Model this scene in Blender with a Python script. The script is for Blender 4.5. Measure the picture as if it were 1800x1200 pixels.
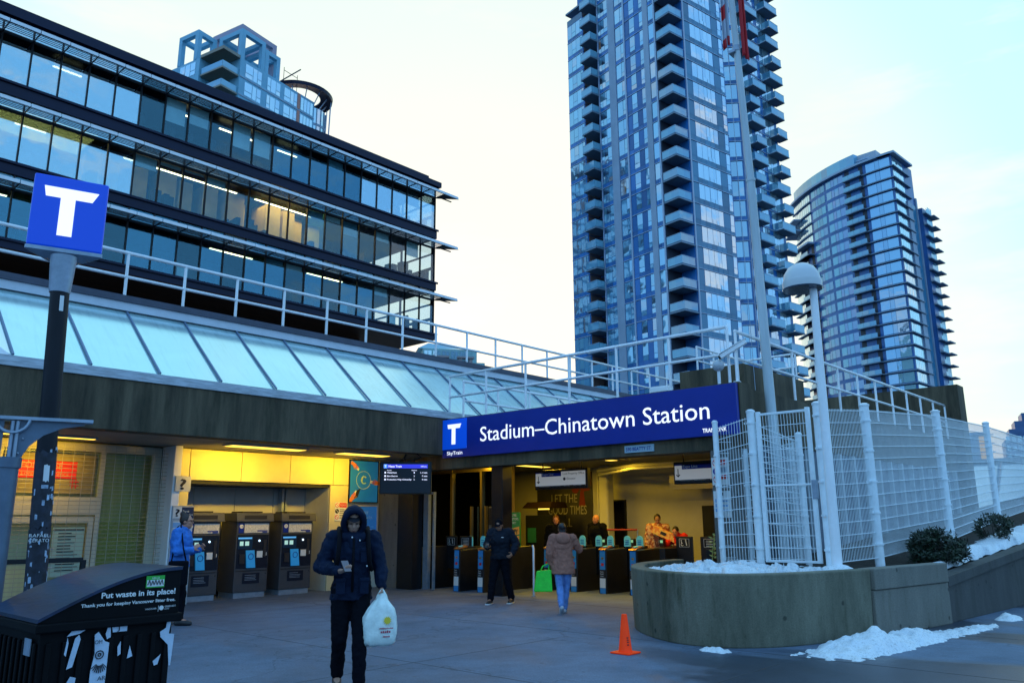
import bpy, bmesh, math, random
from mathutils import Matrix, Vector
from math import radians as RAD, sin, cos, pi

for _o in list(bpy.data.objects):
    bpy.data.objects.remove(_o)
SC = bpy.context.scene
COL = SC.collection

# ------------------------------------------------------------------ camera, sky, sun, exposure
F_PX, PITCH, YAW, ROLL, EYE = 1400.0, RAD(12.75), RAD(42.4), RAD(0.35), 1.57
_F = Vector((cos(YAW) * cos(PITCH), sin(YAW) * cos(PITCH), sin(PITCH)))
_R = Vector((sin(YAW), -cos(YAW), 0))
_U = _R.cross(_F)
R_ = _R * cos(ROLL) - _U * sin(ROLL)
U_ = _U * cos(ROLL) + _R * sin(ROLL)
cam = bpy.data.cameras.new("camera")
camo = bpy.data.objects.new("camera", cam)
COL.objects.link(camo)
m = Matrix.Identity(4)
for i in range(3):
    m[i][0], m[i][1], m[i][2] = R_[i], U_[i], -_F[i]
m[0][3], m[1][3], m[2][3] = 0, 0, EYE
camo.matrix_world = m
cam.sensor_width = 36
cam.lens = 36 * F_PX / 1800
cam.clip_start = 0.05
cam.clip_end = 4000
SC.camera = camo

W = bpy.data.worlds.new("World")
SC.world = W
W.use_nodes = True
SUN_AZ, SUN_EL = RAD(50), RAD(3)
nt = W.node_tree
nt.nodes.clear()
def wn(t, **k):
    n = nt.nodes.new(t)
    for a, b in k.items():
        setattr(n, a, b)
    return n
out = wn("ShaderNodeOutputWorld")
bg1 = wn("ShaderNodeBackground")
bg2 = wn("ShaderNodeBackground")
add = wn("ShaderNodeAddShader")
sky = wn("ShaderNodeTexSky", sky_type="NISHITA", sun_disc=False)
sky.sun_elevation = SUN_EL
sky.sun_rotation = pi / 2 - SUN_AZ
sky.air_density, sky.dust_density, sky.ozone_density = 1.2, 0.6, 3.0
nt.links.new(sky.outputs[0], bg1.inputs[0])
bg1.inputs[1].default_value = 0.05
# added sky gradient, its unseen blue raised as fill light; direction based so that it is the same sky from everywhere
tc = wn("ShaderNodeTexCoord")
dot = wn("ShaderNodeVectorMath", operation="DOT_PRODUCT")
G = Vector((cos(RAD(47)) * cos(RAD(4)), sin(RAD(47)) * cos(RAD(4)), sin(RAD(4))))
dot.inputs[1].default_value = G
nt.links.new(tc.outputs["Generated"], dot.inputs[0])
ramp = wn("ShaderNodeValToRGB")
cr = ramp.color_ramp
cr.interpolation = "EASE"
SKY_RAMP = [(0.0, (0.23, 0.56, 0.98)), (0.25, (0.22, 0.56, 1.02)), (0.5, (0.19, 0.50, 1.0)), (0.70, (0.30, 0.68, 1.0)),
            (0.80, (0.32, 0.70, 0.82)), (0.865, (0.52, 0.80, 0.81)), (0.915, (0.70, 0.80, 0.71)), (0.985, (0.84, 0.81, 0.66))]
while len(cr.elements) < len(SKY_RAMP):
    cr.elements.new(0.5)
for e, (p, c) in zip(cr.elements, SKY_RAMP):
    e.position = p
    e.color = (*c, 1)
mr = wn("ShaderNodeMapRange")
mr.inputs[1].default_value, mr.inputs[2].default_value = -1, 1
nt.links.new(dot.outputs["Value"], mr.inputs[0])
nt.links.new(mr.outputs[0], ramp.inputs[0])
# streaky warm clouds
mp = wn("ShaderNodeMapping")
mp.inputs["Scale"].default_value = (2.2, 2.2, 9)
nt.links.new(tc.outputs["Generated"], mp.inputs[0])
nz = wn("ShaderNodeTexNoise")
nz.inputs["Scale"].default_value = 1.6
nz.inputs["Detail"].default_value = 6
nz.inputs["Roughness"].default_value = 0.58
nt.links.new(mp.outputs[0], nz.inputs[0])
cr2 = wn("ShaderNodeValToRGB")
cr2.color_ramp.elements[0].position = 0.52
cr2.color_ramp.elements[0].color = (0, 0, 0, 1)
cr2.color_ramp.elements[1].position = 0.76
cr2.color_ramp.elements[1].color = (1, 1, 1, 1)
nt.links.new(nz.outputs[0], cr2.inputs[0])
mixc = wn("ShaderNodeMix", data_type="RGBA")
mixc.inputs["B"].default_value = (0.80, 0.74, 0.70, 1)
nt.links.new(cr2.outputs[0], mixc.inputs["Factor"])
nt.links.new(ramp.outputs[0], mixc.inputs["A"])
nt.links.new(mixc.outputs["Result"], bg2.inputs[0])
bg2.inputs[1].default_value = 0.95
nt.links.new(bg1.outputs[0], add.inputs[0])
nt.links.new(bg2.outputs[0], add.inputs[1])
nt.links.new(add.outputs[0], out.inputs[0])

sl = bpy.data.lights.new("sun", "SUN")
sl.energy = 0.3
sl.angle = RAD(14)
sl.color = (1.0, 0.82, 0.72)
so = bpy.data.objects.new("sun", sl)
COL.objects.link(so)
sdir = Vector((cos(SUN_AZ) * cos(SUN_EL), sin(SUN_AZ) * cos(SUN_EL), sin(SUN_EL)))
so.rotation_euler = (-sdir).to_track_quat("-Z", "Y").to_euler()

SC.view_settings.view_transform = "Standard"
SC.view_settings.look = "None"
SC.view_settings.exposure = 0.38
SC.view_settings.gamma = 1.0
SC.view_settings.use_curve_mapping = False
SC.cycles.use_denoising = True
SC.cycles.max_bounces = 6
SC.cycles.diffuse_bounces = 3
SC.cycles.glossy_bounces = 3
SC.cycles.transmission_bounces = 4
SC.cycles.transparent_max_bounces = 12
SC.cycles.caustics_reflective = False
SC.cycles.caustics_refractive = False
SC.cycles.sample_clamp_indirect = 3

# ------------------------------------------------------------------ helpers
WM = {}
RND = random.Random(7)

def tag(o, label=None, cat=None, group=None, kind=None):
    if label: o["label"] = label
    if cat: o["category"] = cat
    if group: o["group"] = group
    if kind: o["kind"] = kind
    return o

def thing(name, label, cat, loc=(0, 0, 0), rz=0.0, group=None, kind=None):
    o = bpy.data.objects.new(name, None)
    o.empty_display_size = 0.2
    COL.objects.link(o)
    o.location = loc
    o.rotation_euler = (0, 0, rz)
    WM[o] = Matrix.Translation(Vector(loc)) @ Matrix.Rotation(rz, 4, "Z")
    return tag(o, label, cat, group, kind)

def link_mesh(me, name, mats, parent=None, loc=None, world=True, smooth=False):
    """verts of me are in world coordinates when world is true; otherwise local to the parent"""
    for mt in (mats if isinstance(mats, (list, tuple)) else [mats]):
        me.materials.append(mt)
    o = bpy.data.objects.new(name, me)
    COL.objects.link(o)
    if parent is not None:
        if world:
            me.transform(WM[parent].inverted())
        o.parent = parent
        WM[o] = WM[parent]
    elif loc is not None:
        me.transform(Matrix.Translation(-Vector(loc)))
        o.location = loc
        WM[o] = Matrix.Translation(Vector(loc))
    else:
        WM[o] = Matrix.Identity(4)
    if smooth:
        me.polygons.foreach_set("use_smooth", [True] * len(me.polygons))
    me.update()
    return o

def FR(ox, oy, az, oz=0.0):
    return Matrix.Translation((ox, oy, oz)) @ Matrix.Rotation(az, 4, "Z")

class MB:
    def __init__(s, M=None):
        s.v, s.f, s.mi, s.M = [], [], [], M
    def add(s, vs, fs, m=0):
        b = len(s.v)
        if s.M is not None:
            vs = [s.M @ Vector(p) for p in vs]
        s.v += [tuple(p) for p in vs]
        for f in fs:
            s.f.append([b + i for i in f])
            s.mi.append(m)
    def box(s, x0, y0, z0, x1, y1, z1, m=0):
        if x0 > x1: x0, x1 = x1, x0
        if y0 > y1: y0, y1 = y1, y0
        if z0 > z1: z0, z1 = z1, z0
        s.add([(x0, y0, z0), (x1, y0, z0), (x1, y1, z0), (x0, y1, z0), (x0, y0, z1), (x1, y0, z1), (x1, y1, z1), (x0, y1, z1)],
              [(0, 3, 2, 1), (4, 5, 6, 7), (0, 1, 5, 4), (1, 2, 6, 5), (2, 3, 7, 6), (3, 0, 4, 7)], m)
    def hexa(s, b, t, m=0):
        s.add(list(b) + list(t), [(0, 3, 2, 1), (4, 5, 6, 7), (0, 1, 5, 4), (1, 2, 6, 5), (2, 3, 7, 6), (3, 0, 4, 7)], m)
    def beam(s, a, b, w, h, m=0, up=(0, 0, 1)):
        a, b = Vector(a), Vector(b)
        d = (b - a).normalized()
        u = Vector(up)
        r = d.cross(u)
        if r.length < 1e-4: r = d.cross(Vector((0, 1, 0)))
        r.normalize()
        u = r.cross(d)
        q = [(-w / 2, -h / 2), (w / 2, -h / 2), (w / 2, h / 2), (-w / 2, h / 2)]
        A = [a + r * x + u * y for x, y in q]
        B = [b + r * x + u * y for x, y in q]
        s.add(A + B, [(0, 1, 2, 3), (7, 6, 5, 4), (0, 4, 5, 1), (1, 5, 6, 2), (2, 6, 7, 3), (3, 7, 4, 0)], m)
    def quad(s, a, b, c, d, m=0):
        s.add([a, b, c, d], [(0, 1, 2, 3)], m)
    def slab(s, pts, n, t, m=0):
        """polygon extruded along -n by t"""
        n = Vector(n).normalized() * t
        k = len(pts)
        A = [Vector(p) for p in pts]
        B = [p - n for p in A]
        s.add(A + B, [tuple(range(k)), tuple(range(2 * k - 1, k - 1, -1))] + [(i, k + i, k + (i + 1) % k, (i + 1) % k) for i in range(k)], m)
    def prism(s, poly, z0, z1, m=0, top=None):
        k = len(poly)
        tp = top or poly
        s.add([(x, y, z0) for x, y in poly] + [(x, y, z1) for x, y in tp],
              [tuple(range(k - 1, -1, -1)), tuple(range(k, 2 * k))] + [(i, (i + 1) % k, k + (i + 1) % k, k + i) for i in range(k)], m)
    def tube(s, a, b, r, n=8, r2=None, m=0, caps=True):
        a, b = Vector(a), Vector(b)
        r2 = r if r2 is None else r2
        d = (b - a)
        if d.length < 1e-6: return
        d.normalize()
        u = d.orthogonal().normalized()
        w = d.cross(u)
        A = [a + (u * cos(2 * pi * i / n) + w * sin(2 * pi * i / n)) * r for i in range(n)]
        B = [b + (u * cos(2 * pi * i / n) + w * sin(2 * pi * i / n)) * r2 for i in range(n)]
        fs = [(i, (i + 1) % n, n + (i + 1) % n, n + i) for i in range(n)]
        if caps: fs += [tuple(range(n - 1, -1, -1)), tuple(range(n, 2 * n))]
        s.add(A + B, fs, m)
    def path(s, pts, r, n=8, m=0, closed=False):
        pts = [Vector(p) for p in pts]
        k = len(pts)
        rings = []
        u = None
        for i, p in enumerate(pts):
            if closed: d = pts[(i + 1) % k] - pts[i - 1]
            else: d = pts[min(i + 1, k - 1)] - pts[max(i - 1, 0)]
            d.normalize()
            if u is None: u = d.orthogonal().normalized()
            u = (u - d * u.dot(d)).normalized()
            w = d.cross(u)
            rr = r[i] if isinstance(r, (list, tuple)) else r
            rings.append([p + (u * cos(2 * pi * j / n) + w * sin(2 * pi * j / n)) * rr for j in range(n)])
        fs = []
        for i in range(k if closed else k - 1):
            a, b = i * n, ((i + 1) % k) * n
            fs += [(a + j, a + (j + 1) % n, b + (j + 1) % n, b + j) for j in range(n)]
        if not closed: fs += [tuple(range(n - 1, -1, -1)), tuple(range((k - 1) * n, k * n))]
        s.add([q for rg in rings for q in rg], fs, m)
    def lathe(s, prof, n=24, c=(0, 0, 0), m=0, axis=None):
        c = Vector(c)
        if axis is None: A, B, D = Vector((1, 0, 0)), Vector((0, 1, 0)), Vector((0, 0, 1))
        else:
            D = Vector(axis).normalized(); A = D.orthogonal().normalized(); B = D.cross(A)
        vs = [c + (A * cos(2 * pi * j / n) + B * sin(2 * pi * j / n)) * r + D * z for r, z in prof for j in range(n)]
        fs = []
        for i in range(len(prof) - 1):
            a, b = i * n, (i + 1) * n
            fs += [(a + j, a + (j + 1) % n, b + (j + 1) % n, b + j) for j in range(n)]
        fs += [tuple(range(n - 1, -1, -1)), tuple(range((len(prof) - 1) * n, len(prof) * n))]
        s.add(vs, fs, m)
    def ell(s, c, rad, n=12, k=8, m=0, rot=None):
        c = Vector(c)
        vs, fs = [], []
        R = rot or Matrix.Identity(3)
        for i in range(1, k):
            t = pi * i / k
            for j in range(n):
                a = 2 * pi * j / n
                vs.append(c + R @ Vector((rad[0] * sin(t) * cos(a), rad[1] * sin(t) * sin(a), rad[2] * cos(t))))
        T, Bt = len(vs), len(vs) + 1
        vs += [c + R @ Vector((0, 0, rad[2])), c - R @ Vector((0, 0, rad[2]))]
        for i in range(k - 2):
            a, b = i * n, (i + 1) * n
            fs += [(a + j, b + j, b + (j + 1) % n, a + (j + 1) % n) for j in range(n)]
        for j in range(n):
            fs.append((T, j, (j + 1) % n))
            fs.append((Bt, (k - 2) * n + (j + 1) % n, (k - 2) * n + j))
        s.add(vs, fs, m)
    def mesh(s, name):
        me = bpy.data.meshes.new(name)
        me.from_pydata(s.v, [], s.f)
        me.polygons.foreach_set("material_index", s.mi)
        return me
    def build(s, name, mats, parent=None, loc=None, smooth=False, bevel=0, world=True, label=None):
        me = s.mesh(name)
        o = link_mesh(me, name, mats, parent, loc, world, smooth)
        if smooth == "auto":
            me.polygons.foreach_set("use_smooth", [True] * len(me.polygons))
            try: me.set_sharp_from_angle(angle=RAD(40))
            except Exception: pass
        if bevel:
            b = o.modifiers.new("b", "BEVEL")
            b.width = bevel
            b.segments = 2
            b.limit_method = "ANGLE"
        if label: o["label"] = label
        return o

def copy_tree(o, parent=None):
    c = o.copy()
    COL.objects.link(c)
    c.parent = parent
    WM[c] = WM.get(o)
    for ch in [x for x in CHILDREN(o)]:
        copy_tree(ch, c)
    return c
def CHILDREN(o):
    return [x for x in COL.objects if x.parent == o]

def text(body, org, right, up, h, mat, parent, width=None, name="lettering", depth=0.003, bold=0.0, label=None, align="LEFT"):
    """flat raised lettering: org is the lower left corner, h the height of a capital"""
    cu = bpy.data.curves.new("t", "FONT")
    cu.body = body
    cu.size = 1
    cu.resolution_u = 3
    cu.offset = bold
    ob = bpy.data.objects.new("t", cu)
    COL.objects.link(ob)
    dg = bpy.context.evaluated_depsgraph_get()
    me = bpy.data.meshes.new_from_object(ob.evaluated_get(dg))
    bpy.data.objects.remove(ob)
    if not me.vertices:
        return None
    xs = [v.co.x for v in me.vertices]
    x0, x1 = min(xs), max(xs)
    sy = h / 0.72
    sx = sy * 0.92 if width is None else width / max(1e-6, x1 - x0)
    R, U = Vector(right).normalized(), Vector(up).normalized()
    N = R.cross(U)
    org = Vector(org)
    off = 0 if align == "LEFT" else (-(x1 - x0) * sx / 2 if align == "CENTER" else -(x1 - x0) * sx)
    M = Matrix.Identity(4)
    for i in range(3):
        M[i][0], M[i][1], M[i][2] = R[i] * sx, U[i] * sy, N[i]
        M[i][3] = org[i] + R[i] * (off - x0 * sx) + N[i] * depth
    me.transform(M)
    me.materials.clear()
    o = link_mesh(me, name, mat, parent)
    if label: o["label"] = label
    return o

# ------------------------------------------------------------------ materials
def new_mat(name):
    mt = bpy.data.materials.new(name)
    mt.use_nodes = True
    n = mt.node_tree
    return mt, n, n.nodes["Principled BSDF"]

def mat(name, col, rough=0.6, metal=0.0, var=0.0, scale=3.0, stretch=(1, 1, 1), bump=0.0, bscale=40.0, col2=None, pos=(0.35, 0.65), emit=None, es=1.0,
        island=0.0, spec=0.5, coat=0.0, world=True, sheen=0.0, detail=5):
    mt, n, b = new_mat(name)
    b.inputs["Base Color"].default_value = (*col, 1)
    b.inputs["Roughness"].default_value = rough
    b.inputs["Metallic"].default_value = metal
    b.inputs["Specular IOR Level"].default_value = spec
    if coat: b.inputs["Coat Weight"].default_value = coat
    if sheen: b.inputs["Sheen Weight"].default_value = sheen
    if emit:
        b.inputs["Emission Color"].default_value = (*emit, 1)
        b.inputs["Emission Strength"].default_value = es
    L = n.links.new
    src = None
    if var or bump or col2:
        g = n.nodes.new("ShaderNodeNewGeometry")
        mpn = n.nodes.new("ShaderNodeMapping")
        mpn.inputs["Scale"].default_value = stretch
        L(g.outputs["Position"], mpn.inputs[0])
    if var or col2:
        nzn = n.nodes.new("ShaderNodeTexNoise")
        nzn.inputs["Scale"].default_value = scale
        nzn.inputs["Detail"].default_value = detail
        nzn.inputs["Roughness"].default_value = 0.65
        L(mpn.outputs[0], nzn.inputs[0])
        rp = n.nodes.new("ShaderNodeValToRGB")
        rp.color_ramp.elements[0].position, rp.color_ramp.elements[1].position = pos
        c2 = col2 or tuple(c * (1 + var) for c in col)
        c1 = col if col2 else tuple(c * (1 - var) for c in col)
        rp.color_ramp.elements[0].color = (*c1, 1)
        rp.color_ramp.elements[1].color = (*c2, 1)
        L(nzn.outputs[0], rp.inputs[0])
        src = rp.outputs[0]
    if island:
        g2 = n.nodes.new("ShaderNodeNewGeometry")
        hs = n.nodes.new("ShaderNodeHueSaturation")
        mrn = n.nodes.new("ShaderNodeMapRange")
        mrn.inputs[3].default_value, mrn.inputs[4].default_value = 1 - island, 1 + island
        L(g2.outputs["Random Per Island"], mrn.inputs[0])
        L(mrn.outputs[0], hs.inputs["Value"])
        hs.inputs["Color"].default_value = (*col, 1)
        if src: L(src, hs.inputs["Color"])
        src = hs.outputs[0]
    if src: L(src, b.inputs["Base Color"])
    if bump:
        nb = n.nodes.new("ShaderNodeTexNoise")
        nb.inputs["Scale"].default_value = bscale
        nb.inputs["Detail"].default_value = 4
        L(mpn.outputs[0], nb.inputs[0])
        bp = n.nodes.new("ShaderNodeBump")
        bp.inputs["Strength"].default_value = bump
        bp.inputs["Distance"].default_value = 0.02
        L(nb.outputs[0], bp.inputs["Height"])
        L(bp.outputs[0], b.inputs["Normal"])
    return mt

def glow(name, col, s):
    mt, n, b = new_mat(name)
    b.inputs["Base Color"].default_value = (*[c * .5 for c in col], 1)
    b.inputs["Emission Color"].default_value = (*col, 1)
    b.inputs["Emission Strength"].default_value = s
    return mt

def facing(n, refl):
    """reflectance that rises towards grazing angles, the same from both sides of a pane"""
    lw = n.nodes.new("ShaderNodeLayerWeight"); lw.inputs[0].default_value = .5
    pw = n.nodes.new("ShaderNodeMath"); pw.operation = "POWER"; pw.inputs[1].default_value = 4.0
    n.links.new(lw.outputs["Facing"], pw.inputs[0])
    ma = n.nodes.new("ShaderNodeMath"); ma.operation = "MULTIPLY_ADD"; ma.inputs[1].default_value = .7; ma.inputs[2].default_value = refl + .04
    ma.use_clamp = True
    n.links.new(pw.outputs[0], ma.inputs[0])
    return ma

def tower_glass(name, cols, refl=0.55, tint=(0.8, 0.92, 1.0), rough=0.04):
    """opaque reflective glazing: curtains, dark rooms and painted light differ from pane to pane"""
    mt, n, b = new_mat(name)
    L = n.links.new
    g = n.nodes.new("ShaderNodeNewGeometry")
    rp = n.nodes.new("ShaderNodeValToRGB")
    rp.color_ramp.interpolation = "CONSTANT"
    while len(rp.color_ramp.elements) < len(cols): rp.color_ramp.elements.new(.5)
    for e, (p, c) in zip(rp.color_ramp.elements, cols):
        e.position = p; e.color = (*c, 1)
    L(g.outputs["Random Per Island"], rp.inputs[0])
    L(rp.outputs[0], b.inputs["Base Color"])
    b.inputs["Roughness"].default_value = 0.5
    gl = n.nodes.new("ShaderNodeBsdfGlossy")
    gl.inputs["Color"].default_value = (*tint, 1)
    gl.inputs["Roughness"].default_value = rough
    # gentle unevenness of the panes
    nb = n.nodes.new("ShaderNodeTexNoise")
    nb.inputs["Scale"].default_value = 0.35
    L(g.outputs["Position"], nb.inputs[0])
    bp = n.nodes.new("ShaderNodeBump")
    bp.inputs["Strength"].default_value = 0.25
    bp.inputs["Distance"].default_value = 0.12
    L(nb.outputs[0], bp.inputs["Height"])
    L(bp.outputs[0], gl.inputs["Normal"])
    ma = facing(n, refl)
    mx = n.nodes.new("ShaderNodeMixShader")
    L(ma.outputs[0], mx.inputs[0])
    L(b.outputs[0], mx.inputs[1]); L(gl.outputs[0], mx.inputs[2])
    L(mx.outputs[0], n.nodes["Material Output"].inputs[0])
    return mt

def clear_glass(name, tint, refl=0.2, rough=0.0, rtint=(0.9, 0.97, 1)):
    mt, n, b = new_mat(name)
    L = n.links.new
    tr = n.nodes.new("ShaderNodeBsdfTransparent"); tr.inputs[0].default_value = (*tint, 1)
    gl = n.nodes.new("ShaderNodeBsdfGlossy"); gl.inputs["Roughness"].default_value = rough
    gl.inputs["Color"].default_value = (*rtint, 1)
    ma = facing(n, refl)
    g = n.nodes.new("ShaderNodeNewGeometry")
    nb = n.nodes.new("ShaderNodeTexNoise"); nb.inputs["Scale"].default_value = 0.5
    L(g.outputs["Position"], nb.inputs[0])
    bp = n.nodes.new("ShaderNodeBump"); bp.inputs["Strength"].default_value = 0.12; bp.inputs["Distance"].default_value = 0.1
    L(nb.outputs[0], bp.inputs["Height"]); L(bp.outputs[0], gl.inputs["Normal"])
    mx = n.nodes.new("ShaderNodeMixShader")
    L(ma.outputs[0], mx.inputs[0]); L(tr.outputs[0], mx.inputs[1]); L(gl.outputs[0], mx.inputs[2])
    L(mx.outputs[0], n.nodes["Material Output"].inputs[0])
    return mt

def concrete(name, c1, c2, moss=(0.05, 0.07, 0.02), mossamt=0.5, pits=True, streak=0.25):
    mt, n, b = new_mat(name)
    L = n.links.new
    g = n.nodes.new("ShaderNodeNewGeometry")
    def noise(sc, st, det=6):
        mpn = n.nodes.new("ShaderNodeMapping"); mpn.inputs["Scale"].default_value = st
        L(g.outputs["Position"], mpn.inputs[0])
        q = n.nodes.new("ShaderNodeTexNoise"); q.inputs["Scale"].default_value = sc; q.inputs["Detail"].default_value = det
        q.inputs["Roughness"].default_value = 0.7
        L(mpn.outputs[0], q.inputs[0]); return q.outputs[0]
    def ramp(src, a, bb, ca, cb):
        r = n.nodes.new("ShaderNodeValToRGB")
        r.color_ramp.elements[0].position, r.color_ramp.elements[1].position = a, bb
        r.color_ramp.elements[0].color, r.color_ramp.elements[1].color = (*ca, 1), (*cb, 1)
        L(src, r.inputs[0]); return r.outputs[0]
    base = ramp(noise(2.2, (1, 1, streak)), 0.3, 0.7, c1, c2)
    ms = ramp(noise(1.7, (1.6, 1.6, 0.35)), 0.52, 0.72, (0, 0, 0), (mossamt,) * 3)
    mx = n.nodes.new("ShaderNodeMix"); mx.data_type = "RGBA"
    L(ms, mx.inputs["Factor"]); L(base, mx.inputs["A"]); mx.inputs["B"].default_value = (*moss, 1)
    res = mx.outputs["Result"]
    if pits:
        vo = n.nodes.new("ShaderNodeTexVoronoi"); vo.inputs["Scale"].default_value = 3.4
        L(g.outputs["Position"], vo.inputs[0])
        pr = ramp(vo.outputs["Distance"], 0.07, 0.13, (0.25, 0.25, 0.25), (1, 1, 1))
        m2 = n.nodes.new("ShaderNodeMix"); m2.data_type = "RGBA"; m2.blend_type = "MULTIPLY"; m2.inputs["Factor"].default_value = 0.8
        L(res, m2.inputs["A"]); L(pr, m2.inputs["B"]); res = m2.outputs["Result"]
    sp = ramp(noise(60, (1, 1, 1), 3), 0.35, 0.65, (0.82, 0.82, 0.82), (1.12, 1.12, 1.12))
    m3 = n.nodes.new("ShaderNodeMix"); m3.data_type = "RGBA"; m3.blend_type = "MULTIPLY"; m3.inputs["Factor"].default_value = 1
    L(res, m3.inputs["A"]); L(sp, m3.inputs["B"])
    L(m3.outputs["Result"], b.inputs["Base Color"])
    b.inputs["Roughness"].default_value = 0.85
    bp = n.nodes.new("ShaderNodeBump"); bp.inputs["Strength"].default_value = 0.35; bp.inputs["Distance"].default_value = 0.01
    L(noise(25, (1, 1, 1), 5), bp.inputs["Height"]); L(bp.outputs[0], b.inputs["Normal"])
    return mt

M_white = mat("white_paint", (0.93, 0.95, 0.97), 0.42, var=0.06, scale=4, stretch=(1, 1, .3))
M_blue = mat("sign_blue", (0.008, 0.03, 0.30), 0.45, var=0.06, scale=1.2, spec=.3)
M_black = mat("black_metal", (0.007, 0.008, 0.011), 0.4, spec=.3, var=0.2, scale=6)
M_dark = mat("dark_frame", (0.010, 0.012, 0.017), 0.45, spec=.3, var=0.15, scale=3)
M_navy = mat("dark_blue_cladding", (0.005, 0.009, 0.035), 0.4, spec=.25, var=0.15, scale=1.0, stretch=(.3, 1, 1))
M_alu = mat("aluminium", (0.62, 0.66, 0.72), 0.35, metal=.55, var=0.08, scale=3)
M_galv = mat("galvanised_steel", (0.30, 0.37, 0.46), 0.4, metal=0.4, var=0.15, scale=7)
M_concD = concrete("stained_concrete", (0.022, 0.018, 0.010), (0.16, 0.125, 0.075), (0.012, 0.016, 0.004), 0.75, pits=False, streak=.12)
M_concP = concrete("planter_concrete", (0.085, 0.085, 0.055), (0.22, 0.215, 0.155), (0.030, 0.036, 0.010), 0.95)
M_concB = concrete("block_concrete", (0.15, 0.145, 0.12), (0.22, 0.21, 0.175), (0.06, 0.06, 0.035), 0.5)
M_concR = concrete("retaining_concrete", (0.055, 0.055, 0.05), (0.09, 0.09, 0.085), (0.03, 0.035, 0.02), 0.5)
M_pier = concrete("pier_concrete", (0.11, 0.115, 0.11), (0.2, 0.2, 0.19), (0.09, 0.09, 0.08), 0.3)
M_panel = mat("enamel_panel", (0.60, 0.55, 0.34), 0.38, var=0.06, scale=1.5, spec=.4)
M_panel_back = mat("grey_panel", (0.42, 0.43, 0.42), 0.5, var=0.08, scale=1.5)
M_cream = mat("cream_paint", (0.60, 0.60, 0.52), 0.5, var=.05)
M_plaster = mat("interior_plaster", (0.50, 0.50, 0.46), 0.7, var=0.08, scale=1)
M_soffit = mat("soffit", (0.26, 0.25, 0.22), 0.7, var=0.15, scale=1.5)
M_letter = glow("lit_white_letter", (0.9, 0.97, 1.0), 0.75)
M_paper = mat("white_paper", (0.75, 0.78, 0.78), 0.6, var=.04)
M_ink = mat("black_ink", (0.015, 0.015, 0.02), 0.6)
M_red = mat("red_print", (0.65, 0.03, 0.02), 0.5)
M_gold = mat("brass_metal", (0.55, 0.42, 0.18), 0.3, metal=.8)
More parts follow.
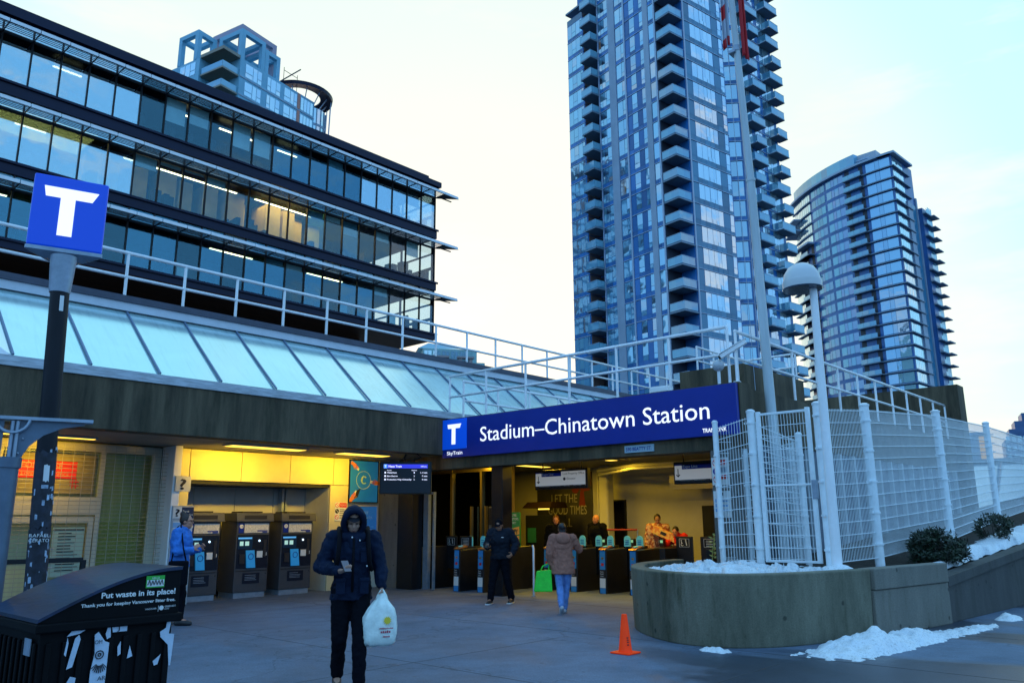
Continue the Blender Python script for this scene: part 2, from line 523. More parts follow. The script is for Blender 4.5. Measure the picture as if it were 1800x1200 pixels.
# ------------------------------------------------------------------ ground and paving
def paving_mat():
    mt, n, b = new_mat("plaza_paving")
    L = n.links.new
    g = n.nodes.new("ShaderNodeNewGeometry")
    def noise(sc, st=(1, 1, 1), det=6, ro=.65, dist=0):
        mpn = n.nodes.new("ShaderNodeMapping"); mpn.inputs["Scale"].default_value = st; mpn.inputs["Rotation"].default_value = (0, 0, .5)
        L(g.outputs["Position"], mpn.inputs[0])
        q = n.nodes.new("ShaderNodeTexNoise"); q.inputs["Scale"].default_value = sc; q.inputs["Detail"].default_value = det
        q.inputs["Roughness"].default_value = ro; q.inputs["Distortion"].default_value = dist
        L(mpn.outputs[0], q.inputs[0]); return q.outputs[0]
    def ramp(src, a, bb, ca, cb):
        r = n.nodes.new("ShaderNodeValToRGB")
        r.color_ramp.elements[0].position, r.color_ramp.elements[1].position = a, bb
        r.color_ramp.elements[0].color, r.color_ramp.elements[1].color = (*ca, 1), (*cb, 1)
        L(src, r.inputs[0]); return r.outputs[0]
    def mul(a, bb, f=1.0, bt="MULTIPLY"):
        m2 = n.nodes.new("ShaderNodeMix"); m2.data_type = "RGBA"; m2.blend_type = bt; m2.inputs["Factor"].default_value = f
        L(a, m2.inputs["A"]); L(bb, m2.inputs["B"]); return m2.outputs["Result"]
    base = ramp(noise(0.5, det=8), 0.3, 0.7, (0.085, 0.125, 0.185), (0.155, 0.205, 0.285))
    blot = ramp(noise(2.3, det=5), 0.36, 0.60, (0.86, 0.86, 0.86), (1.05, 1.05, 1.05))
    grain = ramp(noise(55, det=3), 0.3, 0.7, (0.75, 0.75, 0.75), (1.2, 1.2, 1.2))
    wet = ramp(noise(0.42, (1.0, 0.45, 1), det=7, ro=.6, dist=.6), 0.46, 0.56, (0, 0, 0), (1, 1, 1))
    # melt water reaches further on the planter side of the plaza
    sep = n.nodes.new("ShaderNodeSeparateXYZ"); L(g.outputs["Position"], sep.inputs[0])
    mrn = n.nodes.new("ShaderNodeMapRange"); mrn.inputs[1].default_value = 6.4; mrn.inputs[2].default_value = 4.2
    L(sep.outputs[1], mrn.inputs[0])
    mw = n.nodes.new("ShaderNodeMath"); mw.operation = "MULTIPLY"
    L(wet, mw.inputs[0]); L(mrn.outputs[0], mw.inputs[1])
    mw2 = n.nodes.new("ShaderNodeMath"); mw2.operation = "MULTIPLY_ADD"; mw2.inputs[1].default_value = .25
    L(wet, mw2.inputs[0]); L(mw.outputs[0], mw2.inputs[2])
    mw2.use_clamp = True
    gum = n.nodes.new("ShaderNodeTexVoronoi"); gum.inputs["Scale"].default_value = 1.9; L(g.outputs["Position"], gum.inputs[0])
    gm = ramp(gum.outputs["Distance"], 0.035, 0.06, (0.5, 0.5, 0.5), (1, 1, 1))
    salt = ramp(noise(7, det=9, ro=.8), 0.60, 0.74, (1, 1, 1), (1.35, 1.33, 1.28))
    crack = n.nodes.new("ShaderNodeTexVoronoi"); crack.feature = "DISTANCE_TO_EDGE"; crack.inputs["Scale"].default_value = .33
    wob = n.nodes.new("ShaderNodeVectorMath"); wob.operation = "ADD"; nzw = n.nodes.new("ShaderNodeTexNoise"); nzw.inputs["Scale"].default_value = 1.7; nzw.inputs["Detail"].default_value = 6
    L(g.outputs["Position"], nzw.inputs[0]); L(g.outputs["Position"], wob.inputs[0]); L(nzw.outputs["Color"], wob.inputs[1]); L(wob.outputs[0], crack.inputs[0])
    ck = ramp(crack.outputs[0], 0.0, 0.006, (0.62, 0.62, 0.62), (1, 1, 1))
    col = mul(mul(mul(mul(mul(base, blot), grain), gm), salt), ck)
    wc = n.nodes.new("ShaderNodeMix"); wc.data_type = "RGBA"; wc.blend_type = "MULTIPLY"
    L(mw2.outputs[0], wc.inputs["Factor"]); L(col, wc.inputs["A"]); wc.inputs["B"].default_value = (.32, .32, .34, 1)
    L(wc.outputs["Result"], b.inputs["Base Color"])
    rr = n.nodes.new("ShaderNodeMapRange"); rr.inputs[3].default_value = 0.78; rr.inputs[4].default_value = 0.34
    L(mw2.outputs[0], rr.inputs[0]); L(rr.outputs[0], b.inputs["Roughness"])
    b.inputs["Specular IOR Level"].default_value = .4
    bp = n.nodes.new("ShaderNodeBump"); bp.inputs["Strength"].default_value = 0.3; bp.inputs["Distance"].default_value = 0.008
    L(noise(40, det=4), bp.inputs["Height"]); L(bp.outputs[0], b.inputs["Normal"])
    return mt
M_pave = paving_mat()
M_asph = mat("asphalt", (0.05, 0.052, 0.056), 0.75, var=.35, scale=1.2, bump=.3, bscale=60)
b = MB(); b.quad((-1500, -1500, 0), (1500, -1500, 0), (1500, 1500, 0), (-1500, 1500, 0))
tag(b.build("ground", M_asph), kind="structure", label="dark asphalt ground reaching to the horizon")
b = MB(); b.quad((-12, -4, .004), (19, -4, .004), (19, 17.6, .004), (-12, 17.6, .004))
tag(b.build("plaza_paving", M_pave), kind="structure", label="blue grey concrete plaza paving with damp patches")
b = MB()
for k in range(6):
    x = -3.2 + k * 3.2
    if abs(x) < .8: x += .4
    b.box(x, -3.9, .0045, x + .010, 15.9, .0055)
for y in (4.2, 7.4, 10.6, 13.8):
    b.box(-11, y, .0046, 9.0 if y < 8 else 12.8, y + .008, .0056) if y != 10.6 else None
tag(b.build("paving_joints", mat("joint", (0.05, 0.05, 0.05), .9)), kind="structure", label="thin dark expansion joints across the plaza paving")

# ------------------------------------------------------------------ station building
ST = thing("station_building", "low concrete station with sloping skylight, dark fascia beam and lit entrance", "station building", (13, 14, 0))
def part(mb, name, mats, parent=ST, **k):
    return mb.build(name, mats, parent, **k)
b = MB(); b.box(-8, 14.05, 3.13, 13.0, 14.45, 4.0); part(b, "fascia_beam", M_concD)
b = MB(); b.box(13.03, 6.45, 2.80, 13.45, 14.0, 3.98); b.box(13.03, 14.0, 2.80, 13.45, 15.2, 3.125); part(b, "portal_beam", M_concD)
b = MB(); b.box(13.45, 6.452, 2.95, 27, 6.75, 3.9); part(b, "side_parapet", M_concD)
b = MB(); b.box(27, 6.2, .5, 27.7, 12.5, 5.6); part(b, "rooftop_block", M_concD)
M_side = mat("grey_blue_wall", (0.15, 0.19, 0.24), .6, var=.12, scale=1.2)
b = MB(); b.box(13.45, 6.5, 0, 27, 6.7, 2.945); part(b, "side_wall", M_side)
b = MB()
for k in range(16): b.box(14.1 + k * .82, 6.40, .3, 14.2 + k * .82, 6.497, 2.94)
part(b, "side_wall_fins", mat("pale_fin", (.5, .56, .6), .5))
b = MB(); b.box(-8, 14.452, 3.14, 13.05, 18, 3.26); part(b, "soffit", M_soffit)
b = MB(); b.box(13.452, 6.76, 3.1, 20, 18.5, 3.22); part(b, "entrance_ceiling", M_soffit)
b = MB(); b.box(13.0, 6.5, 0, 13.4, 7.08, 2.797); part(b, "pier", M_pier, bevel=.02)
b = MB(); b.box(13.05, 15.75, 0, 13.35, 17.0, 3.13); part(b, "pier", M_pier)
b = MB(); b.box(13.0, 15.18, 0, 13.32, 15.748, 3.1); part(b, "column", M_black, bevel=.01)
b = MB(); b.box(13.1, 12.28, 0, 13.42, 12.62, 3.1); part(b, "column", M_black, bevel=.01)
b = MB(); b.box(13.34, 15.0, 0, 13.44, 15.17, 3.1); b.box(13.34, 14.78, 0, 13.40, 14.83, 2.3); b.box(13.345, 14.83, 2.24, 13.395, 15.0, 2.3)
part(b, "door_post", M_galv)

# --- cladding over and beside the ticket machine recess
def panel(x0, x1, z0, z1, y=16.5, m=M_panel, name="wall_panel", th=.05):
    q = MB(); q.box(x0 + .006, y, z0 + .006, x1 - .006, y + th, z1 - .006)
    return part(q, name, m, bevel=.006)
for x0, x1 in ((7.62, 7.95), (7.95, 9.14), (9.14, 10.37), (10.37, 11.58), (11.58, 12.04)):
    panel(x0, x1, 2.47, 3.13)
panel(7.62, 7.97, 0.0, 2.47); panel(11.5, 12.04, 0.0, 2.47)
b = MB(); b.box(7.45, 16.56, 0, 13.05, 16.62, 3.13)
b2 = MB(); b2.box(7.6, 16.552, 2.40, 11.6, 18, 3.12); part(b2, "recess_header", M_dark)
for k, (x0, x1) in enumerate(((7.7, 8.6), (8.6, 9.6), (9.6, 10.6), (10.6, 11.5))):
    panel(x0, x1, 1.2, 2.4, 17.55, M_panel_back, "recess_panel"); panel(x0, x1, 0, 1.2, 17.55, M_panel_back, "recess_panel")
b = MB(); b.box(7.6, 16.56, 0, 7.68, 17.55, 2.4); part(b, "recess_side", M_panel_back)
b = MB(); b.box(11.5, 16.56, 0, 11.58, 17.55, 2.4); part(b, "recess_side", M_cream)
b = MB(); b.box(10.72, 17.35, 0, 10.78, 17.5, 2.39); b.box(10.82, 17.35, 0, 10.86, 17.5, 2.39); part(b, "conduit", M_galv)
b = MB(); b.box(7.4, 16.05, 0, 7.56, 16.62, 3.13); part(b, "jamb", M_white, bevel=.01)
b = MB(); b.box(12.04, 16.58, 0, 13.05, 16.7, 3.13); part(b, "poster_wall", M_cream)
# small round "no smoking" notices on the cream pier
b = MB(); b.box(11.66, 16.488, 1.62, 12.0, 16.498, 2.06); nb = part(b, "notice_board", M_paper)
b = MB(); b.box(11.78, 16.482, 1.94, 11.99, 16.487, 2.05); part(b, "notice_header", M_red, nb)
text("PLEASE", (11.80, 16.48, 1.975), (1, 0, 0), (0, 0, 1), .045, M_paper, nb, .17)
for k, z in enumerate((1.99, 1.85, 1.71)):
    b = MB(); b.lathe([(.055, 0), (.055, .004)], 20, (11.715, 16.486, z), 0 if k != 1 else 1, (0, -1, 0))
    b.lathe([(.042, 0), (.042, .003)], 20, (11.715, 16.4815, z), 1, (0, -1, 0)) if k == 1 else b.lathe([(.042, 0), (.042, .003)], 20, (11.715, 16.4815, z), 2, (0, -1, 0))
    b.beam((11.685, 16.476, z + .03), (11.745, 16.476, z - .03), .003, .01, 0 if k != 1 else 2)
    part(b, "notice_symbol", [M_red, M_ink, M_paper], nb)
b = MB()
for z in (1.88, 1.84, 1.80, 1.75, 1.71, 1.67): b.box(11.79, 16.484, z, 11.79 + .18 * RND.uniform(.7, 1), 16.487, z + .016)
part(b, "notice_text", M_ink, nb)

# --- storefront behind the shutter
M_shopglass = clear_glass("shop_glass", (.80, .86, .74), -.03)
b = MB(); b.box(-6, 19.5, 0, 7.3, 19.6, 3.1); b.box(-6, 16.72, 3.05, 7.39, 19.5, 3.13); part(b, "shop_back_wall", mat("shop_wall", (.6, .6, .36), .8, var=.1, scale=.8))
b = MB(); b.box(6.30, 17.0, 0.02, 7.36, 17.03, 3.0); part(b, "window_blind", mat("shop_blind", (.66, .60, .30), .8, var=.12, scale=1.2, stretch=(6, 1, .4)))
b = MB(); b.box(2.0, 17.1, 0.02, 6.2, 17.13, 1.95); part(b, "window_blind", mat("shop_blind_low", (.56, .62, .38), .8, var=.08, scale=1.2, stretch=(6, 1, .4)))
M_frame_shop = mat("shop_frame", (.60, .56, .42), .45, var=.05)
b = MB()
for x in (2.8, 4.45, 6.24): b.box(x - .045, 16.62, 0, x + .045, 16.70, 3.1)
b.box(-6, 16.62, 2.02, 6.195, 16.70, 2.09); b.box(-6, 16.62, 1.75, 6.195, 16.70, 1.81); b.box(-6, 16.63, 1.81, 6.195, 16.66, 2.02)
b.box(7.2, 16.62, 0, 7.39, 16.7, 3.1); b.box(-6, 16.6, 2.95, 7.2, 16.7, 3.1)
part(b, "storefront_frame", M_frame_shop)
b = MB(); b.box(4.50, 16.655, 2.09, 6.19, 16.665, 2.95); b.box(6.29, 16.655, 0.02, 7.2, 16.665, 2.95); b.box(-6, 16.655, 2.09, 4.4, 16.665, 2.95)
b.box(-6, 16.655, .02, 4.4, 16.665, 1.75)
part(b, "shop_window", M_shopglass)
b = MB()
for x in (5.38, 6.12): b.box(x - .045, 16.6, 0.02, x + .045, 16.66, 1.72)
b.box(5.425, 16.6, 1.60, 6.075, 16.66, 1.72); b.box(5.425, 16.6, .02, 6.075, 16.66, .2)
b.box(4.5, 16.6, 0.02, 4.59, 16.66, 1.72); b.box(4.59, 16.6, 1.6, 5.335, 16.66, 1.72)
door = part(b, "shop_door", M_frame_shop)
b = MB(); b.path([(5.50, 16.52, .80), (5.30, 16.52, .82), (5.30, 16.52, 1.12), (5.50, 16.52, 1.14)], .014, 8); part(b, "door_handle", M_alu, door)
b = MB(); b.box(5.48, 16.64, .62, 6.04, 16.648, 1.52, 0)
ns = part(b, "notice", mat("pale_notice", (.42, .58, .46), .6))
b = MB(); b.box(5.49, 16.632, 1.46, 6.03, 16.638, 1.49)
for k in range(13):
    z = 1.40 - k * .056
    b.box(5.58, 16.632, z, 5.58 + RND.uniform(.22, .40), 16.638, z + .018)
part(b, "notice_text", M_ink, ns)
b = MB(); b.box(4.72, 16.584, 2.42, 5.76, 16.598, 2.74, 1); FL = part(b, "lease_poster", [M_paper, mat("lease_red", (.75, .02, .01), .5, emit=(.6, .0, .0), es=.12)])  # slight emission added to lift the red of the sheet
b = MB(); b.box(4.62, 16.605, 2.14, 6.10, 16.61, 2.88); part(b, "poster_backing", mat("poster_ground", (.30, .24, .10), .6, var=.25, scale=1.3), FL)
M_ltx = mat("lease_text", (.55, .30, .15), .6)
text("FOR LEASE", (4.80, 16.582, 2.60), (1, 0, 0), (0, 0, 1), .115, M_ltx, FL, .70)
text("2 OPEN RETAIL/OFFICE", (4.80, 16.582, 2.465), (1, 0, 0), (0, 0, 1), .06, M_ltx, FL, .82)
text("604.484.", (4.76, 16.60, 2.35), (1, 0, 0), (0, 0, 1), .045, M_gold, FL, .26)
b = MB(); b.box(5.66, 16.594, 2.29, 5.82, 16.601, 2.31); b.box(5.66, 16.594, 2.35, 5.82, 16.601, 2.37); b.box(5.70, 16.593, 2.24, 5.72, 16.6005, 2.42); b.box(5.76, 16.593, 2.24, 5.78, 16.6005, 2.42)
part(b, "red_cross_emblem", M_red, FL)
# roller grille
GR = thing("roller_shutter", "closed open-link roller shutter drawn down over the vacant shop front", "shutter", (3, 16.35, 0))
b = MB()
z = .05
while z < 3.05:
    b.tube((-5.9, 16.35, z), (7.4, 16.35, z), .0050, 5, caps=False); z += .075
b.build("grille_rods", mat("grille_steel", (.40, .38, .30), .4, metal=.3), GR)
b = MB()
k = 0
x = -5.8
while x < 7.38:
    b.box(x - .0025, 16.345, .05, x + .0025, 16.355, 3.05); x += .19
b.build("grille_links", bpy.data.materials["grille_steel"], GR)
b = MB(); b.box(-5.9, 16.33, .0, 7.4, 16.37, .045); b.build("bottom_bar", M_alu, GR)

# --- entrance hall interior
b = MB(); b.box(19, 13.62, 0, 19.2, 18.5, 3.1); b.box(19, 13.05, 2.13, 19.2, 13.62, 3.1); b.box(19, 9.9, 0, 19.2, 13.05, 3.1); b.box(19, 9.0, 2.2, 19.2, 9.9, 3.1); b.box(19, 6.76, 0, 19.2, 9.0, 3.1)
part(b, "hall_wall", M_plaster)
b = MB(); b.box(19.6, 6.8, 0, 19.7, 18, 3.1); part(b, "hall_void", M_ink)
b = MB(); b.box(18.93, 13.03, 0, 18.99, 13.09, 2.16); b.box(18.93, 13.57, 0, 18.99, 13.63, 2.16); b.box(18.93, 13.09, 2.12, 18.99, 13.57, 2.16)
part(b, "door_frame", M_dark)
b = MB(); b.box(18.93, 8.96, 0, 18.99, 9.02, 2.24); b.box(18.93, 9.88, 0, 18.99, 9.94, 2.24); b.box(18.93, 9.02, 2.2, 18.99, 9.88, 2.24)
b.box(18.9, 10.28, 1.1, 18.98, 10.62, 1.95)
part(b, "door_frame", M_dark)
b = MB(); b.box(18.0, 6.8, 2.35, 18.3, 11.0, 2.72); part(b, "hall_bulkhead", M_plaster)
b = MB(); b.box(18.32, 13.18, 0, 18.62, 13.50, 3.1); part(b, "column", M_cream, bevel=.05)
b = MB(); b.path([(18.3, 13.4, 2.95), (17.7, 13.0, 2.9), (17.2, 11.5, 2.95), (17.2, 7.2, 2.95)], .05, 8)
b.path([(18.3, 13.45, 2.82), (17.6, 12.9, 2.78), (17.0, 11.5, 2.86), (17.0, 7.2, 2.86)], .035, 8)
b.path([(18.45, 13.6, 3.0), (18.45, 13.6, 1.0)], .03, 8)
part(b, "ceiling_pipes", M_cream, smooth=True)
b = MB(); b.box(13.452, 6.76, 0, 19, 6.86, 3.1); part(b, "hall_side_wall", mat("hall_side", (.16, .16, .15), .6))
M_dglass = clear_glass("dark_glass", (.10, .12, .14), .06)
b = MB(); b.box(15.5, 14.2, .1, 15.52, 18.4, 3.05); gz = part(b, "glazed_screen", M_dglass)
b = MB()
for y in (14.2, 15.26, 16.42, 17.5): b.box(15.44, y - .035, 0, 15.58, y + .035, 3.1)
for y in (15.02, 15.56): b.box(15.36, y - .03, .1, 15.43, y + .03, 1.98)
b.box(15.45, 14.2, 2.9, 15.57, 18.4, 3.1)
part(b, "mullion", M_gold, gz)
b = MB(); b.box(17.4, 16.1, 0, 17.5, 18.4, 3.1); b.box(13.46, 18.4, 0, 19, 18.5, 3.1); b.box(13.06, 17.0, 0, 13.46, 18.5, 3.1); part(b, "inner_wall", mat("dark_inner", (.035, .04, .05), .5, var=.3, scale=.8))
# --- posters beside the entrance
AD = thing("advert_poster", "blue poster of hands tapping cards round a white letter C", "poster", (12.5, 16.5, 2.07))
b = MB(); b.box(12.08, 16.52, 2.08, 12.95, 16.575, 3.09); b.build("poster_sheet", mat("poster_blue", (.01, .16, .55), .4, var=.1, scale=1, emit=(.01, .12, .30), es=.30), AD)  # faint emission added to hold the blue under the yellow lamps
b = MB()
for (x0, x1, z0, z1) in ((12.06, 12.97, 3.09, 3.115), (12.06, 12.97, 2.055, 2.08), (12.06, 12.08, 2.08, 3.09), (12.95, 12.97, 2.08, 3.09)): b.box(x0, 16.5, z0, x1, 16.575, z1)
b.build("poster_frame", M_dark, AD)
M_pgreen = mat("print_pale_green", (.45, .62, .32), .5)
M_pskin = mat("print_orange", (.75, .22, .05), .5)
b = MB(); b.path([(12.5 + .22 * cos(t * pi / 16), 16.515, 2.62 + .22 * sin(t * pi / 16)) for t in range(32)], .007, 5, closed=True)
b.path([(12.52 + .085 * cos(t), 16.514, 2.62 + .085 * sin(t)) for t in [RAD(a) for a in range(50, 320, 15)]], .018, 5)
b.path([(12.5 + .03 * cos(t), 16.513, 2.60 + .13 * sin(t)) for t in [RAD(a) for a in range(90, 230, 20)]], .006, 5)
b.build("emblem", M_pgreen, AD)
def hand_print(cx, cz, a, s):
    q = MB(FR(0, 0, 0)); R = lambda u, v: (cx + (u * cos(a) - v * sin(a)) * s, 16.512, cz + (u * sin(a) + v * cos(a)) * s)
    q.slab([R(-1.1, -.25), R(-.1, -.32), R(.1, .32), R(-1.1, .25)][::-1], (0, -1, 0), .004)
    for i in range(4): q.path([R(-.05, -.24 + i * .16), R(.3, -.2 + i * .13), R(.52, -.16 + i * .1)], .05 * s, 5)
    q.path([R(-.3, -.3), R(.05, -.5), R(.3, -.42)], .055 * s, 5)
    q.build("hand_motif", M_pskin, AD)
    q = MB(); q.slab([R(.45, -.28), R(.95, -.28), R(.95, .16), R(.45, .16)][::-1], (0, -1, 0), .004); q.build("card_motif", M_paper, AD)
hand_print(12.24, 2.96, RAD(-35), .15); hand_print(12.86, 2.56, RAD(175), .16); hand_print(12.2, 2.22, RAD(55), .17)
b = MB(); b.slab([(12.30, 16.508, 2.36), (12.42, 16.508, 2.42), (12.33, 16.508, 2.20), (12.21, 16.508, 2.14)][::-1], (0, -1, 0), .004); b.build("phone_motif", M_ink, AD)
AD2 = thing("advert_poster", "bright blue poster reading Tap to pay the easy way", "poster", (12.55, 16.5, .98))
b = MB(); b.box(12.12, 16.52, .98, 12.95, 16.575, 1.97); b.build("poster_sheet", mat("poster_bright_blue", (.02, .14, .5), .4, var=.15, scale=.9, emit=(.01, .09, .32), es=.35), AD2)  # sheet glows faintly, added to lift its blue
b = MB(); b.box(12.12, 16.518, .78, 12.95, 16.575, .98, 0); b.build("poster_foot", M_ink, AD2)
b = MB()
for (x0, x1, z0, z1) in ((12.08, 12.99, 1.97, 2.0), (12.08, 12.99, .74, .78), (12.08, 12.12, .78, 1.97), (12.95, 12.99, .78, 1.97)): b.box(x0, 16.5, z0, x1, 16.575, z1)
b.build("poster_frame", M_alu, AD2)
M_pblue = mat("print_pale_blue", (.25, .5, .85), .5)
text("Tap to pay", (12.2, 16.515, 1.80), (1, 0, 0), (0, 0, 1), .085, M_pblue, AD2, .48)
text("the easy way.", (12.2, 16.515, 1.67), (1, 0, 0), (0, 0, 1), .085, M_pblue, AD2, .62)
b = MB()
for k in range(11):
    z = 1.50 - k * .033 - (.04 if k > 3 else 0)
    b.box(12.2, 16.513, z, 12.2 + RND.uniform(.45, .66), 16.517, z + .009)
b.build("small_print", M_pblue, AD2)

# --- skylight
SKZ0, SKZ1, SKY0, SKY1 = 4.17, 5.65, 14.08, 15.86
b = MB(); b.box(3.5, 14.02, 4.0, 27, 14.30, 4.085); b.box(3.5, 14.06, 4.085, 27, 14.2, 4.17)
SL = part(b, "skylight", mat("skylight_sill", (.42, .47, .52), .45, metal=.2, var=.3, scale=3, stretch=(1, 1, 8)))
def frosted(name, col):
    mt, n, bb = new_mat(name)
    bb.inputs["Base Color"].default_value = (*col, 1); bb.inputs["Roughness"].default_value = .6
    L = n.links.new
    g = n.nodes.new("ShaderNodeNewGeometry")
    q = n.nodes.new("ShaderNodeTexNoise"); q.inputs["Scale"].default_value = 1.4; q.inputs["Detail"].default_value = 4; q.inputs["Distortion"].default_value = 1.5
    L(g.outputs["Position"], q.inputs[0])
    r = n.nodes.new("ShaderNodeValToRGB"); r.color_ramp.elements[0].position = .38; r.color_ramp.elements[1].position = .68
    r.color_ramp.elements[0].color = (*[c * .82 for c in col], 1); r.color_ramp.elements[1].color = (*[min(1, c * 1.08) for c in col], 1)
    L(q.outputs[0], r.inputs[0])
    q.inputs["Scale"].default_value = 1.4 if name.endswith("b") else .9
    if not name.endswith("b"): r.color_ramp.elements[0].color = (*[c * .93 for c in col], 1)
    hv = n.nodes.new("ShaderNodeHueSaturation"); mv = n.nodes.new("ShaderNodeMapRange"); mv.inputs[3].default_value, mv.inputs[4].default_value = .93, 1.05
    oi = n.nodes.new("ShaderNodeObjectInfo"); L(oi.outputs["Random"], mv.inputs[0]); L(mv.outputs[0], hv.inputs["Value"]); L(r.outputs[0], hv.inputs["Color"])
    dm = n.nodes.new("ShaderNodeMapping"); dm.inputs["Scale"].default_value = (9, 1.2, 1.2); L(g.outputs["Position"], dm.inputs[0])
    dq = n.nodes.new("ShaderNodeTexNoise"); dq.inputs["Scale"].default_value = 1.3; dq.inputs["Detail"].default_value = 6; L(dm.outputs[0], dq.inputs[0])
    dr = n.nodes.new("ShaderNodeValToRGB"); dr.color_ramp.elements[0].position, dr.color_ramp.elements[1].position = .25, .5; dr.color_ramp.elements[0].color = (.72, .76, .78, 1); dr.color_ramp.elements[1].color = (1, 1, 1, 1); L(dq.outputs[0], dr.inputs[0])
    dx = n.nodes.new("ShaderNodeMix"); dx.data_type = "RGBA"; dx.blend_type = "MULTIPLY"; dx.inputs["Factor"].default_value = 1; L(hv.outputs[0], dx.inputs["A"]); L(dr.outputs[0], dx.inputs["B"])
    L(dx.outputs["Result"], bb.inputs["Base Color"])
    gl = n.nodes.new("ShaderNodeBsdfGlossy"); gl.inputs["Roughness"].default_value = .16; gl.inputs["Color"].default_value = (.82, 1, 1, 1)
    mx = n.nodes.new("ShaderNodeMixShader"); mx.inputs[0].default_value = .66
    L(bb.outputs[0], mx.inputs[1]); L(gl.outputs[0], mx.inputs[2]); L(mx.outputs[0], n.nodes["Material Output"].inputs[0])
    return mt
M_sk1, M_sk2 = frosted("skylight_glass", (.66, .95, .97)), frosted("skylight_film_b", (.58, .88, .95))
XB = [6.085 - 1.165 * k for k in (2, 1)] + [6.085 + 1.165 * k for k in range(18)]
nsl = Vector((0, -(SKZ1 - SKZ0), SKY1 - SKY0)).normalized()
for i in range(len(XB) - 1):
    x0, x1 = XB[i], XB[i + 1]
    q = MB(); q.slab([(x0, SKY0, SKZ0), (x1, SKY0, SKZ0), (x1, SKY1, SKZ1), (x0, SKY1, SKZ1)], nsl, .03)
    q.build("skylight_pane", M_sk2 if x0 > 10 else M_sk1, SL)
for x in XB[0:]:
    q = MB(); o_ = nsl * .03
    q.beam(Vector((x, SKY0 - .02, SKZ0)) + o_ * .6, Vector((x, SKY1, SKZ1)) + o_ * .6, .03, .03, up=nsl)
    q.build("glazing_bar", mat("bar", (.12, .19, .32), .4) if x == XB[0] else bpy.data.materials["bar"], SL)
# hipped end: a glazed return with its own bars
q = MB(); q.slab([(XB[0], SKY0, SKZ0), (XB[0], SKY1, SKZ1), (XB[0] - 1.6, SKY1 + .4, SKZ1)], (-.4, -.5, .8), .03); q.build("skylight_pane", M_sk1, SL)
q = MB(); q.slab([(3.5, 14.06, 4.09), (XB[0], SKY0 + .02, 4.17), (XB[0] - 1.5, SKY1, SKZ1 + .05), (1.85, SKY1, SKZ1)], (-.3, -.6, .7), .05)
q.build("hip_flashing", M_alu, SL)
q = MB(); q.box(-6, 14.06, 4.0, 3.48, 14.2, 4.1); q.slab([(-6, 14.1, 4.1), (3.3, 14.1, 4.1), (1.7, 15.8, 5.62), (-6, 15.8, 5.62)], nsl, .03); q.build("skylight_pane", mat("dark_pane", (.05, .12, .2), .1, spec=.8), SL)
b = MB(); b.box(-8, 15.87, 4.0, 27, 16.1, 5.66); part(b, "upstand_wall", M_side)
b = MB(); b.box(-8, 15.80, 5.662, 27, 15.95, 5.83); part(b, "white_flashing", mat("pale_flashing", (.62, .68, .76), .45, var=.06))
b = MB(); b.box(-8, 15.76, 5.832, 27, 24, 5.96); part(b, "upper_roof", mat("dark_flashing", (.055, .065, .10), .5, var=.15))
b = MB(); b.box(13.46, 6.76, 3.9, 27, 15.85, 3.96); part(b, "lower_roof", mat("roof_membrane", (.2, .21, .22), .8, var=.2))
b = MB(); b.box(14.6, 7.1, 3.97, 17.5, 8.55, 4.62); part(b, "roof_hatch", M_concD)

# --- railings on the roofs
def railing(name, label, pts, z0, zt, step=1.22, r=.024, group=None, mid=.52, slope=0):
    p0 = pts[0]
    T = thing(name, label, "railing", (p0[0], p0[1], z0), group=group)
    for j in range(len(pts) - 1):
        a, c = Vector((*pts[j], 0)), Vector((*pts[j + 1], 0))
        d = c - a; k = max(1, round(d.length / step))
        for i in range(k + (1 if j == len(pts) - 2 else 0)):
            p = a + d * (i / k)
            q = MB(); q.tube((p.x, p.y, z0), (p.x, p.y, zt - .01), r * 1.15, 8)
            q.box(p.x - .05, p.y - .05, z0, p.x + .05, p.y + .05, z0 + .012)
            q.build("post", M_white, T)
        for zz, rr in ((zt, r * 1.4), (z0 + (zt - z0) * mid, r * 1.2)):
            q = MB(); q.tube((a.x, a.y, zz), (c.x, c.y, zz), rr, 8); q.ell((a.x, a.y, zz), (rr,) * 3, 8, 6); q.build("rail", M_white, T, smooth=True)
    return T
railing("railing", "long white railing along the upper roof edge above the skylight", [(-1.1, 16.4), (28.2, 16.4)], 5.965, 7.03, r=.028)
railing("railing", "white railing along the roof edge right above the station name sign", [(13.2, 14.12), (13.2, 6.7)], 3.985, 5.05, 1.237)
railing("railing", "white railing running back along the flank wall behind the mesh fence", [(13.32, 6.6), (26.9, 6.6)], 3.905, 4.97, 1.235)
railing("railing", "low white railing on the lower roof in front of the skylight panes", [(13.5, 13.95), (25.8, 13.95)], 3.965, 4.95)
railing("railing", "short white guard rail standing on the dark roof hatch", [(15.2, 8.45), (17.4, 8.45), (17.4, 7.2)], 4.62, 5.25, .8, .018)
UN = thing("rooftop_unit", "small dark plant box on the lower roof below the tall tower", "roof unit", (19.5, 12.1, 3.96))
b = MB(); b.box(19.2, 11.5, 3.96, 20.4, 12.9, 4.75); b.build("casing", M_dark, UN, bevel=.02)
b = MB()
for k in range(6): b.box(19.18, 11.6, 4.1 + k * .1, 19.195, 12.8, 4.14 + k * .1)
b.build("louvre_slats", M_galv, UN)

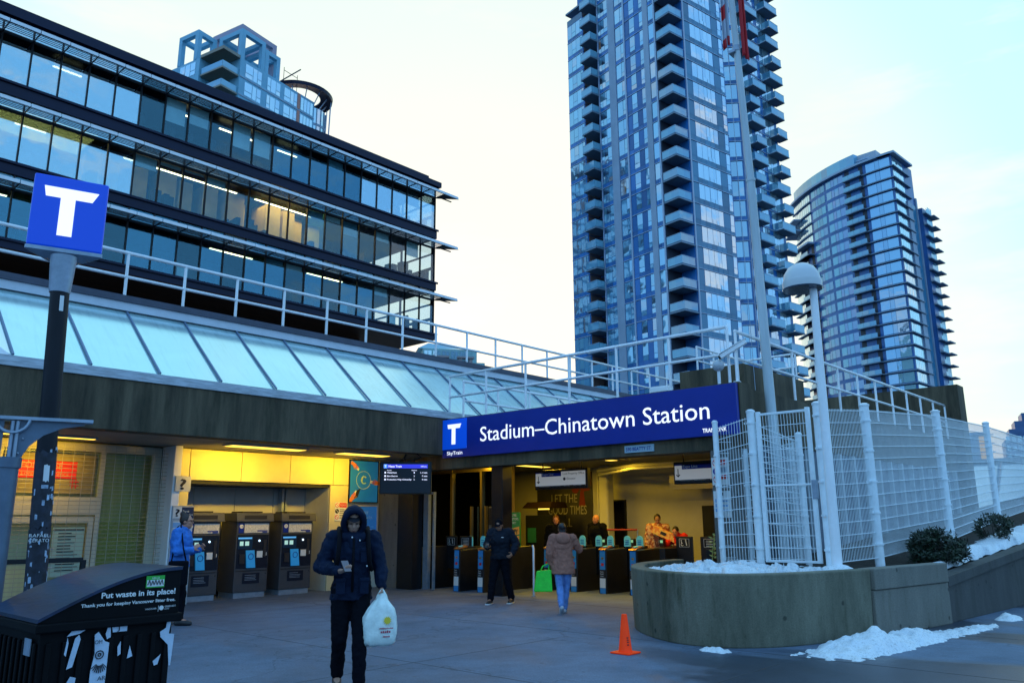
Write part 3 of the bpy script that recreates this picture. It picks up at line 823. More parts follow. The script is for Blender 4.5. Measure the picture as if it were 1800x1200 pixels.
# --- CCTV camera and dome on the roof corner
CC = thing("security_camera", "boxy white security camera angled down from a post at the roof corner", "camera", (13.12, 6.52, 3.985))
b = MB(); b.tube((13.12, 6.52, 3.985), (13.12, 6.52, 4.52), .022, 10); b.box(13.07, 6.47, 3.985, 13.17, 6.57, 4.0); b.build("mount_post", M_white, CC)
b = MB(); ca, cb = Vector((13.05, 6.78, 4.47)), Vector((13.2, 6.34, 4.72)); b.beam(ca, cb, .09, .08); b.build("camera_body", M_white, CC, bevel=.008)
b = MB(); b.beam(ca + Vector((-.01, .02, .05)), cb + Vector((0, 0, .05)), .12, .012); b.build("sun_hood", M_white, CC)
b = MB(); b.tube(ca + Vector((-.012, .03, -.012)), ca, .035, 12, m=0); b.build("lens", M_black, CC)
DM = thing("dome_camera", "round white dome camera hanging beside the roof corner railing post", "camera", (13.1, 6.86, 4.2))
b = MB(); b.ell((13.1, 6.86, 4.33), (.11, .11, .11), 16, 12); b.build("dome", mat("pale_dome", (.5, .54, .58), .25), DM, smooth=True)
b = MB(); b.tube((13.1, 6.86, 4.42), (13.18, 6.80, 4.5), .02, 8); b.tube((13.1, 6.86, 3.985), (13.1, 6.86, 4.24), .03, 8); b.build("bracket", M_white, DM)
FLd = thing("floodlight", "small pale floodlight lying on the roof edge above the word Station", "floodlight", (13.3, 8.2, 3.985))
b = MB(); b.box(13.2, 8.0, 4.0, 13.4, 8.4, 4.12); b.build("lamp_housing", M_white, FLd, bevel=.02)
b = MB(); b.box(13.25, 8.15, 3.985, 13.35, 8.25, 4.0); b.build("bracket", M_galv, FLd)

# --- station sign
SG = thing("station_sign", "long blue fascia sign reading Stadium-Chinatown Station in white letters", "sign", (12.95, 14.07, 3.05))
b = MB(); b.box(12.93, 6.47, 3.05, 13.02, 14.07, 3.95); b.build("sign_panel", M_blue, SG, bevel=.004)
b = MB(); b.box(12.915, 13.24, 3.24, 12.928, 14.05, 3.94); lg = b.build("logo_panel", mat("logo_blue", (.005, .10, .75), .4, emit=(.0, .05, .45), es=.5), SG)
def logoT(parent, P, s, m=M_letter):
    pts = [(-.36, .36), (-.33, .2), (-.13, .2), (-.13, -.40), (.07, -.40), (.07, .2), (.30, .2), (.38, .36)]
    q = MB(); A = [Vector(P(x * s, z * s)) for x, z in pts]; n_ = (A[1] - A[0]).cross(A[3] - A[0]).normalized()
    q.slab(A, n_, .006); return q.build("letter", m, parent)
logoT(lg, lambda u, v: (12.906, 13.65 - u, 3.60 + v), .62)
S1 = dict(right=(0, -1, 0), up=(0, 0, 1))
text("Stadium–Chinatown Station", (12.925, 12.80, 3.36), h=.34, mat=M_letter, parent=SG, width=5.80, bold=.002, **S1)
text("SkyTrain", (12.925, 13.90, 3.11), h=.085, mat=M_letter, parent=SG, width=.52, bold=.01, **S1)
text("TRANSLINK", (12.925, 7.16, 3.115), h=.075, mat=M_letter, parent=SG, width=.48, bold=.02, **S1)
BS = thing("street_sign", "small pale plate reading 590 BEATTY ST. below the blue station sign", "sign", (13.0, 8.5, 2.9))
b = MB(); b.box(13.0, 8.25, 2.86, 13.025, 8.92, 3.0); b.build("plate", mat("plate", (.35, .5, .58), .5), BS, bevel=.004)
text("590 BEATTY ST.", (12.997, 8.88, 2.895), h=.07, mat=M_blue, parent=BS, width=.58, bold=.01, **S1)

# --- ceiling lamps, real light
def lamp_area(loc, sx, sy, power, parent, aim=(0, 0, -1), col=(1, .60, .03), spread=pi):
    l = bpy.data.lights.new("lamp_light", "AREA"); l.shape = "RECTANGLE"; l.size, l.size_y = sx, sy; l.energy = power; l.color = col; l.spread = spread
    o = bpy.data.objects.new("lamp_light", l); COL.objects.link(o); o.location = loc
    o.rotation_euler = Vector(aim).to_track_quat("-Z", "Y").to_euler()
    return o
M_lampY = glow("warm_lamp", (1, .66, .08), 1.6)
def ceil_lamp(x, y, z, sx, sy, power, label, aim=(0, 0, -1), group="warm ceiling lamps", col=(1, .60, .03), vis=.03):
    T = thing("ceiling_lamp", label, "lamp", (x, y, z), group=group)
    q = MB(); q.box(x - sx / 2 - .03, y - sy / 2 - .03, z - vis, x + sx / 2 + .03, y + sy / 2 + .03, z); q.build("housing", M_galv, T)
    q = MB(); q.box(x - sx / 2, y - sy / 2, z - vis - .008, x + sx / 2, y + sy / 2, z - vis - .002); q.build("diffuser", M_lampY, T)
    lamp_area((x, y, z - vis - .02 - (.05 if aim[1] else 0)), sx, min(sy, .14 if aim[1] else 9), power, T, aim, col, RAD(105) if aim[1] else pi)
    return T
ceil_lamp(8.9, 15.1, 3.135, 1.7, .34, 24, "warm strip lamp in the soffit above the middle ticket machine", (.0, 1, -.28))  # wide glowing diffuser stands in for the yellow-lit soffit trough
ceil_lamp(11.4, 15.1, 3.135, 1.3, .34, 21, "warm strip lamp in the soffit above the blue advert posters", (.0, 1, -.28))
ceil_lamp(4.9, 15.7, 3.135, 1.6, .12, 9, "warm strip lamp in the soffit in front of the shuttered shop", (.0, 1, -.6))
ceil_lamp(14.6, 15.4, 3.095, .9, .12, 18, "warm strip lamp over the glass screen left of the gates")
ceil_lamp(16.8, 14.6, 3.095, 1.2, .3, 46, "large warm lamp over the hall near the cream column", col=(1, .60, .02))
ceil_lamp(14.4, 12.0, 3.095, .12, .5, 26, "slim warm lamp above the first direction sign")
ceil_lamp(15.3, 10.2, 3.095, .22, .22, 30, "small square ceiling lamp over the middle fare gates")
ceil_lamp(16.6, 11.8, 3.095, .22, .22, 22, "small square ceiling lamp deeper in the hall")
ceil_lamp(15.4, 8.6, 3.095, .22, .22, 18, "small square ceiling lamp nearest the right pier")
l = bpy.data.lights.new("shop_light", "AREA"); l.size = 2.5; l.energy = 26; l.color = (1, .80, .35)
o = bpy.data.objects.new("shop_light", l); COL.objects.link(o); o.location = (3.5, 18.2, 3.0)
q = thing("ceiling_lamp", "dim lamp inside the vacant shop behind the shutter", "lamp", (3.5, 18.2, 3.04), group="warm ceiling lamps")
b = MB(); b.box(2.3, 18.0, 3.01, 4.7, 18.4, 3.04); b.build("diffuser", M_lampY, q)
# ------------------------------------------------------------------ office building
M_off = clear_glass("office_glass_sky_reflect", (.66, .78, .80), .46, rtint=(.8, .97, 1))  # one glazing in several reflectances, imitating bright and dim reflections
M_off2 = clear_glass("office_glass_dim_reflect", (.80, .90, .92), .04, rtint=(.55, .9, 1))
M_off4 = clear_glass("office_glass_blue_reflect", (.62, .80, .86), .12, rtint=(.45, .85, 1))
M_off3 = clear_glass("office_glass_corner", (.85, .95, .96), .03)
M_offin = mat("office_core_wall", (.025, .045, .055), .7, var=.35, scale=.25)
M_offw = mat("office_inner_yellow", (.42, .34, .10), .7, var=.3, scale=.3)
M_shade = mat("sunshade_metal", (.88, .92, .96), .4, metal=0, var=.05)
M_blindo = mat("office_blind", (.72, .82, .80), .8, var=.12, scale=.5)
M_wood = mat("timber_soffit", (.16, .055, .025), .5, var=.25, scale=1, stretch=(.2, 3, 1))
OX0, OX1, OY = 2.0, 36.0, 40.3
OF = thing("office_building", "dark glass office block with white horizontal sunshades and a floating timber soffit", "office building", (19, OY, 0))
FZ = [(14.30, 17.42, 16.78), (18.00, 21.25, 20.60), (21.90, 24.98, 24.42)]      # sill, head, shade level
b = MB()
for (z0, z1) in ((13.86, 14.30), (17.42, 18.00), (21.25, 21.90)):
    b.box(OX0, OY - .12, z0, OX1 + .12, OY + 14, z1)
    b.box(OX0, OY - .22, z1 - .1, OX1 + .22, OY - .121, z1 + .02)
b.box(OX0, OY - .15, 24.98, OX1 + .15, OY + 14, 25.14); b.box(OX0, OY - .35, 25.142, OX1 + .3, OY + 14, 25.52)
b.box(OX0, OY - .20, 25.522, OX1 - .8, OY + 13, 25.75)
b.build("floor_band", M_navy, OF)
b = MB(); b.box(OX0, OY - .05, 13.80, OX1, OY + 14, 13.858); b.build("timber_soffit", M_wood, OF)
b = MB(); b.box(OX0, 43.9, 0, 32.4, 54, 13.79); b.build("recessed_base", mat("dark_base", (.018, .016, .015), .3, var=.3, scale=.4), OF)
b = MB()
for k, x in enumerate((32.0, 24.2, 16.4, 8.6)): b.box(x, 43.6, 6, x + .25, 43.85, 13.79)
b.build("base_column", M_dark, OF)
for fi, (z0, z1, zs) in enumerate(FZ):
    n = 26; dx = (OX1 - OX0) / n
    b = MB()
    for k in range(n):
        xa, xb = OX0 + k * dx, OX0 + (k + 1) * dx
        q = MB()
        t = RND.uniform(-.006, .006)
        q.box(xa + .03, OY, z0, xb - .03, OY + .03, zs - .12); q.box(xa + .03, OY, zs + .02, xb - .03, OY + .03, z1)
        w = q.build("window", M_off3 if (k >= n - 3 and fi < 2) else M_off if (xa < (8, 14.5, 14.5)[fi] or (fi == 2 and k > 20)) else (M_off4 if (fi == 2 and k > 15) or (fi == 0 and k % 5 in (0, 1, 3)) or (fi == 1 and k in (18, 20)) else M_off2), OF)  # glass picked per bay to place the imitated sky and building reflections
    for k in range(n + 1):
        x = OX0 + k * dx
        b.box(x - .035, OY - .06, z0, x + .035, OY + .06, z1)
    b.box(OX0, OY - .04, zs - .12, OX1, OY + .05, zs + .02)
    b.build("mullion", M_dark, OF)
    # end wall and rear wall glazing (open corner)
    q = MB(); q.box(OX1 - .03, OY + .1, z0, OX1, OY + 13.9, z1); q.box(OX0, OY + 13.95, z0, OX1, OY + 14, z1); q.build("rear_glazing", clear_glass("rear_glass", (.92, .97, 1), .02) if fi == 0 else bpy.data.materials["rear_glass"], OF)
    q = MB()
    for k in range(5): q.box(OX1 - .08, OY + .1 + k * 3.4, z0, OX1 + .02, OY + .25 + k * 3.4, z1)
    for k in range(8): q.box(OX1 - .1 - k * 3, OY + 13.8, z0, OX1 + .1 - k * 3, OY + 14.02, z1)
    q.box(OX1 - 14, OY + 13.85, z0 + 1.0, OX1, OY + 14.02, z0 + 1.18); q.box(OX1 - .1, OY, z0 + 1.0, OX1 + .02, OY + 14, z0 + 1.18)
    q.box(OX1 - 14, OY + 13.85, z0 + 2.1, OX1, OY + 14.02, z0 + 2.2); q.box(OX1 - .1, OY, z0 + 2.1, OX1 + .02, OY + 14, z0 + 2.2)
    q.build("rear_frame", M_navy, OF)
    # sunshade: white nosing with slats behind and brackets
    q = MB()
    ye = OY - 1.05
    seg = dx
    k = 0
    x = OX0
    while x < OX1 + 1.2:
        q.box(x + .02, ye - .04, zs - .08, min(x + seg, OX1 + 1.4) - .02, ye + .06, zs + .09)
        x += seg
    sh = q.build("sunshade", M_shade, OF)
    q = MB()
    for j in range(5): q.hexa([(OX0, ye + .14 + j * .16, zs - .02), (OX1 + 1.3 - j * .16, ye + .14 + j * .16, zs - .02), (OX1 + 1.3 - j * .16, ye + .17 + j * .16, zs + .04), (OX0, ye + .17 + j * .16, zs + .04)],
                              [(OX0, ye + .15 + j * .16, zs - .0), (OX1 + 1.3 - j * .16, ye + .15 + j * .16, zs - .0), (OX1 + 1.3 - j * .16, ye + .22 + j * .16, zs + .05), (OX0, ye + .22 + j * .16, zs + .05)])
    q.build("sunshade_slats", M_dark, sh)
    q = MB()
    for k in range(n + 1): q.box(OX0 + k * dx - .02, ye, zs - .09, OX0 + k * dx + .02, OY - .06, zs - .03)
    q.box(OX1 + .1, OY - .3, zs - .05, OX1 + 1.35, OY - .2, zs)
    q.hexa([(OX1, ye, zs - .06), (OX1 + 1.4, ye, zs - .06), (OX1 + .15, OY, zs - .06), (OX1, OY, zs - .06)], [(OX1, ye, zs - .052), (OX1 + 1.4, ye, zs - .052), (OX1 + .15, OY, zs - .052), (OX1, OY, zs - .052)])
    q.build("bracket", M_navy, sh)
    # rooms
    xo = (33.0, 30.0, 34.5)[fi]
    q = MB(); q.box(OX0, OY + 5.5, z0, xo, OY + 5.6, z1); q.build("core_wall", M_offin, OF)
    q = MB()
    for k in range(n):
        r = RND.random()
        if fi == 1 and k > 8: q.box(OX0 + k * dx, OY + 2.6 + RND.random() * 1.5, z0, OX0 + (k + .9 * RND.uniform(.5, 1)) * dx, OY + 4.4, z1) if k < 21 else None
    if q.v: q.build("partition", M_offw, OF)
    q = MB()
    for k in range(n):
        xa = OX0 + k * dx
        if fi == 2 and k in (11, 14, 15, 2): q.box(xa + .12, OY + .12, z0 + .75 + RND.random() * .3, xa + dx - .12, OY + .14, zs - .13)
        elif fi == 0 and k in (5, 12, 20, 23): q.box(xa + .3, OY + .4, z0, xa + dx - .4, OY + .6, z0 + .8)
        elif RND.random() < .25: q.box(xa + .1, OY + .12, zs - RND.uniform(.2, 1.3), xa + dx - .1, OY + .14, zs - .13)
    q.build("window_blind", M_blindo, OF)
    q = MB()
    for k in range(n):
        if RND.random() < (.1, .6, .15)[fi] and k < 21:
            xa = OX0 + k * dx + .2
            q.box(xa, OY + 2.0, z1 - .35, xa + 1.4, OY + 2.12, z1 - .31)
    q.build("ceiling_lamps", glow("office_lamp", (1, .8, .45), 5) if fi == 0 else bpy.data.materials["office_lamp"], OF)
    q = MB()
    for k in range(n):
        for j in range(RND.choice((0, 1, 2, 3))):
            xa = OX0 + k * dx + RND.uniform(.1, 1)
            h = RND.uniform(.5, 1.2)
            q.box(xa, OY + .6, z0, xa + RND.uniform(.06, .5), OY + 1.1, z0 + h)
    q.build("office_furniture", M_dark, OF)
for x, w in ((6.5, 2.5), (22, 2)):
    for zz in (18.0, 14.3):
        l = bpy.data.lights.new("office_light", "AREA"); l.size = 6; l.size_y = 3; l.shape = "RECTANGLE"; l.energy = 250 if zz > 15 else 20; l.color = (1, .58, .16)
        o = bpy.data.objects.new("office_light", l); COL.objects.link(o); o.location = (x + 4, OY + 2.2, zz + 3.1)

# ------------------------------------------------------------------ tools for the towers
class Capped:
    """parts of one kind: the 100 nearest become parts of their own, the rest one part"""
    def __init__(s, name, mats, parent, cap=100, child=None):
        s.items, s.name, s.mats, s.parent, s.cap = [], name, mats, parent, cap
    def add(s, mb):
        c = mb.v[0]; s.items.append(((Vector(c) - Vector((0, 0, EYE))).length, len(s.items), mb))
    def finish(s):
        s.items.sort(key=lambda t: t[:2])
        for _, _, mb in s.items[:s.cap]: mb.build(s.name, s.mats, s.parent)
        rest = s.items[s.cap:]
        if rest:
            q = MB()
            for _, _, mb in rest:
                k = len(q.v); q.v += mb.v; q.f += [[k + i for i in f] for f in mb.f]; q.mi += mb.mi
            o = q.build(s.name, s.mats, s.parent); o["kind"] = "stuff"

class Panels(Capped):
    def __init__(s, name, mats, parent, M, cap=50):
        Capped.__init__(s, name, mats, parent, cap); s.M = M
    def add(s, vs, fs, m=0):
        q = MB(s.M); q.add(vs, fs, m); Capped.add(s, q)

M_tg1 = tower_glass("tower_glass_left", [(0, (.01, .02, .035)), (.22, (.03, .10, .18)), (.45, (.10, .26, .38)), (.62, (.02, .05, .09)), (.8, (.16, .34, .40)), (.965, (.5, .22, .08))], .44, (.62, .86, 1.0))  # last, orange entry paints lit windows into the pane colours
M_tg2 = tower_glass("tower_glass_sky_bright", [(0, (.10, .25, .35)), (.3, (.35, .55, .62)), (.6, (.5, .68, .72)), (.8, (.2, .4, .5))], .5, (.85, .97, 1.0))  # paler right-face copy, brighter sky reflection put into its colours
M_spL = mat("blue_spandrel", (.022, .16, .44), .22, island=.35, spec=.6)
M_spR = mat("teal_spandrel", (.04, .22, .36), .22, island=.25, spec=.7)  # right-face copy of the spandrel, tinted towards the sky it reflects
M_tgrey = mat("tower_grey", (.34, .43, .54), .55, var=.1, scale=.3)
M_tmull = mat("tower_mullion", (.42, .50, .62), .4, metal=.2)
M_slab = mat("tower_slab", (.22, .30, .38), .7, var=.12, scale=.5)
M_bal = tower_glass("balcony_glass", [(0, (.06, .22, .36)), (.4, (.08, .30, .46)), (.7, (.12, .36, .48))], .14, (.75, .93, 1.0))
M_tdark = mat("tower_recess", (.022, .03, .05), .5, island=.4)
M_tcop = mat("tower_pink_wall", (.30, .19, .17), .7)

def bay(q, W, a0, a1, z0, z1, out, panes, gap=.05, m=0, low=0.0):
    """panes of glass between a0 and a1; W(a, out, z) gives a world point"""
    n = len(panes) if isinstance(panes, (list, tuple)) else panes
    cuts = [a0 + (a1 - a0) * (sum(panes[:i]) / sum(panes)) for i in range(n + 1)] if isinstance(panes, (list, tuple)) else [a0 + (a1 - a0) * i / n for i in range(n + 1)]
    for i in range(n):
        x0, x1 = cuts[i] + gap / 2, cuts[i + 1] - gap / 2
        zz = [(z0, z1)] if not (low and i % 2 == 0) else [(z0, z0 + low), (z0 + low + gap, z1)]
        for za, zb in zz:
            t = RND.uniform(-.012, .012); s_ = RND.uniform(-.008, .008)
            q.add([W(x0, out + t, za), W(x1, out - t, za), W(x1, out - t + s_, zb), W(x0, out + t + s_, zb)], [(0, 1, 2, 3)], m)

# ------------------------------------------------------------------ tall tower
KX, KY, TA = 83.39, 47.58, RAD(-10.85)
TM = FR(KX, KY, TA)
TT = thing("apartment_tower", "tall blue glass apartment tower with staggered balconies, cut off by the top of the photo", "tower", (KX, KY, 0), 0)
P_, Z0 = 2.92, .38
NF = 29
ZT = Z0 + P_ * NF
# footprint pieces (local u to the right face, v back along the left face)
b = MB(TM)
foot = [(0, 2.5), (2.6, 2.5), (2.6, 0), (10.9, 0), (11.9, 1.7), (13.7, 0), (23.2, 0.6), (23.2, 16), (20, 20.4), (.0, 16.9), (2.2, 16.9), (2.2, 13.9), (0, 13.9)]
foot = [(0, 2.5), (2.6, 2.5), (2.6, 0), (10.9, 0), (11.9, 1.7), (13.7, 0), (23.2, .6), (23.2, 16), (20, 20.4), (2.2, 20.4), (2.2, 13.9), (0, 13.9)]
b.prism(foot, 0, ZT)
b.prism([(0, 16.9), (2.19, 16.9), (2.19, 20.4), (0, 20.4)], 0, Z0 + P_ * 26)
b.build("wall", M_spL, TT)
wL = lambda a, o, z: (-o, a, z)     # left face point (v=a)
wR = lambda a, o, z: (a, -o, z)
def wall_sheet(name, mt, W, a0, a1, z0, z1, out=.02, parent=TT, M=TM):
    q = MB(M); q.add([W(a0, 0, z0), W(a1, 0, z0), W(a1, 0, z1), W(a0, 0, z1), W(a0, out, z0), W(a1, out, z0), W(a1, out, z1), W(a0, out, z1)],
                     [(0, 1, 2, 3), (4, 5, 6, 7), (0, 1, 5, 4), (1, 2, 6, 5), (2, 3, 7, 6), (3, 0, 4, 7)]); return q.build(name, mt, parent)
for a0, a1 in ((3.74, 4.68), (10.15, 11.5)): wall_sheet("pilaster", M_tgrey, wL, a0, a1, 0, ZT, .12)
for a0, a1 in ((2.5, 2.72), (8.2, 8.46)): wall_sheet("pilaster", M_tmull, wL, a0, a1, 0, ZT, .14)
wall_sheet("corner_mullion", M_tmull, wR, 2.6, 2.82, 0, ZT, .12); wall_sheet("corner_mullion", M_tmull, wL, 13.6, 13.75, 0, ZT, .1); wall_sheet("corner_mullion", M_tmull, wR, 13.75, 13.9, 0, ZT, .12)
wins = Capped("window", [M_tg1, M_tg2], TT); bals = Capped("balcony", [M_slab, M_bal, M_tmull], TT)
sp = Panels("spandrel_panel", M_spL, TT, TM); sR = Panels("spandrel_panel", M_spR, TT, TM); dk = MB(TM); ml = MB(TM); pk = MB(TM)
for k in range(4, NF):
    z = Z0 + P_ * k
    if k < 26:
        q = MB(TM); bay(q, wL, 17.05, 20.3, z + .62, z + 2.8, .03, [1, 2, 2, 2], m=0, low=.7); wins.add(q)
    for a0, a1, pn in ((2.8, 3.72, 1), (4.72, 5.36, 1), (6.3, 7.28, 1), (8.5, 10.1, [1, 1.9]), (11.55, 13.55, [1.4, 1.2, 1])):
        q = MB(TM); bay(q, wL, a0, a1, z + (.62 if a1 - a0 > 1.5 or a0 < 3 else .62), z + 2.8, .03, pn, m=0, low=.62 if a0 > 4 else 0); wins.add(q)
    q = MB(TM); bay(q, wR, 4.0, 8.55, z + .78, z + 2.82, .03, [1.1, 1.1, .75, .0001, .75, .95], m=1, low=0)
    bay(q, wR, 6.3, 6.95, z + .78, z + 1.35, .05, 1, m=1); bay(q, wR, 7.1, 7.6, z + .78, z + 1.35, .05, 1, m=1); wins.add(q)
    q = MB(TM); bay(q, wR, 9.98, 10.75, z + .5, z + 2.82, .03, 1, m=1, low=.8); wins.add(q)
    # spandrel and column panels
    for a0, a1 in ((2.8, 3.25), (3.25, 3.72), (4.72, 5.36), (5.4, 6.26), (6.3, 7.28), (7.32, 8.16), (8.5, 9.1), (9.1, 10.1), (11.55, 12.3), (12.3, 13), (13, 13.55), (17.05, 17.9), (17.9, 19), (19, 20.3)):
        if k >= 26 and a0 > 17: continue
        bay(sp, wL, a0, a1, z + .06, z + .58, .022, 1)
    for a0, a1 in ((5.4, 6.26), (7.32, 8.16)): bay(sp, wL, a0, a1, z + .62, z + 2.8, .022, 1)
    for a0, a1 in ((2.86, 3.98), (8.6, 9.94)): bay(sR, wR, a0, a1, z + .8, z + 2.82, .022, 1)
    for i in range(8): bay(sR, wR, 2.86 + i * .99, 2.86 + (i + 1) * .99, z + .06, z + .76, .022, 1)
    # floor lines
    for W, a0, a1 in ((wL, 2.72, 13.75), (wR, 2.82, 10.9)): 
        ml.add([W(a0, 0, z - .05), W(a1, 0, z - .05), W(a1, .1, z - .05), W(a0, .1, z - .05), W(a0, 0, z + .03), W(a1, 0, z + .03), W(a1, .1, z + .03), W(a0, .1, z + .03)],
               [(0, 3, 2, 1), (4, 5, 6, 7), (0, 1, 5, 4), (1, 2, 6, 5), (2, 3, 7, 6), (3, 0, 4, 7)])
    if k < 26: ml.box(-.08, 16.95, z - .05, .0, 20.4, z + .03)
    # recess backs: dark glass doors, pinkish side wall
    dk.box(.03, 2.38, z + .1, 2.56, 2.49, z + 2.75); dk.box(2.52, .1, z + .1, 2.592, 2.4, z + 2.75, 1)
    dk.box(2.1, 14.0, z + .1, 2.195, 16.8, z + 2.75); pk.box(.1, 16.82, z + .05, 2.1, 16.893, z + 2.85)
    # notch corner balcony
    q = MB(TM); q.box(-.05, -.02, z - .16, 2.58, 2.48, z + .02, 0)
    for (x0, y0, x1, y1) in ((-.02, .0, -.02, 1.2), (-.02, 1.2, -.02, 2.4), (-.02, 0, 1.2, 0), (1.2, 0, 2.4, 0)):
        q.add([(x0, y0, z + .1), (x1, y1, z + .1), (x1, y1, z + 1.1), (x0, y0, z + 1.1)], [(0, 1, 2, 3)], 1)
    q.beam((-.02, 0, z + 1.12), (-.02, 2.4, z + 1.12), .05, .05, 2); q.beam((-.02, 0, z + 1.12), (2.5, 0, z + 1.12), .05, .05, 2)
    bals.add(q)
    # left recess balcony, pointing outward
    if k < 27:
        q = MB(TM); q.box(-1.5, 13.75, z - .16, 2.1, 16.0, z + .02, 0)
        q.add([(-1.45, 13.8, z + .1), (-1.45, 15.95, z + .1), (-1.45, 15.95, z + 1.1), (-1.45, 13.8, z + 1.1)], [(0, 1, 2, 3)], 1)
        q.add([(-1.45, 13.8, z + .1), (0, 13.8, z + .1), (0, 13.8, z + 1.1), (-1.45, 13.8, z + 1.1)], [(0, 1, 2, 3)], 1)
        q.add([(-1.45, 15.95, z + .1), (2, 15.95, z + .1), (2, 15.95, z + 1.1), (-1.45, 15.95, z + 1.1)], [(0, 1, 2, 3)], 1)
        q.beam((-1.45, 13.8, z + 1.12), (-1.45, 15.95, z + 1.12), .05, .05, 2)
        bals.add(q)
    # concave glazed turn
    c0, c1 = Vector((11.9, 1.7)), Vector((13.7, 0)); dd = (c1 - c0).normalized(); nn = Vector((-dd.y, dd.x)); nn = -nn if nn.dot(Vector((-1, -1))) < 0 else nn
    WC = lambda a, o, zz: (c0.x + dd.x * a + nn.x * o, c0.y + dd.y * a + nn.y * o, zz)
    q = MB(TM); bay(q, WC, .1, 2.35, z + .62, z + 2.8, .03, [1, 1.3, 1.2], m=0); wins.add(q)
    bay(sp, WC, .1, 1.2, z + .06, z + .58, .022, 1); bay(sp, WC, 1.2, 2.4, z + .06, z + .58, .022, 1)
    ml.beam(WC(0, .08, z), WC(2.47, .08, z), .14, .08)
    # wing with two staggered balcony stacks
    cw0, cw1 = Vector((13.9, 0.02)), Vector((23.2, .6)); dw = (cw1 - cw0).normalized(); nw = Vector((dw.y, -dw.x))
    WW = lambda a, o, zz: (cw0.x + dw.x * a + nw.x * o, cw0.y + dw.y * a + nw.y * o, zz)
    for a0, a1, pn in ((.3, 2.6, [1.3, .6, 1]), (3.4, 5.2, [1.2, .7]), (6.0, 8.6, [1, .6, 1])):
        q = MB(TM); bay(q, WW, a0, a1, z + .25, z + 2.8, .03, pn, m=1, low=.7); wins.add(q)
    ml.beam(WW(0, .04, z), WW(9.3, .04, z), .08, .1)
    for st in (0, 1):
        L_ = 3.4 if (k + st) % 2 else 2.5
        a0 = (.6 + (.9 if k % 3 == 0 else 0)) if st == 0 else 9.7 - L_ - (.4 if k % 4 == 0 else 0)
        q = MB(TM)
        A = [WW(a0, -.0, z - .12), WW(a0 + L_, 0, z - .12), WW(a0 + L_, 1.45, z - .12), WW(a0, 1.45, z - .12)]
        q.hexa(A, [(x, y, zz + .14) for x, y, zz in A], 0)
        for (p, r_) in (((a0 + .04, 1.4), (a0 + L_ / 2, 1.4)), ((a0 + L_ / 2, 1.4), (a0 + L_ - .04, 1.4)), ((a0 + .04, .05), (a0 + .04, 1.4)), ((a0 + L_ - .04, .05), (a0 + L_ - .04, 1.4))):
            q.add([WW(*p, z + .08), WW(*r_, z + .08), WW(*r_, z + 1.08), WW(*p, z + 1.08)], [(0, 1, 2, 3)], 1)
        q.beam(WW(a0, 1.4, z + 1.1), WW(a0 + L_, 1.4, z + 1.1), .05, .05, 2)
        bals.add(q)
wins.finish(); bals.finish()
sp.finish(); sR.finish(); ml.build("cladding_trim", M_tmull, TT)
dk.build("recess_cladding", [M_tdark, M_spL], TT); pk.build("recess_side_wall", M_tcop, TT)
q = MB(TM); q.box(-.5, 14.5, Z0 + P_ * 26.6, 3, 20.2, Z0 + P_ * 26.6 + .3); q.box(-.02, 17, Z0 + P_ * 26, .0, 20.4, Z0 + P_ * 26 + 1.0)
q.build("terrace_slab", M_slab, TT)
q = MB(TM)
arc = [(23.6 - 9 * (1 - cos(t)) * 0 + .0, 0) for t in (0,)]
for zz, o in ((Z0 + P_ * 25.4, .8), (Z0 + P_ * 27.2, 1.6)):
    pts = [(15 + 8.8 * sin(RAD(a)), 8.4 - (8.8 + o) * cos(RAD(a))) for a in range(0, 100, 10)]
    q.prism([(15, 6)] + pts, zz, zz + .7)
q.build("crown", mat("crown_metal", (.12, .2, .38), .4), TT)

# ------------------------------------------------------------------ curved tower
CX, CY = 188.3, 50.9
CT = thing("apartment_tower", "curved blue glass apartment tower with rounded slab edges, right of the tall one", "tower", (CX, CY, 0))
CM = FR(CX, CY, RAD(-3.8))
RC = 43.0
CC0 = (RC, 0)       # centre of the arc in the local frame, arc starts at the origin heading +v
def WA(s, o, z):     # s metres along the arc from the corner, o outwards
    t = s / RC
    return (RC - (RC + o) * cos(t), (RC + o) * sin(t), z)
def WB(s, o, z): return (s, -o, z)
P2, ZB = 2.86, 56.7 - 2.86 * 19
N2 = 29
# body
arc = [WA(s, 0, 0)[:2] for s in range(0, 36, 3)]
b = MB(CM); b.prism([(0, 0)] + [(x, y) for x, y in arc[1:]][::1] + [(arc[-1][0] + 4, arc[-1][1]), (24, 22), (24, .0)][0:0] + [(20, 34), (12.6, 26), (12.6, 0)], 0, ZB + P2 * N2)
b.prism([(13.2, -1.2), (19.4, -1.2), (19.4, 12), (13.2, 12)], 0, ZB + P2 * 25.5)
b.build("wall", mat("curved_tower_wall", (.03, .13, .36), .3, var=.2, scale=.2), CT)
q = MB(CM); q.box(6.8, -.35, 0, 9.3, -.005, ZB + P2 * 25.6); q.box(12.45, -.3, 0, 13.15, -.005, ZB + P2 * 26.4); q.build("pilaster", M_tgrey, CT)
q = MB(CM); q.box(9.5, -.12, 0, 12.2, -.006, ZB + P2 * 25.6); q.build("glazed_strip", M_spR, CT)
w2 = Capped("window", [M_tg1, M_tg2, tower_glass("tower_glass_dim", [(0, (.015, .08, .26)), (.3, (.04, .20, .45)), (.5, (.10, .10, .40)), (.7, (.06, .26, .45))], .22, (.6, .85, 1))], CT); b2 = Capped("balcony", [M_slab, M_bal, M_tmull], CT)
dk = MB(CM); fl2 = Capped("floor_slab", M_slab, CT)
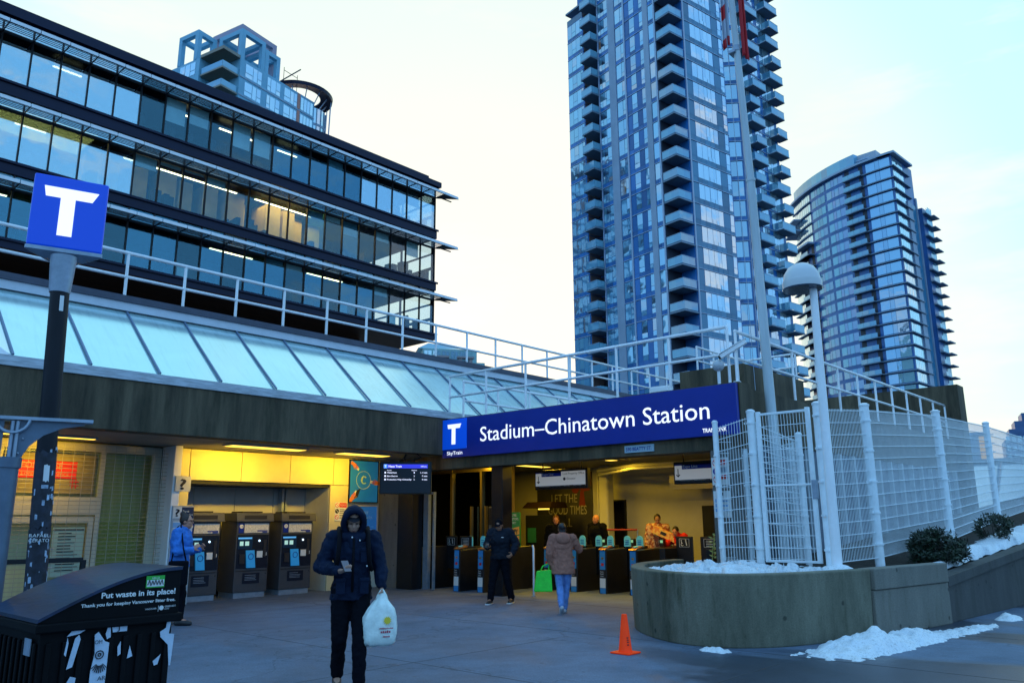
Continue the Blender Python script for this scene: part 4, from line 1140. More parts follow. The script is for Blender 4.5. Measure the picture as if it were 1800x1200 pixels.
for k in range(5, N2):
    z = ZB + P2 * k
    q = MB(CM); bay(q, WA, .4, 6.2, z + .35, z + 2.5, .03, [2.4, 1, 2.2], .06, 0); w2.add(q)
    q = MB(CM); bay(q, WA, 12.5, 18.2, z + .55, z + 2.5, .03, [1.2, 1, .7, 1.3], .1, 2); w2.add(q)
    q = MB(CM); bay(q, WA, 18.8, 24.2, z + .55, z + 2.5, .03, [1.2, 1, .7, 1.3], .1, 2); w2.add(q)
    lw = k < 24
    q = MB(CM); bay(q, WA, 29.5 if lw else 25, 34.4, z + .5, z + 2.5, 1.2 if lw else .03, 5 if lw else 9, .12, 1); w2.add(q)
    q = MB(CM); bay(q, WB, .4, 6.6, z + .45, z + 2.5, .03, [.7, .6, .7, .7, .7, .7], .08, 1); w2.add(q)
    # slab edges follow the curve
    sb = MB(CM)
    for a0, a1, o in ((0, 7, .55), (24.6, 35, .45 if not lw else 1.8)):
        n = 8 if a1 > 10 else 4
        for i in range(n):
            s0, s1 = a0 + (a1 - a0) * i / n, a0 + (a1 - a0) * (i + 1) / n
            sb.hexa([WA(s0, 0, z - .12), WA(s1, 0, z - .12), WA(s1, o, z - .12), WA(s0, o, z - .12)], [WA(s0, 0, z + .12), WA(s1, 0, z + .12), WA(s1, o, z + .12), WA(s0, o, z + .12)])
    sb.box(-.55, -.6, z - .12, 9.4, 0, z + .12); fl2.add(sb)
    # balcony stacks in the curve
    dk.hexa([WA(7.0, 0, z + .15), WA(12, 0, z + .15), WA(12, .03, z + .15), WA(7.0, .03, z + .15)], [WA(7.0, 0, z + 2.7), WA(12, 0, z + 2.7), WA(12, .03, z + 2.7), WA(7, .03, z + 2.7)])
    q = MB(CM); A = [WA(7.0, 0, z - .12), WA(12, 0, z - .12), WA(12, 1.1, z - .12), WA(7, 1.1, z - .12)]
    q.hexa(A, [(x, y, zz + .24) for x, y, zz in A], 0); bay(q, WA, 7.1, 11.9, z + .12, z + 1.15, 1.05, 3, .04, 1); b2.add(q)
    if lw:
        dk.hexa([WA(25, 0, z + .15), WA(29.4, 0, z + .15), WA(29.4, .03, z + .15), WA(25, .03, z + .15)], [WA(25, 0, z + 2.7), WA(29.4, 0, z + 2.7), WA(29.4, .03, z + 2.7), WA(25, .03, z + 2.7)])
        q = MB(CM); A = [WA(25, 0, z - .12), WA(29.6, 0, z - .12), WA(29.6, 1.7, z - .12), WA(25.6, 1.7, z - .12)]
        q.hexa(A, [(x, y, zz + .24) for x, y, zz in A], 0); bay(q, WA, 25.6, 29.5, z + .12, z + 1.15, 1.6, 2, .04, 1); b2.add(q)
    # right hand stack seen edge on
    if k < 26:
        q = MB(CM); q.box(13.2, -2.0, z - .12, 16.5, -.9, z + .12, 0); q.box(16.5, -2.7, z - .12, 20.2, -.9, z + .12, 0)
        bay(q, WB, 13.3, 16.4, z + .12, z + 1.1, 1.95, 2, .04, 1); bay(q, WB, 16.4, 19.3, z + .3, z + 2.5, 1.28, 3, .1, 1); b2.add(q)
w2.finish(); b2.finish(); fl2.finish(); dk.build("recess_cladding", M_tdark, CT)
# stepped roofs
q = MB(CM)
zt = ZB + P2 * N2
def arcslab(q, a0, a1, o, z0, z1, inn=0, n=10, m=0):
    for i in range(n):
        s0, s1 = a0 + (a1 - a0) * i / n, a0 + (a1 - a0) * (i + 1) / n
        q.hexa([WA(s0, -inn, z0), WA(s1, -inn, z0), WA(s1, o, z0), WA(s0, o, z0)], [WA(s0, -inn, z1), WA(s1, -inn, z1), WA(s1, o, z1), WA(s0, o, z1)], m)
arcslab(q, 0, 37, 1.0, zt, zt + .5, 4); q.box(-1.0, -1.1, zt, 10.5, 3, zt + .49)
arcslab(q, 6, 36, -.8, zt + 1.6, zt + 2.0, 5)
for k in (27, 26): arcslab(q, 30, 37.5, 2.2, ZB + P2 * k - .2, ZB + P2 * k + .2, 2, 5)
arcslab(q, 24.6, 35, 1.95, ZB + P2 * 24, ZB + P2 * 24 + .5, 0, 8)
q.build("roof", mat("roof_edge", (.36, .46, .58), .5), CT)
q = MB(CM); arcslab(q, 9, 34, -1.6, zt + .9, zt + 3.6, .05, 12); q.build("roof_screen", M_bal, CT)
q = MB(CM); q.box(3.5, 4.5, zt + .9, 10, 13, zt + 4.0); q.build("penthouse", mat("penthouse", (.42, .46, .52), .5), CT)

# ------------------------------------------------------------------ tower with the ring canopy behind the office block
RX, RY = 52.05, 102.5
RT = thing("apartment_tower", "pale blue framed apartment tower with a round roof canopy, behind the office block", "tower", (RX, RY, 0))
RM = FR(RX, RY, RAD(12))
M_rt = mat("pale_blue_render", (.22, .50, .66), .6, var=.08, scale=.3)
M_rtp = mat("mauve_render", (.40, .33, .42), .6)
b = MB(RM)
ZR = 74.6
b.box(0, 0, 0, 15.5, 14, ZR - 4.6); b.box(-3.2, 5.2, 0, -.005, 14, ZR - 4.7); b.box(-3.3, 14.01, 0, 15, 24, ZR - 8.6)
b.build("wall", M_rt, RT)
q = MB(RM)
def frame_box(q, x0, y0, x1, y1, z0, z1, t=.55):
    for (x, y) in ((x0, y0), (x1 - t, y0), (x0, y1 - t), (x1 - t, y1 - t)): q.box(x, y, z0, x + t, y + t, z1 - t)
    q.box(x0, y0, z1 - t, x1, y0 + t, z1); q.box(x0, y1 - t, z1 - t, x1, y1, z1); q.box(x0, y0 + t, z1 - t, x0 + t, y1 - t, z1); q.box(x1 - t, y0 + t, z1 - t, x1, y1 - t, z1)
for fa in ((0, 0, 4.6, 5.2, ZR - 4.6, ZR + .4), (4.65, 0, 7.7, 5.2, ZR - 4.6, ZR - .6), (-3.2, 6.0, 0.2, 10.5, ZR - 4.6, ZR + .4), (-3.2, 15, 0, 19.5, ZR - 8.6, ZR - 4.4)):
    q = MB(RM); frame_box(q, *fa, .7); q.build("roof_frame", M_rt, RT)
q = MB(RM); frame_box(q, 1.2, 1.6, 8.2, 8.4, ZR - 4.6, ZR + 2.4, .8); q.build("roof_frame", M_rtp, RT)
wl = lambda a, o, z: (-o, a, z); wl2 = lambda a, o, z: (-3.2 - o, a, z); wl3 = lambda a, o, z: (-3.3 - o, a, z)
w3 = Capped("window", [M_tg2, M_tg1], RT, 100)
ln = MB(RM); rp_ = MB(RM)
for k in range(11):
    z = ZR - 4.6 - 3.0 * (k + 1)
    for a0, a1, pn in ((1.0, 4.2, [1.4, .8, .8]), (5.3, 8.0, [.7, 1.1, .9]), (8.8, 11.6, [1.2, .7, .6])):
        q = MB(RM); bay(q, wR, a0, a1, z + .3, z + 2.5, .04, pn, .1, 0, .7); w3.add(q)
    q = MB(RM); bay(q, wR, 12.4, 15.2, z + .3, z + 2.5, .04, 4, .1, 0); w3.add(q)
    q = MB(RM); bay(q, wl2, 6.0, 9.6, z + .4, z + 2.5, .04, 3, .1, 0, .7); w3.add(q)
    if k > 1: q = MB(RM); bay(q, wl3, 15, 18.5, z + .4, z + 2.5, .04, 3, .1, 0); bay(q, wl3, 20, 23.5, z + .4, z + 2.5, .04, 2, .1, 1); w3.add(q)
    ln.box(0, -.08, z - .1, 15.5, -.004, z + .1)
    rp_.box(11.7, -.05, z + .2, 12.3, -.003, z + 2.9)
    q = MB(RM); q.box(-3.0, .2, z - .12, -.01, 5.1, z + .14); q.add([(-2.95, .3, z + .2), (-2.95, 5, z + .2), (-2.95, 5, z + 1.15), (-2.95, .3, z + 1.15)], [(0, 1, 2, 3)], 1)
    q.add([(-2.95, .25, z + .2), (-.05, .25, z + .2), (-.05, .25, z + 1.15), (-2.95, .25, z + 1.15)], [(0, 1, 2, 3)], 1)
    q.build("balcony", [mat("buff_slab", (.32, .28, .22), .7), M_bal] if k == 0 else [bpy.data.materials["buff_slab"], M_bal], RT)
w3.finish(); ln.build("floor_line", M_tgrey, RT); rp_.build("pink_panel", mat("salmon_panel", (.6, .25, .18), .6), RT)
q = MB(RM); q.box(-3.1, .1, ZR - 4.7, -.0, 5.2, ZR - 4.2); q.build("roof_slab", bpy.data.materials["buff_slab"], RT)
# drum with glazing and ring canopy
q = MB(RM); q.lathe([(2.7, 0), (2.7, ZR - 5.5)], 20, (16.8, 2.4, 0)); q.build("round_bay", M_tg2, RT)
q = MB(RM)
for k in range(11): q.lathe([(2.76, ZR - 8.6 - 3 * k), (2.76, ZR - 8.2 - 3 * k)], 20, (16.8, 2.4, 0))
for i in range(20): q.beam((16.8 + 2.76 * cos(i * pi / 10), 2.4 + 2.76 * sin(i * pi / 10), 30), (16.8 + 2.76 * cos(i * pi / 10), 2.4 + 2.76 * sin(i * pi / 10), ZR - 5.5), .12, .12)
q.build("bay_mullion", M_tgrey, RT)
q = MB(RM); cc = (15.6, 3.6)
n = 40
for i in range(n):
    a, c = 2 * pi * i / n, 2 * pi * (i + 1) / n
    pr = lambda r, t, z: (cc[0] + r * cos(t), cc[1] + r * sin(t), z)
    q.hexa([pr(3.4, a, ZR - 2.7), pr(3.4, c, ZR - 2.7), pr(5.4, c, ZR - 3.1), pr(5.4, a, ZR - 3.1)], [pr(3.4, a, ZR - 2.5), pr(3.4, c, ZR - 2.5), pr(5.5, c, ZR - 2.5), pr(5.5, a, ZR - 2.5)])
q.build("ring_canopy", M_navy, RT)
q = MB(RM)
for i in range(12):
    t = 2 * pi * i / 12; q.tube((cc[0] + 4.6 * cos(t), cc[1] + 4.6 * sin(t), ZR - 3.0), (cc[0] + 2.6 * cos(t), cc[1] + 2.6 * sin(t), ZR - 6), .09, 6)
for t in (-.9, -.6, -.3): q.tube((cc[0] + 5.2 * cos(t), cc[1] + 5.2 * sin(t), ZR - 3.1), (cc[0] + 4.3 * cos(t), cc[1] + 4.3 * sin(t), 30), .09, 6)
q.build("canopy_strut", M_tmull, RT)
q = MB(RM); q.beam((8.3, .4, ZR - 4.2), (12.4, .4, ZR + .0), .18, .18); q.tube((8.9, .4, ZR - 4.6), (8.9, .4, ZR - 1.4), .05, 6); q.tube((11.8, .4, ZR - 4.6), (11.8, .4, ZR - 1.4), .05, 6); q.tube((8.9, .4, ZR - 1.9), (11.8, .4, ZR - 1.9), .05, 6)
q.build("roof_davit", M_navy, RT)

# ------------------------------------------------------------------ low glass block beyond the roof
GB = thing("apartment_building", "low greenish glass apartment block with brown framed bays beyond the roof railing", "building", (112, 125, 0))
GM = FR(109, 129.5, RAD(-34))
b = MB(GM); b.box(0, 0, 0, 16.6, 10, 35.6); b.box(3, 1, 35.6, 15.0, 9, 38.6)
b.build("wall", mat("green_glass_wall", (.34, .55, .55), .25, var=.2, scale=.4), GB)
w4 = Capped("window", [M_tg2, M_tg1], GB)
for z in (29.8, 32.6, 35.7):
    x0, x1 = (0, 16.6) if z < 35 else (3.2, 14.8)
    o = 0 if z < 35 else -1
    k = x0
    while k < x1 - 1.9:
        q = MB(GM); bay(q, wR, k + .1, k + 1.8, z, z + 2.4, .05 + o, 2, .12, 0, .8); w4.add(q); k += 1.95
w4.finish()
q = MB(GM)
for x0 in (-.2, 5.2, 10.6):
    q.box(x0, -1.3, 25, x0 + .7, -.06, 36.2); q.box(x0 + 2.3, -1.3, 25, x0 + 3.0, -.06, 36.2); q.box(x0 - .3, -1.6, 36.2, x0 + 3.3, -.06, 36.6)
q.build("bay_frame", mat("brown_render", (.42, .34, .34), .7), GB)
q = MB(GM); q.hexa([(2, 1, 38.6), (15.5, 1, 38.6), (15.5, 9, 38.6), (2, 9, 38.6)], [(4.5, 3, 40.2), (13, 3, 39.4), (13, 8, 39.4), (4.5, 8, 40.2)]); q.build("roof", M_bal, GB)

# ------------------------------------------------------------------ far buildings at the right edge
FA = thing("apartment_tower", "small far tower with a sunset glint painted on its facade between the fence posts", "tower", (293, 63, 0))
b = MB(FR(293, 66.3, RAD(-60))); b.box(0, 0, 0, 6.5, 10, 29.2); b.build("wall", M_tgrey, FA)
b = MB(FR(293, 66.3, RAD(-60))); b.box(3.4, -.2, 0, 6.4, -.01, 27.8); b.build("sunset_glint", mat("painted_sunset_glint", (.95, .50, .08), .3, emit=(1, .55, .1), es=.35), FA)  # orange colour and glow stand in for reflected sunset
b = MB(FR(293, 66.3, RAD(-60)))
for k in range(10): b.box(-.8, -1.0, 3 + k * 2.8, 7.6, -.21, 3.25 + k * 2.8)
b.build("balcony_slabs", M_tgrey, FA)
FB = thing("office_tower", "far stepped blue tower at the right edge of the photo", "tower", (296, 52, 0))
b = MB(FR(294.8, 56.2, RAD(-75))); b.box(0, 0, 0, 30, 12, 26.0); b.box(1.6, .2, 26, 30, 12, 29.5); b.box(3.4, .4, 29.5, 30, 12, 32.0); b.box(5.6, .6, 32, 30, 12, 34.5)
b.build("wall", mat("stepped_blue", (.07, .15, .32), .5, var=.2, scale=.3), FB)
b = MB(FR(294.8, 56.2, RAD(-75)))
for k in range(9):
    for i in range(5): bay(b, wR, .4 + i * 1.6, 1.6 + i * 1.6, 3 + k * 2.8, 4.8 + k * 2.8, .05, 1, .1)
b.build("windows", M_tg1, FB)
# glass canopy structure of the station beyond the fence
GC = thing("glass_canopy", "pale blue sloping glass canopy along the side street beyond the mesh fence", "canopy", (41, 4, 0))
b = MB()
for i in range(9):
    y1, y0 = 10.6 - i * 2.2, 10.6 - (i + 1) * 2.2
    b.slab([(40.2, y1 - .04, 1.9), (40.2, y0 + .04, 1.9), (42.6, y0 + .04, 4.15), (42.6, y1 - .04, 4.15)][::-1], (-.68, 0, .73), .04)
b.build("glass_pane", frosted("canopy_glass", (.35, .62, .75)), GC)
b = MB()
for i in range(10): b.beam((40.1, 10.6 - i * 2.2, 1.9), (42.5, 10.6 - i * 2.2, 4.2), .09, .12, up=(-.68, 0, .73))
b.beam((42.6, 11, 4.22), (42.6, -10, 4.22), .3, .16); b.beam((40.1, 11, 1.85), (40.1, -10, 1.85), .25, .2)
b.build("frame", M_side, GC)
b = MB(); b.box(40.3, -10, 0, 42, 10.8, 1.75); b.build("base_wall", M_side, GC)
# ------------------------------------------------------------------ planter, snow, shrubs
def spline(pts, n=6, closed=False):
    res = []
    k = len(pts)
    for i in range(k if closed else k - 1):
        p0 = Vector(pts[i - 1] if (closed or i) else pts[0]); p1 = Vector(pts[i]); p2 = Vector(pts[(i + 1) % k])
        p3 = Vector(pts[(i + 2) % k] if (closed or i + 2 < k) else pts[-1])
        for j in range(n):
            t = j / n
            res.append(.5 * ((2 * p1) + (-p0 + p2) * t + (2 * p0 - 5 * p1 + 4 * p2 - p3) * t * t + (-p0 + 3 * p1 - 3 * p2 + p3) * t ** 3))
    if not closed: res.append(Vector(pts[-1]))
    return res
PL = thing("planter", "rounded board-marked concrete planter wall in front of the white mesh fence", "planter", (10, 5.5, 0))
outer = spline([(13.0, 7.95), (11.6, 7.75), (10.55, 7.2), (9.85, 6.45), (9.55, 5.75), (9.65, 5.15), (10.15, 4.68), (10.95, 4.36), (11.86, 4.10)], 7)
b = MB()
n = len(outer)
TH = .22
inner = []
for i, p in enumerate(outer):
    d = (outer[min(i + 1, n - 1)] - outer[max(i - 1, 0)]).normalized(); inner.append(p + Vector((-d.y, d.x)) * TH)
for i in range(n - 1):
    a, c, ci, ai = outer[i], outer[i + 1], inner[i + 1], inner[i]
    sh = Vector((10.9, 5.9))
    lo = lambda p: p + (sh - p).normalized() * .03
    b.hexa([(*lo(a), 0), (*lo(c), 0), (*ci, 0), (*ai, 0)], [(*a, .90), (*c, .90), (*ci, .90), (*ai, .90)])
me = b.mesh("planter_wall")
bm = bmesh.new(); bm.from_mesh(me); bmesh.ops.remove_doubles(bm, verts=bm.verts, dist=.0005)
dead = {}
for f in bm.faces: dead.setdefault(tuple(sorted(v.index for v in f.verts)), []).append(f)
bmesh.ops.delete(bm, geom=[f for fs in dead.values() if len(fs) > 1 for f in fs], context="FACES"); bm.to_mesh(me); bm.free()
pw = link_mesh(me, "planter_wall", M_concP, PL); bv = pw.modifiers.new("b", "BEVEL"); bv.width = .02; bv.segments = 2; bv.limit_method = "ANGLE"; bv.angle_limit = RAD(50)
b = MB(); b.prism([(11.86, 4.05), (14.1, 3.70), (14.14, 3.95), (11.9, 4.3)], .62, .905); b.prism([(11.86, 4.075), (14.12, 3.72), (14.14, 3.95), (11.9, 4.3)], 0, .614)
b.build("planter_block", M_concB, PL, bevel=.015)
RW = thing("retaining_wall", "dark sloping concrete retaining wall running right from the planter", "wall", (14.2, 3.7, 0))
b = MB(); b.hexa([(14.13, 3.76, 0), (30, 2.5, 0), (30, 2.8, 0), (14.16, 4.0, 0)], [(14.13, 3.76, .68), (30, 2.5, 1.95), (30, 2.8, 1.95), (14.16, 4.0, .68)]); b.build("wall", M_concR, RW, bevel=.012)
b = MB(); b.hexa([(14.13, 3.72, .55), (30, 2.46, 1.82), (30, 2.50, 1.82), (14.13, 3.757, .55)], [(14.13, 3.72, .69), (30, 2.46, 1.96), (30, 2.50, 1.96), (14.13, 3.757, .69)]); b.build("coping", M_concR, RW)
M_soil = mat("soil", (.018, .014, .010), .95, var=.5, scale=12, bump=.8, bscale=30)
b = MB(); b.add([(9.9, 5.2, .80), (11.9, 4.3, .80), (14.2, 3.9, .66), (14.2, 6.45, .86), (13.0, 7.7, .82), (10.6, 7.1, .8)], [(0, 1, 2, 3, 4, 5)])
b.add([(14.2, 3.9, .66), (60, 1.2, 4.2), (60, 6.4, 4.2), (14.2, 6.4, .86)], [(0, 1, 2, 3)])
tag(b.build("planting_soil", M_soil), kind="structure", label="dark soil bed rising behind the planter wall")
M_street = mat("side_street", (.20, .22, .25), .8, var=.15, scale=.6)
b = MB(); b.quad((19, 5.2, 1.15), (60, 5.2, 3.0), (60, -30, 3.0), (24, -6, .9)) if False else b.quad((19.5, 5.1, 1.22), (40, 5.1, 1.8), (40, 10.8, 1.8), (27.0, 6.15, 1.5))
tag(b.build("side_street_path", M_street), kind="structure", label="snow dusted path beyond the mesh fence")

def snow_mat():
    mt, n, bb = new_mat("snow")
    bb.inputs["Base Color"].default_value = (.70, .78, .84, 1); bb.inputs["Roughness"].default_value = .55
    bb.inputs["Subsurface Weight"].default_value = .0
    g = n.nodes.new("ShaderNodeNewGeometry")
    q = n.nodes.new("ShaderNodeTexNoise"); q.inputs["Scale"].default_value = 30; q.inputs["Detail"].default_value = 9; q.inputs["Roughness"].default_value = .82
    n.links.new(g.outputs["Position"], q.inputs[0])
    r = n.nodes.new("ShaderNodeValToRGB"); r.color_ramp.elements[0].position = .34; r.color_ramp.elements[1].position = .5
    r.color_ramp.elements[0].color = (.40, .44, .46, 1); r.color_ramp.elements[1].color = (.76, .82, .86, 1)
    n.links.new(q.outputs[0], r.inputs[0]); n.links.new(r.outputs[0], bb.inputs["Base Color"])
    bp = n.nodes.new("ShaderNodeBump"); bp.inputs["Strength"].default_value = .35; bp.inputs["Distance"].default_value = .02
    n.links.new(q.outputs[0], bp.inputs["Height"]); n.links.new(bp.outputs[0], bb.inputs["Normal"])
    return mt
M_snow = snow_mat()
from mathutils import noise as NZ
def snow_patch(label, hfun, x0, x1, y0, y1, step, zfun=lambda x, y: 0.0, name="snow_heap", group=None):
    """height field; only cells where the snow has thickness are kept"""
    nx, ny = int((x1 - x0) / step) + 1, int((y1 - y0) / step) + 1
    H = {}; V = []; idx = {}
    for i in range(nx):
        for j in range(ny):
            x, y = x0 + i * step, y0 + j * step
            H[i, j] = hfun(x, y)
    fs = []
    def vid(i, j):
        if (i, j) not in idx:
            x, y = x0 + i * step, y0 + j * step
            jx, jy = NZ.noise(Vector((x * 9, y * 9, 1))) * step * .4, NZ.noise(Vector((x * 9, y * 9, 7))) * step * .4
            idx[i, j] = len(V); V.append((x + jx, y + jy, zfun(x, y) + max(-.012, H[i, j])))
        return idx[i, j]
    for i in range(nx - 1):
        for j in range(ny - 1):
            if max(H[i, j], H[i + 1, j], H[i, j + 1], H[i + 1, j + 1]) > 0:
                fs.append([vid(i, j), vid(i + 1, j), vid(i + 1, j + 1), vid(i, j + 1)])
    me = bpy.data.meshes.new("snow"); me.from_pydata(V, [], fs)
    o = link_mesh(me, name, M_snow, None, (x0, y0, zfun(x0, y0)), smooth=True)
    return tag(o, label, "snow", group)
def fbm(x, y, s=1.0, z=0.0):
    return NZ.noise(Vector((x * s, y * s, z))) + .5 * NZ.noise(Vector((x * s * 2.1, y * s * 2.1, z + 3))) + .28 * NZ.noise(Vector((x * s * 4.6, y * s * 4.6, z + 9))) + .16 * NZ.noise(Vector((x * s * 11, y * s * 11, z)))
def pile(x, y):
    # ploughed ridge against the block: centre line from (9.9, 3.95) to (14.3, 3.25)
    t = (x - 9.75) / 4.7
    if t < -.06 or t > 1.02: return -1
    yc = 4.08 - .17 * (x - 9.6) - .12
    wdt = .37 * (1 - .72 * t) + .04
    top = (.14 * math.exp(-((x - 10.75) / .42) ** 2) + .08 * math.exp(-((x - 11.8) / .35) ** 2) + .06 * (1 - t) + .05) * min(1, (t + .05) / .12 if t < .1 else 1, (1.02 - t) * 8)
    r = (y - yc) / wdt
    if abs(r) > 1.25: return -1
    lim = 4.13 - .155 * (x - 11.86) - .02 if x > 11.86 else 9
    if y > lim - .01: return -1
    return top * (1 - r * r * (1 if r < 0 else .5)) * (1 + .35 * fbm(x, y, 3.2)) + .05 * fbm(x, y, 7) - .03
snow_patch("ploughed heap of lumpy snow piled against the foot of the concrete planter block", pile, 9.4, 14.6, 2.6, 4.4, .035)
snow_patch("thin scrap of snow on the paving at the foot of the round planter", lambda x, y: .045 - .12 * (((x - 9.36) / .22) ** 2 + ((y - 5.18) / .34) ** 2) + .045 * fbm(x, y, 8), 9.0, 9.8, 4.7, 5.7, .02)
snow_patch("small scrap of snow at the base of the dark retaining wall", lambda x, y: .07 - .1 * (((x - 15.3) / .5) ** 2 + ((y - 3.2) / .22) ** 2) + .05 * fbm(x, y, 5), 14.6, 16, 2.8, 3.6, .03)
poly_in = [tuple(p) for p in inner] + [(14.3, 4.1), (14.3, 7.7)]
def inside(x, y):
    c = False
    for i in range(len(poly_in)):
        (x1, y1), (x2, y2) = poly_in[i - 1], poly_in[i]
        if (y1 > y) != (y2 > y) and x < (x2 - x1) * (y - y1) / (y2 - y1) + x1: c = not c
    return c
def top_snow(x, y):
    c = Vector((11.45, 5.75)); p = Vector((x, y))
    d = ((x - 11.5) / 1.75) ** 2 + ((y - 6.0) / 1.55) ** 2
    if y < 5.15 - .28 * (x - 10.6): return -1
    if not inside(x, y): return -1
    return .085 - .11 * d + .12 * fbm(x, y, 2.2, 4) - (.16 if fbm(x, y, 4.5, 11) < .02 else 0)
snow_patch("patchy snow lying over the soil inside the round planter", top_snow, 9.6, 13.4, 4.3, 7.9, .035, lambda x, y: .82)
snow_patch("snow ring round the foot of the white lamp post", lambda x, y: .11 - 1.3 * ((x - 12.2) ** 2 + (y - 4.68) ** 2) + .03 * fbm(x, y, 6), 11.8, 12.7, 4.3, 5.1, .025, lambda x, y: .82)
snow_patch("long bank of snow on the raised bed behind the dark retaining wall", lambda x, y: .10 + .12 * fbm(x, y, 1.1) - .35 * max(0, y - 4.1) - (.4 if x < 15.0 else 0) - (1 if y < 4.03 - .0794 * (x - 14.16) + .06 else 0), 14.8, 24, 3.0, 4.9, .07, lambda x, y: .70 + .0772 * (x - 14.2))

M_leaf = mat("dark_leaf", (.012, .028, .012), .55, island=.8)
M_stem = mat("stem", (.04, .028, .018), .8)
def shrub(label, cx, cy, cz, rx, ry, rz, n, holes, seed):
    T = thing("shrub", label, "shrub", (cx, cy, cz), group="clipped shrubs above the retaining wall")
    R = random.Random(seed); q = MB(); st = MB()
    for i in range(n):
        a, e, r = R.uniform(0, 2 * pi), math.asin(R.uniform(-.75, 1)), R.uniform(.45, 1.02) ** .6
        x, y, z = cos(e) * cos(a), cos(e) * sin(a), sin(e)
        bump = 1 + .34 * NZ.noise(Vector((x * 2.3, y * 2.3, z * 2.3 + seed)))
        p = Vector((cx + x * rx * r * bump, cy + y * ry * r * bump, cz + rz + z * rz * r * bump))
        if NZ.noise(p * 2.6 + Vector((seed, 0, 0))) < holes: continue
        u = Vector((R.gauss(0, 1), R.gauss(0, 1), R.gauss(0, 1))).normalized(); w = u.orthogonal().normalized(); L = R.uniform(.025, .05)
        q.add([p, p + u * L + w * L * .35, p + u * L * 2, p + u * L - w * L * .35], [(0, 1, 2, 3)])
    for i in range(14):
        a = R.uniform(0, 2 * pi); st.tube((cx + cos(a) * .05, cy + sin(a) * .05, cz - .15), (cx + cos(a) * rx * .6, cy + sin(a) * ry * .6, cz + rz * R.uniform(.5, 1.5)), .012, 5, r2=.004)
    q.build("foliage", M_leaf, T); st.build("stems", M_stem, T)
shrub("broad clipped dark shrub nearer the concrete planter block", 15.62, 4.22, .74, .54, .46, .33, 7500, -.22, 3)
shrub("smaller loose dark shrub farther up the bed at the right edge", 18.95, 4.02, 1.10, .36, .36, .28, 2600, -.12, 8)
tw = thing("twig", "thin yellowish leafy twig growing from the snow beside the left fence post", "plant", (12.6, 6.9, .9))
b = MB(); b.path([(12.6, 6.95, .8), (12.62, 6.93, 1.1), (12.66, 6.9, 1.3)], .008, 5)
for i in range(16):
    z = .95 + i * .025; a = i * 2.1; p = Vector((12.63, 6.92, z)); u = Vector((cos(a), sin(a), .4)).normalized(); w = u.orthogonal(); b.add([p, p + u * .04 + w * .018, p + u * .09, p + u * .04 - w * .018], [(0, 1, 2, 3)])
b.build("stem", mat("twig_yellow", (.28, .24, .05), .7), tw)

# ------------------------------------------------------------------ mesh fence
FN = thing("mesh_fence", "tall white welded mesh fence with round posts standing on the planter", "fence", (12.9, 6, .85))
M_fence = mat("fence_paint", (.84, .92, .96), .4, var=.06, scale=6)
def fpost(x, y, z0, z1, r=.04, parent=FN):
    q = MB(); r *= 1.22; q.tube((x, y, z0 - .12), (x, y, z1), r, 14); q.lathe([(r * 1.12, 0), (r * 1.15, .03), (r * .6, .055)], 14, (x, y, z1))
    zz = z0 + .25
    while zz < z1 - .1:
        q.lathe([(r * 1.18, 0), (r * 1.18, .035)], 14, (x, y, zz)); q.box(x - r * 1.7, y - .012, zz, x - r, y + .012, zz + .035); zz += .52
    q.build("post", M_fence, parent, smooth="auto")
def fpanel(a, c, za0, za1, zc0, zc1, parent=FN, frame=0, wstep=.052, hstep=.2, name="mesh_panel", off=(0, 0)):
    a, c = Vector(a) + Vector(off), Vector(c) + Vector(off)
    L_ = (c - a).length; q = MB(); n = max(2, int(L_ / wstep))
    for i in range(n + 1):
        t = i / n; p = a + (c - a) * t; z0, z1 = za0 + (zc0 - za0) * t, za1 + (zc1 - za1) * t
        q.beam((p.x, p.y, z0), (p.x, p.y, z1 + .025), .006, .006)
    m_ = max(2, round((za1 - za0) / hstep)); d = (c - a).normalized(); nn = Vector((-d.y, d.x)) * .006
    for j in range(m_ + 1):
        t = j / m_
        for s_ in (-1, 1):
            q.beam((a.x + nn.x * s_, a.y + nn.y * s_, za0 + (za1 - za0) * t), (c.x + nn.x * s_, c.y + nn.y * s_, zc0 + (zc1 - zc0) * t), .009, .010)
    q.build(name, M_fence, parent)
PA, PB, PC, PD, PE, PF, PG, PH, PI_, PJ = (12.85, 6.87), (13.14, 6.50), (12.86, 6.19), (12.87, 6.06), (12.87, 5.20), (12.66, 4.95), (14.35, 4.79), (18.65, 4.77), (23.0, 4.75), (28.5, 4.75)
PIN = (13.72, 5.74)
fpost(*PA, .85, 3.25); fpost(*PB, .85, 3.22); fpost(*PC, .85, 3.38, .056); fpost(*PF, .85, 3.37, .06); fpost(*PG, .9, 3.50, .064); fpost(*PIN, .85, 3.02, .045)
fpost(*PH, 1.08, 3.80, .07); fpost(*PI_, 1.52, 3.92, .06); fpost(*PJ, 1.9, 3.95, .05)
fpanel(PA, PC, .92, 3.15, .92, 3.3); fpanel(PA, PB, .95, 3.12, .95, 3.12, off=(.02, .02)); fpanel(PB, PIN, .95, 3.1, .92, 2.92); fpanel((12.95, 6.2), PIN, .92, 3.2, .92, 2.9)
fpanel(PF, PG, .92, 3.28, .95, 3.42); fpanel(PG, PH, .95, 3.42, 1.15, 3.72); fpanel(PH, PI_, 1.15, 3.72, 1.55, 3.85); fpanel(PI_, PJ, 1.55, 3.85, 1.95, 3.88)
fpanel(PIN, (14.3, 6.4), .92, 2.9, .92, 2.9)
GT = thing("mesh_gate", "white welded mesh gate leaf with flat bar frame between two fence posts", "gate", (12.87, 5.6, .9))
fpanel((PD[0], PD[1] - .03), (PE[0], PE[1] + .03), .93, 3.32, .93, 3.32, parent=GT, name="mesh_infill")
q = MB()
